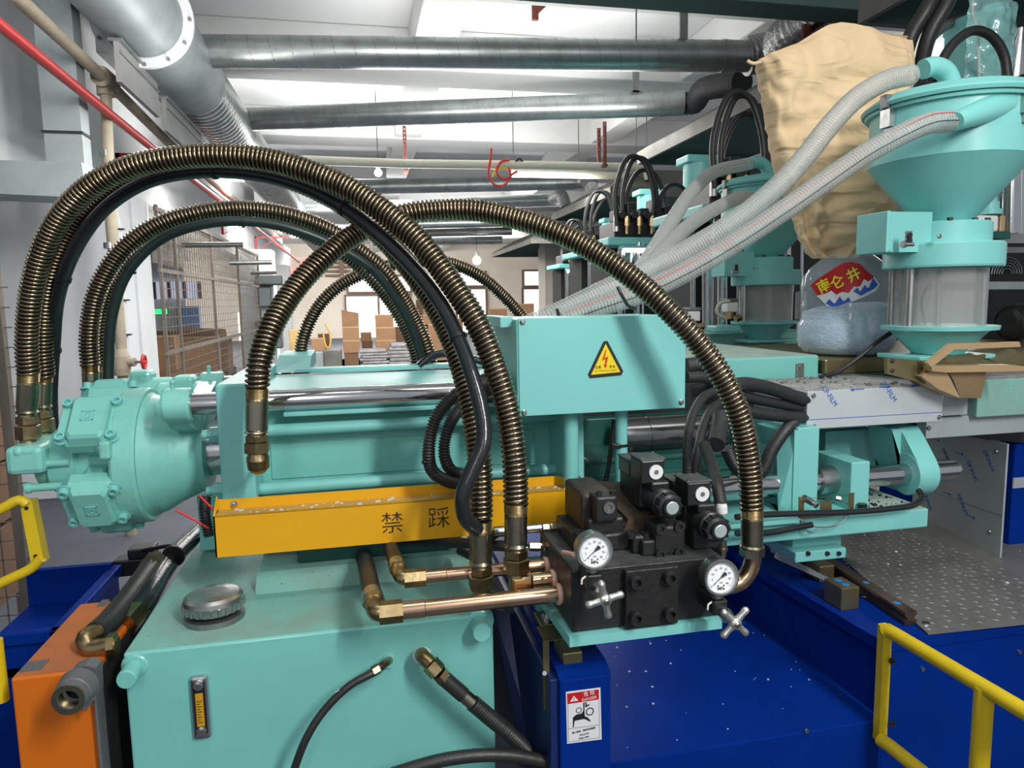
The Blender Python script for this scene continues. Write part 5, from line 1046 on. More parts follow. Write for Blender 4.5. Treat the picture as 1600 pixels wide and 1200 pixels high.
b = C_(555); MB().box(b-V((hs(66), hs(40), hs(4))), b+V((hs(68), hs(50), hs(3))), .003).build('base_plate', 'mintflat', L1)
lz([(552, 34), (509, 58)], 24)
for (dx, dy) in ((-65, -12), (62, -18), (-40, 55), (45, 50)):
    q = C_(511)+V((hs(dx*.98), hs(dy), 0)); MB().cyl(q, q+V((0, 0, hz(419)-hz(511))), hs(5.5), n=16).build('tie_column', 'steel', L1)
    MB().hexa(q-V((0, 0, hs(5))), q, hs(5)).build('column_nut', 'steel', L1)
MB().tube(spline([C_(505)+V((-.02, .03, 0)), C_(470)+V((-.045, .02, 0)), C_(440)+V((-.035, 0, 0)), C_(425)+V((.0, .0, 0))], .01), .003, 8).build('inner_wire', 'dullsteel', L1)
# motor side box
a = P(1343, 368, Yh1); 
x0, x1 = hx-hs(128), hx-hs(52); z0, z1 = hz(396), hz(336)
pts = [(x0+hs(8), z0), (x1, z0), (x1, z1), (x0+hs(8), z1), (x0, z1-hs(8)), (x0, z0+hs(8))]
MB().prism([(x, Yh1-hs(34), z) for x, z in pts], (0, hs(60), 0)).build('filter_box', 'mintflat', L1)
MB().box((x0-.002, Yh1-hs(36), z0-.001), (x0+hs(6), Yh1+hs(28), z1+.002), .003).build('box_cover', 'mintflat', L1)
for (px, py) in ((1421, 368), (1421, 376)): q = P(px, py, Yh1-hs(62)); MB().lathe(q, (0, -1, 0), [(0, hs(4)), (.003, hs(4))], 12).build('socket_hole', 'black_l', L1)
q = P(1421, 371, Yh1-hs(60)); MB().box(q-V((hs(5), 0, hs(11))), q+V((hs(5), .006, hs(9))), .001).build('socket_plate', 'dullsteel', L1)
q = P(1467, 369, Yh1-hs(64)); MB().lathe(q, (0, -1, 0), [(0, hs(3.5)), (.003, hs(3.5)), (.004, hs(2))], 12).build('head_screw', 'steel', L1)
q = P(1410, 382, Yh1-hs(62)); MB().cyl(q, q+V((hs(16), -.004, 0)), hs(3)).lathe(q, (1, 0, 0), [(0, hs(5)), (hs(4), hs(5))], 10).build('toggle_pin', 'steel', L1)
for dx in (-35, 8, 30): q = C_(350)+V((hs(dx), -hs(48), 0)); MB().hexa(q, q+V((0, 0, hs(4))), hs(4)).build('neck_bolt', 'black_l', L1)
# latches
for (px, py, ang) in ((1391, 186, -86), (1568, 178, 11)):
    an = R(ang); d = V((math.sin(an), -math.cos(an), 0)); b = V((hx, Yh1, hz(175)))+d*hs(109); tt = V((d.y, -d.x, 0))*-1
    m = MB(); 
    def pb(w_, y0, y1, o0, o1, mm=m):
        z0, z1 = hz(y0), hz(y1); c = V((hx, Yh1, 0)); mm.add([V((c.x, c.y, z))+d*(hs(o))+tt*s*hs(w_) for (z, o, s) in ((z0, o0, -1), (z0, o0, 1), (z0, o1, 1), (z0, o1, -1), (z1, o0, -1), (z1, o0, 1), (z1, o1, 1), (z1, o1, -1))], [(3, 2, 1, 0), (4, 5, 6, 7), (0, 1, 5, 4), (1, 2, 6, 5), (2, 3, 7, 6), (3, 0, 4, 7)])
    pb(6, 176, 156, 112, 122); m2 = m.build('latch_hook', 'dullsteel', L1)
    m = MB(); pb(9, 205, 178, 107, 118, m); pb(5, 218, 205, 107, 113, m); m.build('latch_body', 'steel', L1)
MB().box((hx+hs(100), Yh1-hs(30), hz(215)), (hx+hs(128), Yh1+hs(10), hz(150)), .004).build('hinge_block', 'mintflat', L1)
# inlets
MB().tube(spline([C_(142, 0), C_(130, -1), C_(112, -12), C_(105, -32), C_(110, -50)], .004), hs(14), 20).build('top_inlet', 'mintflat', L1)
s0 = V((hx-hs(12), Yh1-hs(112), hz(198))); 
TIP = P(1492, 190, 1.8-hs(112)); MB().tube([V((hx+hs(30), Yh1-hs(70), hz(190))), V((hx-hs(5), Yh1-hs(90), hz(190))), TIP], [hs(26), hs(20), hs(12)], 20).build('side_inlet', 'mintflat', L1)
c2 = P(1196, 434, 3.05)-P(1472, 400, Yh1)
L2 = dup(L1, c2, 'second mint hopper loader, farther and left of the kraft bag')
L1['group'] = L2['group'] = 'hopper loaders'
# clear hoses
def chose(pts, r, lab, stripes=()):
    path = spline([p if isinstance(p, V) else P(*p) for p in pts], .01); t = thing('suction_hose', lab, 'hose', path[0], 'clear suction hoses')
    ribbed(MB(), path, r, .0085, .0012, 18).build('hose_wall', 'clear', t)
    guard(MB(), path, r*.93, .0085, .0016, 14).build('wire_helix', 'clearrib', t)
    for (ang, m) in stripes:
        fr = frames(path); a = R(ang); st = [p+(V((0, -math.cos(a), math.sin(a)))).normalized()*(r*1.01) for p, u, v_ in fr]
        MB().tube(st, .0011, 5).build('stripe', m, t)
    return t
rc = hs(15)
chose([(1424, 117, 1.80), (1385, 126, 1.79), (1340, 152, 1.78), (1300, 192, 1.77), (1262, 240, 1.76), (1215, 292, 1.75), (1150, 345, 1.74), (1080, 388, 1.73), (1000, 428, 1.72), (930, 462, 1.72), (868, 492, 1.72), (800, 520, 1.74)], rc, 'clear hose from the top inlet of the nearest hopper loader')
chose([(1490, 190, 1.60), (1450, 193, 1.60), (1405, 212, 1.60), (1350, 242, 1.62), (1290, 283, 1.63), (1230, 325, 1.64), (1150, 378, 1.65), (1070, 425, 1.66), (1000, 458, 1.66), (940, 478, 1.68), (880, 500, 1.7)], rc*.95, 'clear hose with red and black stripe from the side of the nearest loader', ((40, 'redwire'), (-5, 'black_l')))
chose([C_(110, -48)+c2, (1118, 268, 2.95), (1085, 295, 2.8), (1050, 345, 2.55), (1020, 395, 2.3), (985, 440, 2.05), (930, 470, 1.85), (870, 495, 1.8)], rc, 'clear hose from the top inlet of the farther loader')
chose([TIP+c2, (1160, 308, 2.72), (1120, 325, 2.6), (1080, 350, 2.45), (1040, 388, 2.3), (1000, 430, 2.1), (950, 465, 1.95), (880, 495, 1.85)], rc*.95, 'clear hose from the side inlet of the farther loader')
props(MB().tube(spline([P(965, 448, 1.55), P(972, 462, 1.545), P(982, 478, 1.55), P(992, 482, 1.56)], .005), .004, 8).build('cable_tie', 'plastic'), 'black cable tie round the clear hoses above the mint box', 'cable tie')
props(MB().lathe(P(870, 482, 1.64), P(874, 496, 1.64)-P(870, 482, 1.64), [(0, .004), (.03, .004)], 8).build('cable_tie', 'plastic'), 'short black cable tie at the left end of the clear hose bundle', 'cable tie')
# outlet fittings under loader: brass slide gate
g = thing('slide_gate', 'tan and olive slide gate frame under the nearest hopper loader', 'bracket', C_(570))
Yg = 1.66
def gp(pts, Y, dy, m, nm): MB().prism([P(x, y, Y) for x, y in pts], (0, dy, 0)).build(nm, m, g)
gp([(1386, 560), (1451, 566), (1452, 576), (1447, 600), (1387, 584)], Yg, .012, 'olive', 'side_plate')
for (px, py) in ((1394, 564), (1437, 566), (1394, 579), (1437, 582)): q = P(px, py, Yg); MB().lathe(q, (0, -1, 0), [(0, .006), (.003, .006), (.004, .003)], 12).build('plate_bolt', 'rustiron', g)
a0_, a1_ = P(1455, 570, 1.64), P(1488, 540, 1.64)
gp([(1449, 567), (1486, 537), (1593, 534), (1595, 542), (1491, 546), (1456, 574)], 1.60, .012, 'tan', 'handle_frame')
gp([(1456, 572), (1580, 570), (1600, 572), (1600, 580), (1480, 582), (1456, 580)], 1.62, .03, 'tan', 'lower_frame')
gp([(1478, 560), (1540, 553), (1540, 560), (1478, 566)], 1.66, .05, 'olive', 'gate_blade')
gp([(1545, 562), (1585, 545), (1590, 552), (1560, 566)], 1.72, .02, 'olive', 'arm')
gp([(1452, 580), (1480, 582), (1500, 622), (1466, 608), (1440, 588)], 1.64, .08, 'tan', 'chute_side')
MB().rings([[P(x, y, Y) for x, y, Y in ((1482, 582, 1.64), (1540, 580, 1.64), (1540, 576, 1.8), (1482, 578, 1.8))], [P(x, y, Y) for x, y, Y in ((1490, 594, 1.65), (1540, 592, 1.65), (1540, 590, 1.78), (1490, 590, 1.78))], [P(x, y, Y) for x, y, Y in ((1500, 622, 1.68), (1533, 622, 1.68), (1533, 618, 1.75), (1500, 618, 1.75))]], True, False).build('chute', 'tan', g)
# ================= BOTTLE AND BAG =================
Yb_ = 2.18; bxc = P(1323, 480, Yb_).x
def bz(y): return P(1323, y, Yb_).z
def bs(n): return S(n, Yb_, 1323)
bt = thing('water_bottle', 'big clear bottle of pale blue granules with a red label, under the kraft bag', 'bottle', (bxc, Yb_, bz(556)))
prof = [(553, 50), (549, 62), (540, 69), (528, 72), (506, 72), (498, 67), (488, 66), (478, 67), (470, 66), (458, 67), (446, 68), (432, 65), (418, 56), (406, 42), (398, 32)]
z0 = bz(553)
MB().lathe((bxc, Yb_, z0), (0, 0, 1), [(bz(y)-z0, bs(r)) for y, r in prof], 48, cap=False).build('bottle_wall', 'pet', bt)
MB().lathe((bxc, Yb_, bz(498)), (0, 0, 1), [(bz(y)-bz(498), bs(62)) for y in (498, 440, 405)], 4, smooth=False, ph=.8, cap=False)
# granule fill: rings whose top tilts
gr = [[V((bxc+math.cos(a)*bs(r-2), Yb_+math.sin(a)*bs(r-2), bz(y)+(math.sin(a*2+.6)*bs(3)+math.cos(a)*bs(5) if y <= 480 else 0))) for a in [i*2*math.pi/48 for i in range(48)]] for y, r in ((552, 50), (548, 61), (540, 68), (528, 71), (506, 71), (498, 66), (488, 65), (480, 66))]
gr += [[V((bxc+math.cos(a)*bs(r), Yb_+math.sin(a)*bs(r), bz(479)+bs(5)*(1-r/64)+math.cos(a)*bs(5)*r/64)) for a in [i*2*math.pi/48 for i in range(48)]] for r in (45, 22, 1)]
MB().rings(gr).build('granule_fill', 'granule', bt, kind='stuff')
def cylhit(px, py, Rr, eps):
    d = ray(px, py); o = CAM; ax_, ay_ = d.x, d.y; bx_, by_ = o.x-bxc, o.y-Yb_
    A_ = ax_*ax_+ay_*ay_; B_ = 2*(ax_*bx_+ay_*by_); C2 = bx_*bx_+by_*by_-(Rr+eps)**2; D = B_*B_-4*A_*C2
    return o+d*((-B_-math.sqrt(max(D, 0)))/(2*A_))
RL = bs(68)
def wrap(pts, m, nm, eps, parent):
    bm = bmesh.new(); vs = [bm.verts.new((x, y, 0)) for x, y in pts]; bm.faces.new(vs); x0 = min(p[0] for p in pts); x1 = max(p[0] for p in pts)
    for i in range(1, 16): bmesh.ops.bisect_plane(bm, geom=bm.verts[:]+bm.edges[:]+bm.faces[:], plane_co=(x0+(x1-x0)*i/16, 0, 0), plane_no=(1, 0, 0))
    for v in bm.verts: v.co = cylhit(v.co.x, v.co.y, RL, eps)
    bmesh.ops.triangulate(bm, faces=bm.faces[:]); return MB().bm(bm).build(nm, m, parent)
lab = wrap([(1266, 446), (1276, 437), (1316, 411), (1330, 409), (1343, 412), (1360, 428), (1374, 440), (1370, 450), (1340, 462), (1312, 468), (1290, 466), (1277, 461)], 'red_l', 'label', .001, bt)
wrap([(1276, 462), (1290, 459), (1299, 454), (1306, 461), (1316, 456), (1326, 458), (1335, 447), (1342, 451), (1350, 436), (1358, 441), (1366, 432), (1375, 444), (1368, 455), (1345, 466), (1322, 475), (1304, 479), (1292, 478)], 'white_l', 'snow_print', .002, lab)
wrap([(1290, 474), (1296, 467), (1304, 475), (1312, 463), (1318, 471), (1326, 464), (1330, 471), (1310, 478), (1300, 479)], 'blue_l', 'mountain_print', .003, lab)
wrap([(1333, 455), (1340, 449), (1344, 456), (1351, 445), (1357, 451), (1364, 434), (1372, 445), (1366, 451), (1345, 462)], 'blue_l', 'mountain_print', .003, lab)
def wtext(s, px, py, size, m, rot, par):
    c = bpy.data.curves.new('t', 'FONT'); c.body = s; c.size = size; c.extrude = 0; c.align_x = 'CENTER'; c.align_y = 'CENTER'; c.offset = .45; c.resolution_u = 2
    o = bpy.data.objects.new('t', c); sc.collection.objects.link(o); bpy.context.view_layer.update()
    me = bpy.data.meshes.new_from_object(o.evaluated_get(bpy.context.evaluated_depsgraph_get())); bpy.data.objects.remove(o)
    cr, sr = math.cos(R(rot)), math.sin(R(rot))
    for v in me.vertices: v.co = cylhit(px+v.co.x*cr-v.co.y*sr, py-(v.co.x*sr+v.co.y*cr), RL, .004)
    me.materials.clear(); me.materials.append(M[m]); o = bpy.data.objects.new('character', me); sc.collection.objects.link(o); o.parent = par
for ch, px, py in (('南', 1288, 448), ('仑', 1309, 442), ('井', 1334, 430)): wtext(ch, px, py, 22, 'gold_l', 28, lab)
# kraft bag
Yk_ = 2.26
lev = [(404, 1272, 1330, .020), (392, 1262, 1345, .03), (372, 1250, 1362, .045), (350, 1243, 1385, .055), (325, 1238, 1398, .065), (290, 1226, 1402, .075), (250, 1212, 1406, .08), (205, 1204, 1410, .08), (160, 1196, 1416, .08), (115, 1190, 1420, .075)]
rs = []; n = 96
def kring(y, xl, xr, dp, topf=None, k=0):
    a = P(xl, y, Yk_); b = P(xr, y, Yk_); c = (a+b)/2; hw = (b.x-a.x)/2; out = []
    for i in range(n):
        t = 2*math.pi*i/n; cx, sx = math.cos(t), math.sin(t)
        ex = math.copysign(abs(cx)**.6, cx); ey = math.copysign(abs(sx)**.6, sx)
        lo = min(1, max(0, (y-230)/120)); nz = noise.noise(V((cx*2.2+y*.006, sx*2, y*.022))); rg = abs(noise.noise(V((cx*3+y*.012, sx*2+3, y*.035)))); fold = .010*math.sin(t*5+y*.008+2*nz)+.016*lo*math.sin(t*8+1.5*nz)+.035*nz-.035*rg+.007*math.sin(y*.16+4*cx+5*nz)*(.35+lo)+.010*abs(noise.noise(V((cx*5+y*.03, sx*4, y*.07))))
        z = c.z+(topf(ex*hw+c.x) if topf else 0)
        out.append(V((c.x+ex*(hw+fold*.25), Yk_+ey*(dp+fold*1.0), z)))
    return out
full = []
for (l0, l1) in zip(lev, lev[1:]):
    m_ = 8
    for j in range(m_): f = j/m_; full.append(tuple(l0[q]+(l1[q]-l0[q])*f for q in range(4)))
full.append(lev[-1])
for l in full: rs.append(kring(*l))
tl = [P(1184, 94, Yk_), P(1240, 70, Yk_), P(1296, 38, Yk_), P(1330, 40, Yk_), P(1375, 54, Yk_), P(1419, 64, Yk_)]
def topz(x, f, base):
    for a, b in zip(tl, tl[1:]):
        if x <= b.x: 
            q = min(max((x-a.x)/(b.x-a.x), 0), 1); return (a.z+(b.z-a.z)*q-base)*f
    return (tl[-1].z-base)*f
zt_ = P(1305, 115, Yk_).z
for f, dp in ((.3, .07), (.6, .055), (.85, .035), (1.0, .02)):
    rs.append(kring(115, 1188-f*4, 1420, dp, lambda x, f=f: topz(x, f, zt_)))
bag = thing('kraft_bag', 'wrinkled kraft paper bag emptying down into the big clear bottle', 'bag', (bxc, Yk_, bz(400)))
MB().rings(rs).build('bag_body', 'kraft', bag)
q = P(1186, 95, Yk_-.02); MB().tube(spline([P(1168, 95, 2.24), P(1175, 99, 2.24), P(1190, 97, 2.25), P(1205, 92, 2.25)], .01), .006, 8).build('torn_lip', 'kraft', bag)
MB().prism([P(1300, 36, 2.25), P(1345, 46, 2.25), P(1378, 58, 2.25), P(1415, 64, 2.25), P(1419, 56, 2.25), P(1380, 52, 2.25), P(1345, 40, 2.25)], (0, .02, 0)).build('folded_edge', 'tan', bag)
props(MB().tube(spline([P(1400, 515, 1.9), P(1370, 535, 1.9), P(1340, 560, 1.9), P(1305, 583, 1.92), P(1280, 590, 1.95)], .01), .007, 10).build('black_cable', 'rubber'), 'black cable slanting in front of the bottle foot', 'cable')
print('L2', L2.location, L1.location, c2)
# ================= RIGHT: MACHINE BODY =================
dk0 = P(1377, 1125, 1.44).z
# big mint body with dusty top
Ybb = 2.02; A = P(1063, 562, Ybb); B = P(1280, 556, Ybb); Cc = P(1285, 605, Ybb); zt = (A.z+B.z)/2
body = thing('rubber_press', 'big mint machine head block with debris scattered on its top', 'machine', (A.x, Ybb, 1.2))
MB().box((A.x-.06, Ybb, P(1170, 606, Ybb).z), (B.x, 2.9, zt), .006).build('head_block', 'mint', body)
MB().box((A.x-.055, Ybb+.005, zt-.001), (B.x-.005, 2.89, zt+.001)).build('debris_layer', 'mintdebris', body)
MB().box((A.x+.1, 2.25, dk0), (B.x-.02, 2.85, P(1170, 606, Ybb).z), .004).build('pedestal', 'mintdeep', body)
q = P(1249, 578, Ybb); MB().box(q+V((-.014, -.006, -.06)), q+V((.014, 0, .022)), .002).build('steel_strip', 'dullsteel', body)
MB().lathe(q+V((0, -.006, .01)), (0, -1, 0), [(0, .006), (.003, .006)], 10).build('strip_screw', 'dullsteel', body)
# second, farther shelf platform under bottle
zf = P(1320, 552, 2.18).z
a = P(1283, 560, 2.0)
props(MB().box((B.x+.01, 2.0, zf-.05), (P(1600, 560, 2.1).x+.4, 2.75, zf-.002), .004).build('shelf_platform', 'olive'), 'dark olive platform carrying the granule bottle', 'platform')
props(MB().box((B.x+.02, 1.98, zf-.22), (P(1600, 600, 2.0).x+.3, 2.02, zf-.05), .004).build('drip_panel', 'hood'), 'dark panel behind the filmed steel cover', 'panel')
for i, (px, py) in enumerate(((1290, 552), (1345, 556), (1372, 558))):
    pass
# filmed stainless cover
Ys = 1.70; a = P(1262, 612, Ys); b = P(1475, 602, Ys); c = P(1262, 671, Ys); d = P(1475, 648, Ys)
cov = thing('cable_duct_cover', 'blue filmed stainless cover box with printed arrows, right of the black hoses', 'cover', c)
MB().box((a.x, Ys, c.z), (b.x, 2.0, a.z), .002).build('cover', 'film', cov)
MB().box((a.x+.003, Ys+.004, a.z-.001), (b.x, 1.99, a.z+.002)).build('debris_layer', 'dustgrey', cov)
m = MB()
for i in range(60):
    x = random.uniform(a.x+.01, b.x-.1); y = random.uniform(Ys+.01, 1.95); s = random.uniform(.002, .008)
    m.quad8([(x-s, y-s, a.z), (x+s*1.4, y-s*.6, a.z), (x+s, y+s*.8, a.z), (x-s*.7, y+s, a.z), (x-s*.8, y-s*.7, a.z+s*1.2), (x+s, y-s*.5, a.z+s*.9), (x+s*.8, y+s*.5, a.z+s*1.4), (x-s*.5, y+s*.7, a.z+s)])
m.build('debris_flakes', 'paperstack', cov, kind='stuff')
MB().box((a.x, Ys-.0004, P(1360, 651, Ys).z), (b.x, Ys, P(1360, 650, Ys).z)).build('fold_line', 'blue_l', cov)
for (px, py) in ((1271, 618), (1271, 666), (1467, 652)): q = P(px, py, Ys); MB().lathe(q, (0, -1, 0), [(0, .007), (.002, .007), (.005, .005)], 12).hexa(q+V((0, -.004, 0)), q+V((0, -.007, 0)), .004).build('screw', 'steel', cov)
for px, py in ((1296, 619), (1389, 612)):
    q = P(px, py, Ys); text('CP-FILM', (q.x, Ys-.0006, q.z), .020, 'blue_l', cov, 'film_print', ry=-52)
def arrow(px, py, L, par, Y, sgn=-1, m='blue_l'):
    q = P(px, py, Y); x = q.x; z = q.z; MB().prism([(x, Y-.0006, z), (x-sgn*.012, Y-.0006, z+.005), (x-sgn*.012, Y-.0006, z+.001), (x-sgn*L, Y-.0006, z+.002), (x-sgn*L, Y-.0006, z-.0005), (x-sgn*.012, Y-.0006, z-.001), (x-sgn*.012, Y-.0006, z-.005)], (0, -.0003, 0)).build('film_arrow', m, par)
arrow(1328, 609, .045, cov, Ys)
arrow(1393, 604, .04, cov, Ys, 1); arrow(1422, 603, .04, cov, Ys)
# lower steel trough
a = P(1476, 622, 1.72); b = P(1640, 610, 1.72)
t = thing('steel_trough', 'grey steel trough running out at the right edge under the slide gate', 'trough', a)
MB().box((a.x, 1.76, P(1476, 650, 1.76).z), (P(1512, 640, 1.76).x, 1.8, P(1476, 618, 1.76).z), .002).build('end_plate', 'filmdark', t)
MB().box((P(1447, 680, 1.78).x, 1.78, P(1500, 682, 1.78).z), (P(1640, 660, 1.78).x, 1.82, P(1500, 650, 1.78).z), .002).build('lower_rail', 'filmdark', t)
MB().box((P(1528, 620, 1.75).x, 1.75, P(1600, 648, 1.75).z), (P(1640, 620, 1.75).x, 2.1, P(1600, 590, 1.75).z), .003).build('mint_panel', 'mintdust', t)
MB().box((P(1528, 620, 1.75).x, 1.75, P(1600, 590, 1.75).z), (P(1640, 620, 1.75).x, 2.1, P(1600, 587, 1.75).z+.003)).build('debris_layer', 'paperstack', t)
for (px, py) in ((1451, 669),): q = P(px, py, 1.78); MB().lathe(q, (0, -1, 0), [(0, .008), (.004, .006)], 12).build('screw', 'steel', t)
props(MB().prism([P(x, y, 1.9) for x, y in ((1500, 680), (1600, 676), (1640, 680), (1640, 693), (1600, 692), (1550, 688))], (0, .2, 0)).build('slotted_disc', 'plastic'), 'dark disc edge under the grey steel trough', 'disc')
# black hoses into the cover
def bh(pts, r, lab, m='sleeve', nm='rubber_hose'): return props(MB().tube(spline([P(*p) for p in pts], .008), r, 16).build(nm, m), lab, 'hose')
bh([(1080, 610, 1.62), (1110, 605, 1.60), (1145, 602, 1.60), (1165, 600, 1.62), (1200, 606, 1.66), (1262, 626, 1.72), (1290, 632, 1.74)], .018, 'fat sleeved black hose entering the filmed cover, upper one')
bh([(1090, 622, 1.66), (1130, 625, 1.64), (1160, 640, 1.64), (1200, 648, 1.66), (1262, 652, 1.72), (1290, 652, 1.74)], .016, 'fat sleeved black hose entering the filmed cover, lower one')
bh([(1072, 590, 1.55), (1100, 590, 1.56), (1130, 610, 1.6), (1165, 620, 1.64), (1262, 640, 1.74)], .014, 'black hose between the two fat sleeved hoses')
bh([(1118, 610, 1.56), (1098, 622, 1.50), (1082, 650, 1.44), (1075, 690, 1.38), (1074, 730, 1.36), (1076, 770, 1.36)], .0105, 'slim black hose dropping behind the solenoids, left one of two')
bh([(1130, 625, 1.56), (1112, 640, 1.50), (1098, 670, 1.44), (1090, 710, 1.38), (1085, 745, 1.36), (1084, 780, 1.36)], .0105, 'slim black hose dropping behind the solenoids, right one of two')
bh([(1128, 650, 1.45), (1122, 672, 1.42), (1118, 695, 1.38)], .020, 'foam sleeved black hose end hanging by the bronze arch', 'sleeve')
bh([(1072, 572, 1.62), (1100, 570, 1.62), (1125, 590, 1.64), (1140, 615, 1.66)], .02, 'black hose leaving the right side of the mint box, upper one')
props(ribbed(MB(), spline([P(1240, 660, 1.70), P(1225, 675, 1.66), P(1205, 705, 1.62), (P(1192, 735, 1.60)), P(1175, 745, 1.6), P(1150, 730, 1.6), P(1135, 700, 1.6)], .008), .017, .006, .003, 16).build('ribbed_hose', 'rubber'), 'ribbed black hose dipping behind the lower end of the wide arch', 'hose')
bh([(985, 700, 1.5), (975, 745, 1.5), (972, 790, 1.5), (968, 840, 1.45)], .006, 'thin black cable beside the right mint post', 'rubber', 'black_cable')
bh([(960, 655, 1.52), (955, 700, 1.52), (945, 760, 1.52), (935, 800, 1.5)], .006, 'thin black cable left of the right mint post', 'rubber', 'black_cable')
# heating barrel between blocks
a = P(915, 690, 1.62); b = P(1120, 670, 1.75)
ax_z = P(1050, 675, 1.8).z
t = thing('injection_barrel', 'polished steel barrel with dark green guard behind the solenoid valves', 'barrel', (a.x, 1.8, ax_z))
MB().lathe((P(985, 680, 1.75).x, 1.82, ax_z-.01), AX, [(0, .03), (.0, .055), (.07, .055), (.07, .057), (.074, .057), (.074, .055), (.30, .055)], 36).build('barrel_tube', 'darksteel', t)
MB().box((P(900, 690, 1.9).x, 1.97, P(1000, 800, 1.9).z), (P(1262, 690, 1.9).x, 2.0, P(1100, 600, 1.95).z), .003).build('shade_backdrop', 'darkroom', t)  # black backdrop in place of the deep shade under the electrical box
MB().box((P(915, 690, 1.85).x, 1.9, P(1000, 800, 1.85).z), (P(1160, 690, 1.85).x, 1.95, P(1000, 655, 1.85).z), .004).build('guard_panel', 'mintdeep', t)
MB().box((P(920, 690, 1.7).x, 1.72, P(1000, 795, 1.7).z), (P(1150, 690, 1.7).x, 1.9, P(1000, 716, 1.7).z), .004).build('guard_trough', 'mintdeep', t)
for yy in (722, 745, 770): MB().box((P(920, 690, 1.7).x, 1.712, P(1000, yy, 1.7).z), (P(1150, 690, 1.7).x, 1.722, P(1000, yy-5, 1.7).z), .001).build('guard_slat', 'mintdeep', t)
# ================= CARRIAGE =================
Yr = 1.72; zr = P(1400, 741, Yr).z; rr = S(20, Yr, 1300)
rod = thing('carriage_rod', 'thick chrome carriage rod along the right side, nearer one', 'rod', (P(1120, 765, Yr).x, Yr, zr))
MB().lathe((P(1095, 765, Yr).x, Yr, zr), AX, [(0, rr*1.0), (P(1235, 755, Yr).x-P(1095, 765, Yr).x-.004, rr), (P(1235, 755, Yr).x-P(1095, 765, Yr).x, rr*.94)], 36).build('rod_sleeve', 'chrome', rod)
MB().lathe((P(1235, 755, Yr).x, Yr, zr), AX, [(0, rr*.86), (P(1488, 740, Yr).x-P(1235, 755, Yr).x, rr*.86), (P(1491, 740, Yr).x-P(1235, 755, Yr).x, rr*.8)], 36).build('rod_bar', 'chrome', rod)
MB().lathe((P(1275, 755, Yr).x, Yr, zr), AX, [(0, rr*1.1), (P(1324, 755, Yr).x-P(1275, 755, Yr).x, rr*1.1), (P(1324, 755, Yr).x-P(1275, 755, Yr).x, rr*.8)], 36).build('rod_bush', 'steel', rod)
q = P(1300, 712, 2.0); props(MB().lathe((P(1270, 712, 2.0).x, 2.0, q.z), AX, [(0, .03), (P(1314, 712, 2.0).x-P(1270, 712, 2.0).x, .03), (P(1314, 712, 2.0).x-P(1270, 712, 2.0).x, .02)], 28).build('carriage_rod', 'chrome'), 'short visible chrome carriage rod, farther one', 'rod')
car = thing('carriage', 'mint carriage frame with rod eye, uprights and long base beam at right', 'machine', P(1150, 830, 1.6))
# base beam
Yq = 1.60; a = P(1130, 838, Yq); b = P(1450, 818, Yq); t_ = P(1450, 795, Yq); zt = t_.z; zb2 = b.z-.004
MB().box((P(1020, 830, Yq).x, Yq, zb2-.006), (b.x, 1.9, zt), .004).build('base_beam', 'mintflat', car)
MB().box((P(1360, 790, Yq).x, Yq+.005, zt-.001), (b.x-.004, 1.89, zt+.001)).build('debris_layer', 'mintdebris', car)
m = MB()
for i in range(50):
    x = random.uniform(P(1350, 790, Yq).x, b.x-.02); y = random.uniform(Yq+.01, 1.8); s = random.uniform(.0015, .006)
    m.quad8([(x-s, y-s, zt), (x+s*1.4, y-s*.6, zt), (x+s, y+s*.8, zt), (x-s*.7, y+s, zt), (x-s*.8, y-s*.7, zt+s*1.2), (x+s, y-s*.5, zt+s*.9), (x+s*.8, y+s*.5, zt+s*1.4), (x-s*.5, y+s*.7, zt+s)])
m.build('debris_flakes', 'black_l', car, kind='stuff')
MB().box((P(1135, 812, Yq).x, Yq-.02, zt+.0), (P(1245, 800, Yq).x, Yq, zt+.012), .002).build('side_strip', 'mintflat', car)
# upright
a = P(1247, 672, 1.66); b = P(1281, 672, 1.66)
MB().box((a.x, 1.66, zt-.001), (b.x, 1.78, P(1262, 668, 1.66).z), .003).build('upright', 'mintflat', car)
MB().prism([(a.x+.002, 1.9, P(1262, 690, 1.7).z+.06), (a.x+.002, 1.66, P(1262, 672, 1.66).z), (a.x+.002, 1.66, zt), (a.x+.002, 1.9, zt)], (-.012, 0, 0)).build('web_plate', 'mintflat', car)
MB().box((P(1180, 700, 1.9).x, 1.9, zt), (b.x, 1.93, P(1262, 676, 1.9).z), .003).build('back_plate', 'mintflat', car)
MB().quad8([(P(1216, 800, 1.68).x, 1.68, zt), (a.x, 1.66, zt), (a.x, 1.80, zt), (P(1216, 800, 1.8).x, 1.82, zt), (P(1226, 672, 1.68).x, 1.72, P(1240, 672, 1.7).z), (a.x, 1.66, P(1262, 672, 1.66).z), (a.x, 1.80, P(1262, 672, 1.66).z), (P(1226, 672, 1.68).x, 1.82, P(1240, 672, 1.7).z)]).build('gusset', 'mintflat', car)
a = P(1331, 724, 1.64); b = P(1360, 722, 1.64)
MB().box((a.x, 1.64, zt-.001), (b.x, 1.80, P(1345, 722, 1.64).z), .003).build('stop_block', 'mintflat', car)
q = P(1350, 781, 1.62); MB().cyl((q.x, 1.625, zt), (q.x, 1.625, zt+.022), .012).build('rubber_stop', 'plastic', car)
a = P(1290, 690, 1.92); b = P(1380, 670, 1.92)
MB().box((a.x, 1.92, zt), (b.x, 1.96, P(1330, 672, 1.92).z), .003).build('rear_plate', 'mintflat', car)
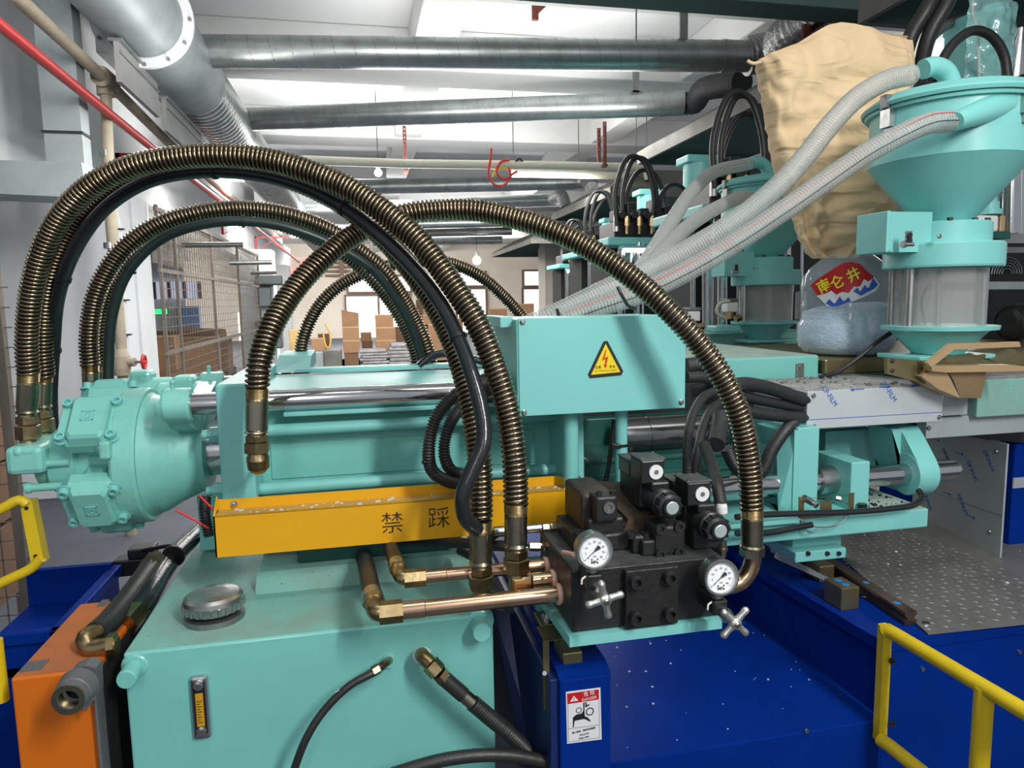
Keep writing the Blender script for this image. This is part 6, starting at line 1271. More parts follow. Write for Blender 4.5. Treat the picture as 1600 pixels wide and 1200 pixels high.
# swing arm with rod eye
xe0, xe1 = P(1413, 740, Yr).x, P(1444, 740, Yr).x; re = S(34, Yr, 1430)
MB().lathe((xe0, Yr, zr), AX, [(0, rr*.88), (0, re*.97), (.003, re), (xe1-xe0-.004, re), (xe1-xe0, re*.96), (xe1-xe0, rr*.88)], 40).build('rod_eye', 'mintflat', car)
za1 = P(1400, 668, 1.75).z
MB().prism([(xe0+.001, Yr-re*.94, zr+re*.3), (xe0+.001, Yr-re*.7, zr+re*.75), (xe0+.001, Yr+.01, za1-.02), (xe0+.001, Yr+.03, za1), (xe0+.001, Yr+.16, za1), (xe0+.001, Yr+re, zr)], (xe1-xe0-.003, 0, 0)).build('eye_arm', 'mintflat', car)
MB().prism([(P(1370, 668, 1.8).x, 1.74, za1-.002), (xe0+.015, 1.74, za1-.002), (xe0+.015, 1.74, zr-re), (P(1400, 770, 1.8).x, 1.74, zr-re), (P(1382, 720, 1.8).x, 1.74, zr+.02)], (0, .10, 0)).build('arm_plate', 'mintflat', car)
# hanging block under beam
a = P(1232, 838, 1.7); b = P(1308, 830, 1.7)
MB().box((a.x, 1.68, P(1270, 868, 1.68).z), (b.x, 1.88, zb2), .003).build('foot_block', 'mintflat', car)
MB().box((P(1243, 870, 1.64).x, 1.64, P(1280, 876, 1.64).z), (P(1322, 870, 1.64).x, 1.9, P(1280, 860, 1.64).z), .003).build('foot_plate', 'mintflat', car)
for px in (1262, 1292, 1310): q = P(px, 861, 1.64); MB().lathe((q.x, 1.64, q.z-.006), (0, -1, 0), [(0, .006), (.006, .006), (.006, .002)], 12).build('foot_bolt', 'iron', car)
# slotted sensor bracket
Yz = 1.585; br = thing('sensor_bracket', 'slotted olive bracket with silver proximity sensor on the base beam', 'bracket', P(1250, 812, Yz))
m = MB(); 
for (x0, y0, x1_, y1) in ((1248, 775, 1335, 780), (1248, 800, 1335, 812), (1248, 778, 1257, 806), (1326, 772, 1335, 803), (1282, 784, 1300, 802)):
    a = P(x0, y1, Yz); b = P(x1_, y0-2, Yz); m.box((a.x, Yz, a.z), (b.x, Yz+.003, b.z))
m.build('slotted_plate', 'olive', br)
q = P(1270, 786, Yz); MB().cyl(P(1256, 778, Yz-.004), q, .009).lathe(q, P(1280, 792, Yz-.02)-q, [(0, .008), (.012, .009), (.014, .006)], 16).build('proximity_sensor', 'steel', br)
q = P(1306, 778, Yz); MB().hexa(q, q+V((.01, -.006, -.002)), .007).build('sensor_nut', 'steel', br)
props(MB().tube(spline([P(1308, 779, Yz-.005), P(1322, 785, Yz-.01), P(1327, 800, Yz-.012), P(1312, 818, Yz-.012), P(1285, 824, Yz-.012), P(1262, 820, Yz-.012), P(1252, 812, Yz-.01), P(1256, 825, Yz-.01), P(1270, 832, Yz-.01), P(1276, 826, Yz-.01)], .005), .0018, 6).build('sensor_wire', 'dullsteel'), 'thin grey wire looping from the sensor bracket', 'wire')
bh([(1150, 808, 1.56), (1200, 804, 1.57), (1260, 802, 1.565), (1330, 800, 1.57), (1390, 795, 1.57), (1430, 788, 1.58), (1441, 776, 1.6), (1435, 766, 1.62)], .008, 'black hose running along the base beam and turning up at its right end', 'sheen')
bh([(1150, 833, 1.56), (1200, 832, 1.57), (1245, 824, 1.57), (1268, 820, 1.575)], .008, 'short black hose end tied under the long one on the base beam', 'sheen')
# ================= BLUE BASE =================
Yf = 1.44; c = P(1380, 1002, Yf); zp = c.z; xE = c.x; dk = P(1377, 1125, Yf).z
bk = PZ(1196, 893, zp)
print('base z', zp, dk, xE, bk)
base = thing('machine_plinth', 'deep blue machine plinth with raised right block and long ledge', 'base', (xE, Yf, 0))
MB().box((xE+.012, Yf, 0), (3.2, 3.5, zp-.034)).build('right_block', 'blue', base)
MB().prism([(xE, Yf-.0, zp-.002), (3.2, Yf-.0, zp-.002), (3.2, 3.5, zp-.002), (bk.x, 3.5, zp-.002), (bk.x, bk.y, zp-.002)], (0, 0, -.03)).build('ledge_plate', 'blue', base)
MB().box((P(955, 1150, 1.3).x, Yf, 0), (xE+.014, 3.2, dk), .003).build('deck', 'blue', base)
for (px, py) in ((1260, 1142), (1372, 1104)): q = P(px, py, Yf); MB().lathe((q.x, Yf if py > 1138 else Yf, q.z), (0, -1, 0), [(0, .006), (.003, .005)], 10).build('deck_screw', 'dullsteel', base)
q = P(1441, 1045, Yf); MB().lathe(q, (0, -1, 0), [(0, .007), (.004, .006)], 12).build('panel_screw', 'chrome', base)
q = P(1592, 1018, Yf); MB().lathe(q, (0, -1, 0), [(0, .007), (.004, .006)], 12).build('panel_screw', 'chrome', base)
# left post with sticker
Yp = 1.16; a = P(874, 1050, Yp); b = P(955, 1050, Yp)
post = thing('blue_beam', 'narrow blue beam end carrying the danger sticker, left of the blue deck', 'beam', (a.x, Yp, 0))
zz = P(915, 1048, Yp).z
MB().box((a.x, Yp, 0), (b.x, 2.2, zz-.012), .004).build('beam_body', 'blue', post)
MB().prism([(a.x, Yp, zz-.012), (b.x, Yp, zz-.012), (b.x, 2.2, zz-.012), (a.x, 2.2, zz-.012)], (0, .03, .012)).build('beam_top', 'blue', post)
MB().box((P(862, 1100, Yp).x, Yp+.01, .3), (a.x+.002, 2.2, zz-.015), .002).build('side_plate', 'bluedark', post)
q = P(898, 1046, Yp+.03); MB().box((q.x-.022, Yp+.03, zz-.01), (q.x+.016, Yp+.10, zz+.022), .003).build('guide_block', 'olive', post)
a1 = P(887, 1081, Yp); b1 = P(939, 1158, Yp)
k0 = [P(x, y, Yp-.0005) for x, y in ((884, 1081), (938, 1074), (940, 1155), (886, 1162))]
stk = MB().prism(k0[::-1], (0, -.0005, 0)).build('danger_sticker', 'white_l', post)
def sp(pts, m, nm, dy=.0012): return MB().prism([V(P(x, y, Yp))-V((0, dy, 0)) for x, y in pts], (0, -.0003, 0)).build(nm, m, stk)
def z_(zx, zy): return (870+zx*80/873, 1060+zy*110/1200)
sp([z_(170, 255), z_(712, 180), z_(716, 350), z_(178, 432)], 'red_l', 'red_header')
sp([z_(285, 285), z_(362, 368), z_(222, 390)], 'white_l', 'alert_triangle', .0018)
sp([z_(284, 310), z_(294, 310), z_(292, 350), z_(286, 350)], 'black_l', 'exclamation_mark', .0024)
sp([z_(285, 358), z_(294, 357), z_(294, 367), z_(285, 368)], 'black_l', 'exclamation_mark', .0024)
q = P(*z_(545, 250), Yp); text('危 险', (q.x, Yp-.0018, q.z), .0095, 'white_l', stk, ry=5)
q = P(*z_(548, 335), Yp); text('DANGER', (q.x, Yp-.0018, q.z), .0072, 'white_l', stk, ry=5)
m = MB()
for (zx, zy, rO, th) in ((372, 537, 55, 14), (560, 558, 76, 20)):
    c = P(*z_(zx, zy), Yp); rO = S(rO*80/873, Yp, 910); th = S(th*80/873, Yp, 910); ringp = []
    for k in range(24):
        ra = rO*(1.06 if k % 2 else .97); an = k*math.pi/12; ringp.append((c.x+math.cos(an)*ra, c.z+math.sin(an)*ra, c.x+math.cos(an)*(rO-th), c.z+math.sin(an)*(rO-th)))
    for k in range(24):
        A_, B_ = ringp[k], ringp[(k+1) % 24]; m.add([(A_[0], Yp-.0013, A_[1]), (B_[0], Yp-.0013, B_[1]), (B_[2], Yp-.0013, B_[3]), (A_[2], Yp-.0013, A_[3])], [(3, 2, 1, 0)])
m.build('gear_symbol', 'black_l', stk)
sp([z_(448, 405), z_(470, 402), z_(468, 560), z_(475, 640), z_(520, 655), z_(572, 712), z_(558, 730), z_(500, 695), z_(450, 685), z_(310, 715), z_(300, 720), z_(285, 830), z_(270, 830), z_(272, 660), z_(330, 610), z_(420, 590), z_(448, 545)], 'black_l', 'hand_symbol')
sp([z_(482, 400), z_(502, 398), z_(506, 450), z_(552, 430), z_(560, 442), z_(490, 490), z_(484, 490)], 'black_l', 'finger_symbol')
sp([z_(190, 852), z_(718, 785), z_(718, 789), z_(190, 856)], 'black_l', 'rule_line')
sp([z_(185, 440), z_(190, 440), z_(195, 1080), z_(190, 1080)], 'black_l', 'rule_line'); sp([z_(714, 360), z_(718, 360), z_(730, 1000), z_(726, 1000)], 'black_l', 'rule_line'); sp([z_(190, 1077), z_(730, 997), z_(730, 1001), z_(190, 1081)], 'black_l', 'rule_line')
q = P(*z_(458, 880), Yp); text('卷入危险，保持手部远离', (q.x, Yp-.0013, q.z), .0041, 'black_l', stk, ry=5)
q = P(*z_(465, 945), Yp); text('ROLLING', (q.x, Yp-.0013, q.z), .0042, 'black_l', stk, ry=5); q = P(*z_(460, 998), Yp); text('Keep clear', (q.x, Yp-.0013, q.z), .0046, 'black_l', stk, ry=5)
# bolt bracket near shelf
t = thing('clamp_bolt', 'shiny domed clamp bolt on a small block under the shelf corner', 'bolt', P(856, 970, 1.30))
q = P(856, 962, 1.30); MB().box(q+V((-.018, -.012, -.022)), q+V((.02, .05, -.012)), .002).box(q+V((-.01, 0, -.07)), q+V((.012, .03, -.02)), .002).build('block', 'olive', t)
MB().lathe(q+V((0, 0, -.012)), (0, 0, 1), [(0, .012), (.012, .0125), (.018, .009), (.02, .001)], 20).build('dome_head', 'chrome', t)
t = props(MB().box(P(850, 1110, 1.20), P(858, 1000, 1.20)+V((0, .004, 0))).box(P(850, 1003, 1.20), P(885, 998, 1.20)+V((0, .06, 0))).build('angle_strip', 'olive'), 'thin olive angle strip hanging beside the blue beam', 'bracket')
props(MB().hexa(P(851, 1052, 1.2), P(851, 1052, 1.19), .0045).build('strip_bolt', 'dullsteel'), 'small steel bolt on the olive angle strip', 'bolt')
# dark drum pit between tank and deck
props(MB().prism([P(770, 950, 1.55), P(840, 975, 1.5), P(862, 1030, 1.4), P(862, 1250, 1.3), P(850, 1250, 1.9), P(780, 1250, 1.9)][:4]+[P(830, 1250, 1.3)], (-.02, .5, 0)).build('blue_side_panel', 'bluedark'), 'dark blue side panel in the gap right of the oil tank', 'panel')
# floor plate with treads
P0 = PZ(1450, 992, zp); P1 = PZ(1640, 975, zp); xl_ = P0.x
lft = PZ(1312, 862, zp)
fp = thing('floor_plate', 'grey chequered floor plate on the blue base, littered with flakes', 'floor plate', P0)
yb_ = PZ(1500, 805, zp).y
MB().prism([(P0.x, P0.y, zp), (3.2, P1.y-.06, zp), (3.2, 3.5, zp), (PZ(1190, 800, zp).x, 3.5, zp), (lft.x-.02, lft.y, zp)], (0, 0, .004)).build('plate', 'plate', fp)
m = MB(); yv = P0.y+.02; i = 0
while yv < 3.0:
    xv = P0.x+.02+(.011 if i % 2 else 0)-(yv-P0.y)*.10; k = 0
    while xv < min(P0.x+.55, 2.9):
        a = R(45 if (k+i) % 2 else -45); dx, dy = math.cos(a)*.009, math.sin(a)*.009; nx, ny = -dy*.22, dx*.22
        m.add([(xv-dx, yv-dy, zp+.004), (xv+nx, yv+ny, zp+.004), (xv+dx, yv+dy, zp+.004), (xv-nx, yv-ny, zp+.004), (xv, yv, zp+.0062)], [(0, 1, 4), (1, 2, 4), (2, 3, 4), (3, 0, 4)]); xv += .026; k += 1
    yv += .026; i += 1
m.build('tread_pattern', 'plate', fp, kind='stuff')
m = MB()
for i in range(60):
    x = random.uniform(P0.x, P0.x+1.0); y = random.uniform(P0.y+.03, 3.0); s = random.uniform(.0015, .005)
    m.quad8([(x-s, y-s, zp+.004), (x+s*1.4, y-s*.6, zp+.004), (x+s, y+s*.8, zp+.004), (x-s*.7, y+s, zp+.004), (x-s*.8, y-s*.7, zp+.004+s*.6), (x+s, y-s*.5, zp+.004+s*.4), (x+s*.8, y+s*.5, zp+.004+s*.7), (x-s*.5, y+s*.7, zp+.004+s*.5)])
m.build('debris_flakes', 'white', fp, kind='stuff')
q = PZ(1456, 986, zp); MB().lathe((q.x+.01, q.y+.03, zp+.003), (0, 0, 1), [(0, .01), (.005, .009)], 12).build('plate_screw', 'steel', fp)
# deck flakes
m = MB()
for i in range(45):
    x = random.uniform(P(960, 1100, 1.5).x, xE); y = random.uniform(Yf+.02, 2.2); s = random.uniform(.001, .003)
    m.quad8([(x-s, y-s, dk), (x+s*1.4, y-s*.6, dk), (x+s, y+s*.8, dk), (x-s*.7, y+s, dk), (x-s*.8, y-s*.7, dk+s), (x+s, y-s*.5, dk+s), (x+s*.8, y+s*.5, dk+s), (x-s*.5, y+s*.7, dk+s)])
props(m.build('debris_flakes', 'film', kind='stuff'), 'tiny pale flakes scattered on the blue deck', 'debris')
# guide rail + block
q = PZ(1428, 975, zp); rl = thing('linear_rail', 'brown steel guide rail with blue hole caps on the blue ledge', 'rail', q)
w_ = .019; xr = q.x-.01; y0 = q.y-.0; y1 = PZ(1300, 880, zp).y+.15; sh = (PZ(1300, 892, zp).x-xr)/(PZ(1300, 892, zp).y-y0)
prof = [(-w_, 0), (w_, 0), (w_, .008), (w_*.6, .014), (w_*.6, .018), (w_, .024), (w_*.9, .030), (-w_*.9, .030), (-w_, .024), (-w_*.6, .018), (-w_*.6, .014), (-w_, .008)]
dd = V((sh*(y1-y0), y1-y0, 0))
MB().prism([(xr+x, y0, zp-.001+z*1.15) for x, z in prof], dd).build('rail_bar', 'brownsteel' if 'brownsteel' in M else 'rustiron', rl)
for k in (.10, .34, .8): c = V((xr, y0, zp-.001+.0345))+dd*k; MB().lathe(c-V((0, 0, .001)), (0, 0, 1), [(0, .0095), (.0015, .0095)], 16).build('hole_cap', 'bluedot', rl)
q = P(1330, 940, 1); 
c = PZ(1328, 952, zp); bl = thing('guide_block', 'olive metal block with two blue caps standing on the blue ledge', 'block', c)
hh = .062; x0 = PZ(1304, 945, zp).x; x1_ = PZ(1350, 945, zp).x
MB().box((c.x-.028, c.y, zp-.002), (c.x+.028, c.y+.075, zp+hh), .002).build('block_body', 'olive', bl)
for k in (.022, .052): MB().lathe((c.x+.0, c.y+k, zp+hh-.001), (0, 0, 1), [(0, .011), (.002, .011)], 18).build('hole_cap', 'bluedot', bl)
t = thing('rail_bearing', 'yellow green bearing block behind the olive block', 'block', PZ(1305, 925, zp)); q = PZ(1300, 915, zp)
MB().box((q.x-.02, q.y+.03, zp-.002), (q.x+.03, q.y+.10, zp+.05), .004).build('bearing', 'olive', t); MB().box((q.x-.01, q.y+.09, zp-.002), (q.x+.045, q.y+.22, zp+.03), .003).build('carriage_seal', 'iron', t)
t = props(MB().box(P(1232, 880, 1.85), P(1268, 862, 1.85)+V((0, .1, 0)), .004).prism([P(x, y, 1.80) for x, y in ((1222, 868), (1300, 905), (1290, 908), (1218, 876))], (0, .03, 0)).build('wiper_bracket', 'galvsheet'), 'grey wiper bracket on the ledge below the carriage foot', 'bracket')
# filmed panel and blue column at right
p0, p1 = PZ(1448, 815, zp), PZ(1562, 873, zp); zt2 = P(1560, 695, p1.y).z
t = thing('filmed_panel', 'standing steel panel in printed protective film, right of the carriage', 'panel', p0); dd = V((p1.x-p0.x, p1.y-p0.y, 0)); nn = V((dd.y, -dd.x, 0)).normalized(); nn = nn if nn.x < 0 else -nn
b0 = V((p0.x, p0.y, zp+.004)); ex = b0-dd*.25
MB().prism([ex, V((p1.x, p1.y, zp+.004)), V((p1.x, p1.y, zt2)), V((ex.x, ex.y, zt2+.01))], nn*-.006).build('panel_sheet', 'filmdark', t)
MB().prism([ex+nn*.001+V((0, 0, (zt2-zp)*.30)), V((p1.x, p1.y, zp+.004+(zt2-zp)*.36))+nn*.001, V((p1.x, p1.y, zp+.006+(zt2-zp)*.36))+nn*.001, ex+nn*.001+V((0, 0, (zt2-zp)*.30+.002))], nn*.0005).build('fold_line', 'dullsteel', t)
ang = math.degrees(math.atan2(dd.y, dd.x))
for (u, vv) in ((.08, .84), (.42, .78), (.28, .36), (.62, .24)):
    c = b0+dd*u+nn*.0012+V((0, 0, (zt2-zp)*vv)); du = dd.normalized(); 
    MB().prism([c-du*.02+V((0, 0, .0012)), c+du*.012+V((0, 0, .0012)), c+du*.012+V((0, 0, .005)), c+du*.024, c+du*.012-V((0, 0, .005)), c+du*.012-V((0, 0, .0012)), c-du*.02-V((0, 0, .0012))], nn*.0004).build('film_arrow', 'blue_l', t)
for (u, vv) in ((-.1, .72), (.25, .70), (.6, .66), (.0, .2), (.5, .32), (.8, .8)):
    c = b0+dd*u+nn*.0014+V((0, 0, (zt2-zp)*vv)); text('CP-FILM', c, .022, 'blue_l', t, 'film_print', rz=ang, ry=-50)
for (u, vv) in ((.88, .9), (.86, .18)): c = b0+dd*u+nn*.001+V((0, 0, (zt2-zp)*vv)); MB().lathe(c, nn, [(0, .009), (.004, .008), (.005, .004)], 12).build('panel_screw', 'dullsteel', t)
c = PZ(1568, 850, zp); 
t = thing('blue_column', 'blue column at the right edge with a strip of white tape', 'column', (c.x, c.y, zp))
MB().box((c.x, c.y-.02, zp), (c.x+.6, c.y+.6, P(1580, 690, c.y).z), .004).build('column_body', 'blue', t)
MB().box((c.x-.002, c.y-.024, P(1580, 760, c.y).z), (c.x+.5, c.y-.019, P(1580, 744, c.y).z), .001).build('tape_strip', 'clearrib', t)
# yellow handrail
zA = P(1388, 988, 1.40).z; e1 = PZ(1660, 1147, zA)
hr = thing('handrail', 'bright yellow tube handrail bolted to the blue base at bottom right', 'railing', P(1388, 1160, 1.40))
h0 = P(1390, 990, 1.405); h0.z = zA
MB().tube([h0+V((-.004, .012, -.006)), h0+V((.0, .004, .0)), h0+(e1-h0)*.05, e1], S(11.5, 1.35, 1450), 20).build('top_tube', 'rail', hr)
zB = P(1388, 1160, 1.40).z; l0 = V((h0.x, h0.y, zB)); MB().tube([l0+V((-.004, .01, 0)), l0+(e1-h0)*.05, l0+(e1-h0)], S(11.5, 1.35, 1450), 20).build('lower_tube', 'rail', hr)
a = P(1380, 1170, 1.40); b = P(1402, 985, 1.40); MB().box((a.x, 1.415, zB-.01), (b.x, Yf-.001, zA+.005), .002).build('mounting_plate', 'rail', hr)
for py in (1032, 1130): q = P(1393, py, 1.41); MB().lathe(q, (0, -1, 0), [(0, .008), (.006, .008), (.006, .004), (.002, .003)], 14).build('plate_bolt', 'iron', hr)
k = 0; 
dirv = (e1-h0); tpost = .0
for i in range(200):
    q = h0+dirv*(i/200); rel = q-CAM; px = 800+F*rel.dot(rt)/rel.dot(fw)
    if px > 1538: tpost = i/200; break
q = h0+dirv*tpost; MB().tube([q, V((q.x, q.y, zB-.25))], S(15, q.y, 1540), 18).build('post_tube', 'rail', hr)
# ================= PRESSES AND HOODS BEHIND =================
def press(px, py, Y, lab, sc_=1.0):
    o = P(px, py, Y); t = thing('press', lab, 'machine', (o.x, Y, 0), 'presses standing in a row under the hoods')
    x, z = o.x, o.z
    MB().box((x-.12, Y-.1, 0), (x+.95, Y+.75, 1.34), .01).build('bed', 'mintflat', t)
    MB().box((x+.0, Y+.25, 1.34), (x+.9, Y+.7, z-.02)).build('interior_shade', 'darkroom', t)  # black block standing in for the shade inside the press
    for dx, dy in ((.02, .0), (.14, -.05), (.42, .05), (.62, .02)): MB().cyl((x+dx, Y+dy, 1.3), (x+dx, Y+dy, z), .032 if dx < .1 else .042, n=20).build('column', 'chrome', t)
    MB().box((x-.12, Y-.08, z-.02), (x+.75, Y+.6, z+.04), .01).box((x+.1, Y-.02, z-.12), (x+.16, Y+.5, z-.02)).build('head_plate', 'mintflat', t)
    MB().box((x-.06, Y-.05, z+.04), (x+.45, Y+.3, z+.16), .008).build('valve_block', 'plastic', t)
    for i in range(5):
        bx = x-.02+i*.1; hh = (.12, .2, .14, .24, .16)[i]; MB().box((bx-.035, Y-.06, z+.16), (bx+.035, Y+.08, z+.16+hh*.7), .006).cyl((bx, Y-.12, z+.2), (bx, Y+.02, z+.2), .028, n=14).build('valve', 'iron', t)
        MB().hexa((bx+.04, Y-.1, z+.12), (bx+.04, Y-.1, z+.19), .022).cyl((bx+.04, Y-.1, z+.06), (bx+.04, Y-.1, z+.12), .014).build('brass_fitting', 'brass', t)
    for i, (x0, x1, h, yy) in enumerate(((-.05, .24, .55, -.08), (.04, .30, .56, 0), (.10, .42, .48, .1), (.34, .62, .36, .05))):
        MB().tube(spline([(x+x0, Y+yy, z+.12), (x+x0-.01, Y+yy, z+.12+h*.5), (x+(x0*.7+x1*.3), Y+yy, z+.1+h*.95), (x+(x0*.3+x1*.7), Y+yy+.02, z+.12+h*.9), (x+x1+.01, Y+yy+.02, z+.12+h*.45), (x+x1, Y+yy+.02, z+.12)], .02), .018, 10).build('arch_hose', 'rubber', t)
        for xx in (x0, x1): MB().cyl((x+xx, Y+yy+.01, z+.08), (x+xx, Y+yy+.01, z+.2), .022, n=10).build('hose_fitting', 'steel', t)
    l = MB().cyl((x-.02, Y-.14, z-.06), (x+.2, Y-.14, z-.06), .018, n=12).build('lamp_tube', 'lampglow', t)
    MB().box((x-.04, Y-.16, z-.05), (x+.22, Y-.1, z-.03), .003).build('lamp_holder', 'mintflat', t)
    MB().tube(spline([(x+.06, Y-.1, z-.08), (x+.05, Y-.12, z-.2), (x+.12, Y-.12, z-.3), (x+.2, Y-.1, z-.26)], .02), .01, 8).build('white_cable', 'white', t)
    MB().box((x+.16, Y-.14, z-.34), (x+.24, Y-.08, z-.2), .006).build('control_valve', 'white', t)
    MB().box((x+.17, Y-.13, 1.34), (x+.27, Y-.06, 1.46), .006).box((x+.3, Y-.13, 1.34), (x+.38, Y-.06, 1.4), .004).build('pump_unit', 'white', t)
    MB().tube(spline([(x+.2, Y-.1, 1.46), (x+.1, Y-.12, 1.5), (x+.06, Y-.12, 1.42), (x+.14, Y-.12, 1.36)], .02), .008, 8).build('air_line', 'cream', t)
    MB().cyl((x+.7, Y+.1, z+.02), (x+.7, Y+.1, z+.62), .12, n=24).box((x+.56, Y-.0, z+.62), (x+.84, Y+.22, z+.68), .01).build('top_cylinder', 'mintflat', t)
    return t
pr = press(1118, 333, 3.7, 'nearest press of the row, behind the farther hopper loader')
for (px, py, Y, lab) in ((968, 380, 5.2, 'second press of the row with lit tube lamp, seen over the wide bronze arch'), (920, 398, 7.1, 'third press of the row, half hidden by the second'), (884, 417, 9.6, 'farthest visible press of the row beside the far column')):
    q = P(px, py, Y); dup(pr, V((q.x, Y, 0))-pr.location+V((0, 0, q.z-P(1118, 333, 3.7).z)), lab)
# near press parts at right edge
def cyl_(px0, py0, px1, py1, Y, wpx, nm, m, lab, cat): return props(MB().cyl(P(px0, py0, Y), P(px1, py1, Y), S(wpx/2, Y, px0), n=28).build(nm, m), lab, cat)
t = thing('tie_column', 'chrome press column at the right edge behind the nearest loader, with dark sleeve', 'column', P(1583, 540, 2.6))
MB().cyl(P(1578, 365, 2.6), P(1581, 150, 2.6), S(13, 2.6, 1580), n=28).build('lower_rod', 'chrome', t)
MB().cyl(P(1592, 365, 2.75), P(1592, 260, 2.75), S(12, 2.7, 1580), n=28).build('rear_rod', 'chrome', t)
MB().cyl(P(1585, 130, 2.5), P(1592, 48, 2.5), S(15, 2.5, 1590), n=28).build('upper_rod', 'chrome', t)
MB().cyl(P(1570, 130, 2.56), P(1578, 50, 2.56), S(12, 2.56, 1580), n=24).build('dark_sleeve', 'plastic', t)
w_ = thing('wrapped_cylinder', 'mint cylinder in crinkled clear wrap standing behind the nearest loader', 'cylinder', P(1550, 140, 2.5))
MB().box(P(1512, 148, 2.5), P(1572, 38, 2.5)+V((0, .14, 0)), .01).build('cylinder_body', 'mintflat', w_)
MB().lathe(P(1552, 40, 2.57), (0, 0, 1), [(0, .06), (.05, .06), (.075, .045), (.08, .001)], 20).box(P(1522, 38, 2.49), P(1582, 20, 2.49)+V((0, .16, 0)), .008).build('cylinder_cap', 'mintflat', w_)
bm = bmesh.new(); bmesh.ops.create_grid(bm, x_segments=24, y_segments=40, size=.5)
A = P(1505, 150, 2.47); B = P(1590, 5, 2.47)
for v in bm.verts:
    x, y = v.co.x+.5, v.co.y+.5; v.co = V((A.x+(B.x-A.x)*x, 2.47+.02*noise.noise(V((x*6, y*9, 2)))-.03*math.sin(x*math.pi), A.z+(B.z-A.z)*y))
MB().bm(bm, True).build('wrap_sheet', 'wrap', w_)
bh([(1405, 125, 2.5), (1412, 95, 2.5), (1424, 55, 2.48), (1448, 15, 2.45), (1475, -35, 2.45)], .030, 'thick black hose rising off the top edge by the kraft bag, left one of two', 'rubber')
bh([(1436, 130, 2.5), (1440, 100, 2.48), (1452, 55, 2.45), (1478, 8, 2.42), (1502, -35, 2.42)], .028, 'thick black hose rising off the top edge by the kraft bag, right one of two', 'rubber')
bh([(1465, 125, 2.3), (1470, 100, 2.3), (1490, 68, 2.3), (1520, 48, 2.3), (1548, 56, 2.3), (1568, 85, 2.3), (1575, 130, 2.3)], .017, 'thin black hose in a round arch over the loader lid', 'rubber')
bh([(1455, 60, 2.6), (1475, 42, 2.6), (1500, 32, 2.6), (1530, 31, 2.6)], .018, 'grey brown hose running to the wrapped cylinder fitting', 'dullsteel')
t = thing('equipment_rack', 'grey steel shelf frame behind the sight glass at the right edge', 'frame', P(1540, 440, 2.5))
def fpz(pts, dy, m, nm, Y=2.5): MB().prism([P(x, y, Y) for x, y in pts], (0, dy, 0)).build(nm, m, t)
fpz([(1540, 408), (1562, 386), (1640, 386), (1640, 395), (1568, 395), (1546, 420)], .03, 'dullsteel', 'top_member')
fpz([(1538, 440), (1640, 440), (1640, 452), (1538, 452)], .3, 'galvsheet', 'shelf'); 
MB().box(P(1530, 560, 2.95), P(1680, 380, 2.95)+V((0, .05, 0))).build('back_panel', 'darkroom', t)
for r_ in (.03, .045, .06, .075, .09): 
    c = P(1573, 428, 2.93); MB().tube([c+V((math.cos(a*math.pi/14)*r_, 0, math.sin(a*math.pi/14)*r_*.9)) for a in range(15)], .003, 5).build('fan_ring', 'dullsteel', t)
t = thing('electric_motor', 'black finned electric motor under the steel shelf at the right edge', 'motor', P(1585, 505, 2.5))
c = P(1572, 505, 2.5); MB().lathe(c, AX, [(0, .05), (.01, .07), (.03, .075), (.3, .075)], 28).build('motor_shell', 'plastic', t)
g = MB()
for i in range(12): an = i*math.pi/6; g.box(c+V((.04, math.cos(an)*.08-.003, math.sin(an)*.08-.003)), c+V((.28, math.cos(an)*.08+.003, math.sin(an)*.08+.003)))
g.build('cooling_fin', 'iron', t)
t = thing('pump_head', 'white and mint pump head on green bracket right of the loader neck', 'pump', P(1555, 350, 2.4))
MB().box(P(1528, 362, 2.4), P(1562, 336, 2.4)+V((0, .08, 0)), .01).build('white_housing', 'white', t); MB().lathe(P(1538, 349, 2.4), (0, -1, 0), [(0, .015), (.01, .013), (.011, .006)], 16).build('port', 'steel', t)
MB().lathe(P(1544, 336, 2.44), (0, 0, 1), [(0, .05), (.02, .05), (.022, .038), (.05, .038), (.052, .03), (.12, .028)], 24).build('mint_turret', 'mintflat', t)
MB().box(P(1530, 373, 2.42), P(1580, 362, 2.42)+V((0, .12, 0)), .003).build('green_bracket', 'mintdeep', t); MB().box(P(1562, 362, 2.42), P(1572, 336, 2.42)+V((0, .05, 0)), .004).build('brass_block', 'tan', t)
# dark press interior behind bottle, chrome columns beside it
t = thing('press_cabinet', 'dark press interior with chrome columns between the two loaders', 'machine', P(1250, 500, 3.2))
MB().box(P(1120, 545, 3.55), P(1440, 330, 3.55)+V((0, .05, 0))).build('back_panel', 'darkroom', t)  # black panel in place of the shade within the press
for (px, y0, y1, Y, w_) in ((1105, 545, 415, 3.3, 16), (1129, 545, 425, 3.3, 15), (1083, 545, 430, 3.4, 8), (1230, 430, 360, 3.4, 12), (1252, 545, 380, 3.4, 7)):
    MB().cyl(P(px, y0, Y), P(px, y1, Y), S(w_/2, Y, px), n=20).build('column', 'chrome', t)
MB().box(P(1242, 500, 3.0), P(1262, 455, 3.0)+V((0, .1, 0)), .004).build('switch_cover', 'dullsteel', t)
MB().box((P(1075, 560, 3.1).x, 3.1, P(1150, 562, 3.1).z), (P(1280, 540, 3.1).x, 3.5, P(1150, 520, 3.1).z), .01).build('mint_table', 'mintdust', t)
MB().box(P(1120, 520, 3.0), P(1158, 508, 3.0)+V((0, .1, 0)), .008).build('mint_block', 'mintflat', t)
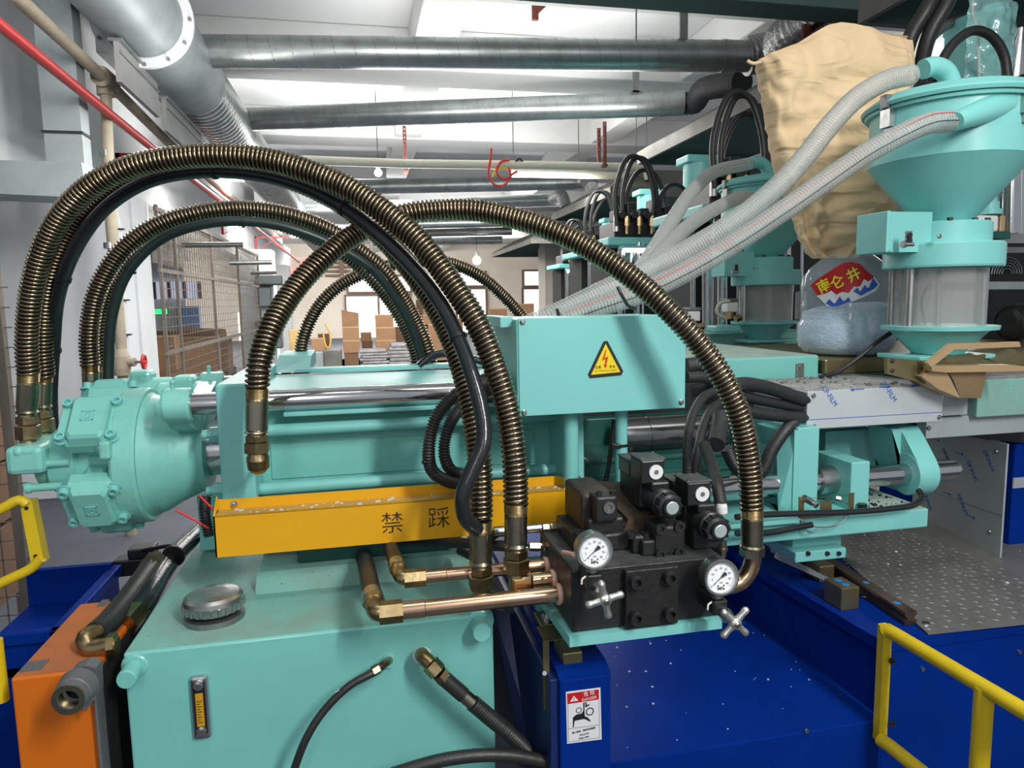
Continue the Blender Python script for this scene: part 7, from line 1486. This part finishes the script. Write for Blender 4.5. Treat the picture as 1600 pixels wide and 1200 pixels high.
for (px, py) in ((1086, 492), (1145, 478)):
    MB().box(P(px-8, py+10, 3.0), P(px+9, py-6, 3.0)+V((0, .06, 0)), .006).build('white_pump', 'white', t); MB().box(P(px-9, py-6, 3.0), P(px+10, py-12, 3.0)+V((0, .07, 0)), .004).build('pump_cap', 'grey', t)
    MB().hexa(P(px-6, py+20, 3.0), P(px-6, py+10, 3.0), .02).hexa(P(px+4, py+20, 3.0), P(px+12, py+18, 3.0), .018).build('brass_fitting', 'brass', t)
MB().tube(spline([P(1140, 470, 3.0), P(1124, 475, 3.0), P(1120, 488, 3.0), P(1130, 496, 3.0), P(1145, 494, 3.0)], .01), .008, 8).build('air_line', 'cream', t)
# hoods
def hood(x0, y0, y1, lab, z=2.9, wd=1.8):
    t = thing('fume_hood', lab, 'hood', (x0, y0, z)); th = .02; x1 = x0+wd; ix, iy, zt = .55, .5, z+.42
    def shell(m, off):
        b = [V((x0+off, y0+off, z)), V((x1-off, y0+off, z)), V((x1-off, y1-off, z)), V((x0+off, y1-off, z))]
        l = [p+V((0, 0, .11-off)) for p in b]
        u = [V((x0+ix, y0+iy, zt-off)), V((x1-ix, y0+iy, zt-off)), V((x1-ix, y1-iy, zt-off)), V((x0+ix, y1-iy, zt-off))]
        vs = b+l+u; fs = []
        for k in (0, 4):
            for i in range(4): j = (i+1) % 4; fs.append((k+i, k+j, k+4+j, k+4+i) if off == 0 else (k+i, k+4+i, k+4+j, k+j))
        fs.append((8, 9, 10, 11) if off == 0 else (11, 10, 9, 8)); m.add(vs, fs)
    m = MB(); shell(m, 0); m.build('outer_shell', 'hoodlight', t); m = MB(); shell(m, .012); m.build('inner_lining', 'hood', t)
    MB().add([(x0, y0, z), (x1, y0, z), (x1, y1, z), (x0, y1, z), (x0+.03, y0+.03, z), (x1-.03, y0+.03, z), (x1-.03, y1-.03, z), (x0+.03, y1-.03, z)], [(4, 5, 1, 0), (5, 6, 2, 1), (6, 7, 3, 2), (7, 4, 0, 3)]).build('lip', 'hoodlight', t)
    MB().cyl(((x0+x1)/2, (y0+y1)/2, zt-.02), ((x0+x1)/2, (y0+y1)/2, zt+.25), .11, n=20).build('stub_duct', 'galv', t)
    return t
e = PZ(995, 257, 2.9); hood(e.x, 4.2, e.y, 'second fume hood with long pale lip, behind the loaders', wd=1.8)
e = PZ(1340, 38, 2.9); hood(e.x, 1.4, e.y, 'nearest dark green fume hood at the top right corner', wd=1.7)
e = PZ(862, 345, 2.9); hood(e.x, e.y-2.8, e.y, 'third fume hood, small and far above the presses', wd=1.8)
e = PZ(768, 402, 2.9); hood(e.x, e.y-5, e.y, 'farthest fume hood, its lit skirt near the small bulb', wd=3.0)
# near beam band at top right
# grey service duct across the top right
a = PZ(880, -8, 3.3); b = PZ(1300, 22, 3.3); props(MB().box((a.x-.5, a.y-.1, 3.3), (b.x+3, a.y+.12, 3.5), .005).build('cable_trunking', 'hood'), 'dark green grey trunking running along the top edge', 'trunking')

# small items at the top right
props(MB().tube(spline([P(x, y, 2.35) for x, y in ((1522, -20), (1520, 20), (1527, 45), (1530, 100), (1531, 140))], .01), .006, 8).build('wrap_strand', 'clear'), 'clear plastic wrap strand hanging beside the wrapped cylinder', 'wrap')
t = thing('black_fitting', 'row of small black fittings seen just over the loader lid', 'fitting', P(1500, 136, 2.1)); q = P(1485, 135, 2.1)
for k in range(4): MB().box(q+V((k*.022, 0, -.005)), q+V((k*.022+.014, .02, .012+.006*(k % 2))), .002).build('knob', 'plastic', t)
MB().box(q+V((-.01, .005, -.02)), q+V((.09, .03, -.004)), .002).build('fitting_base', 'plastic', t)
props(MB().cyl(P(1530, 143, 2.2), P(1640, 108, 2.2), .012, n=8).build('black_bar', 'plastic'), 'dark bar slanting up behind the loader lid to the right edge', 'bar')
a = PZ(1262, 42, 3.45); props(MB().prism([PZ(1260, 45, 3.45), PZ(1312, 12, 3.45), PZ(1316, 18, 3.45), PZ(1266, 52, 3.45)], (0, .04, 0)).box(a+V((-.03, 0, -.12)), a+V((.03, .03, .02)), .003).build('rust_bracket', 'redrust'), 'rust red slanted bracket above the kraft bag', 'bracket')
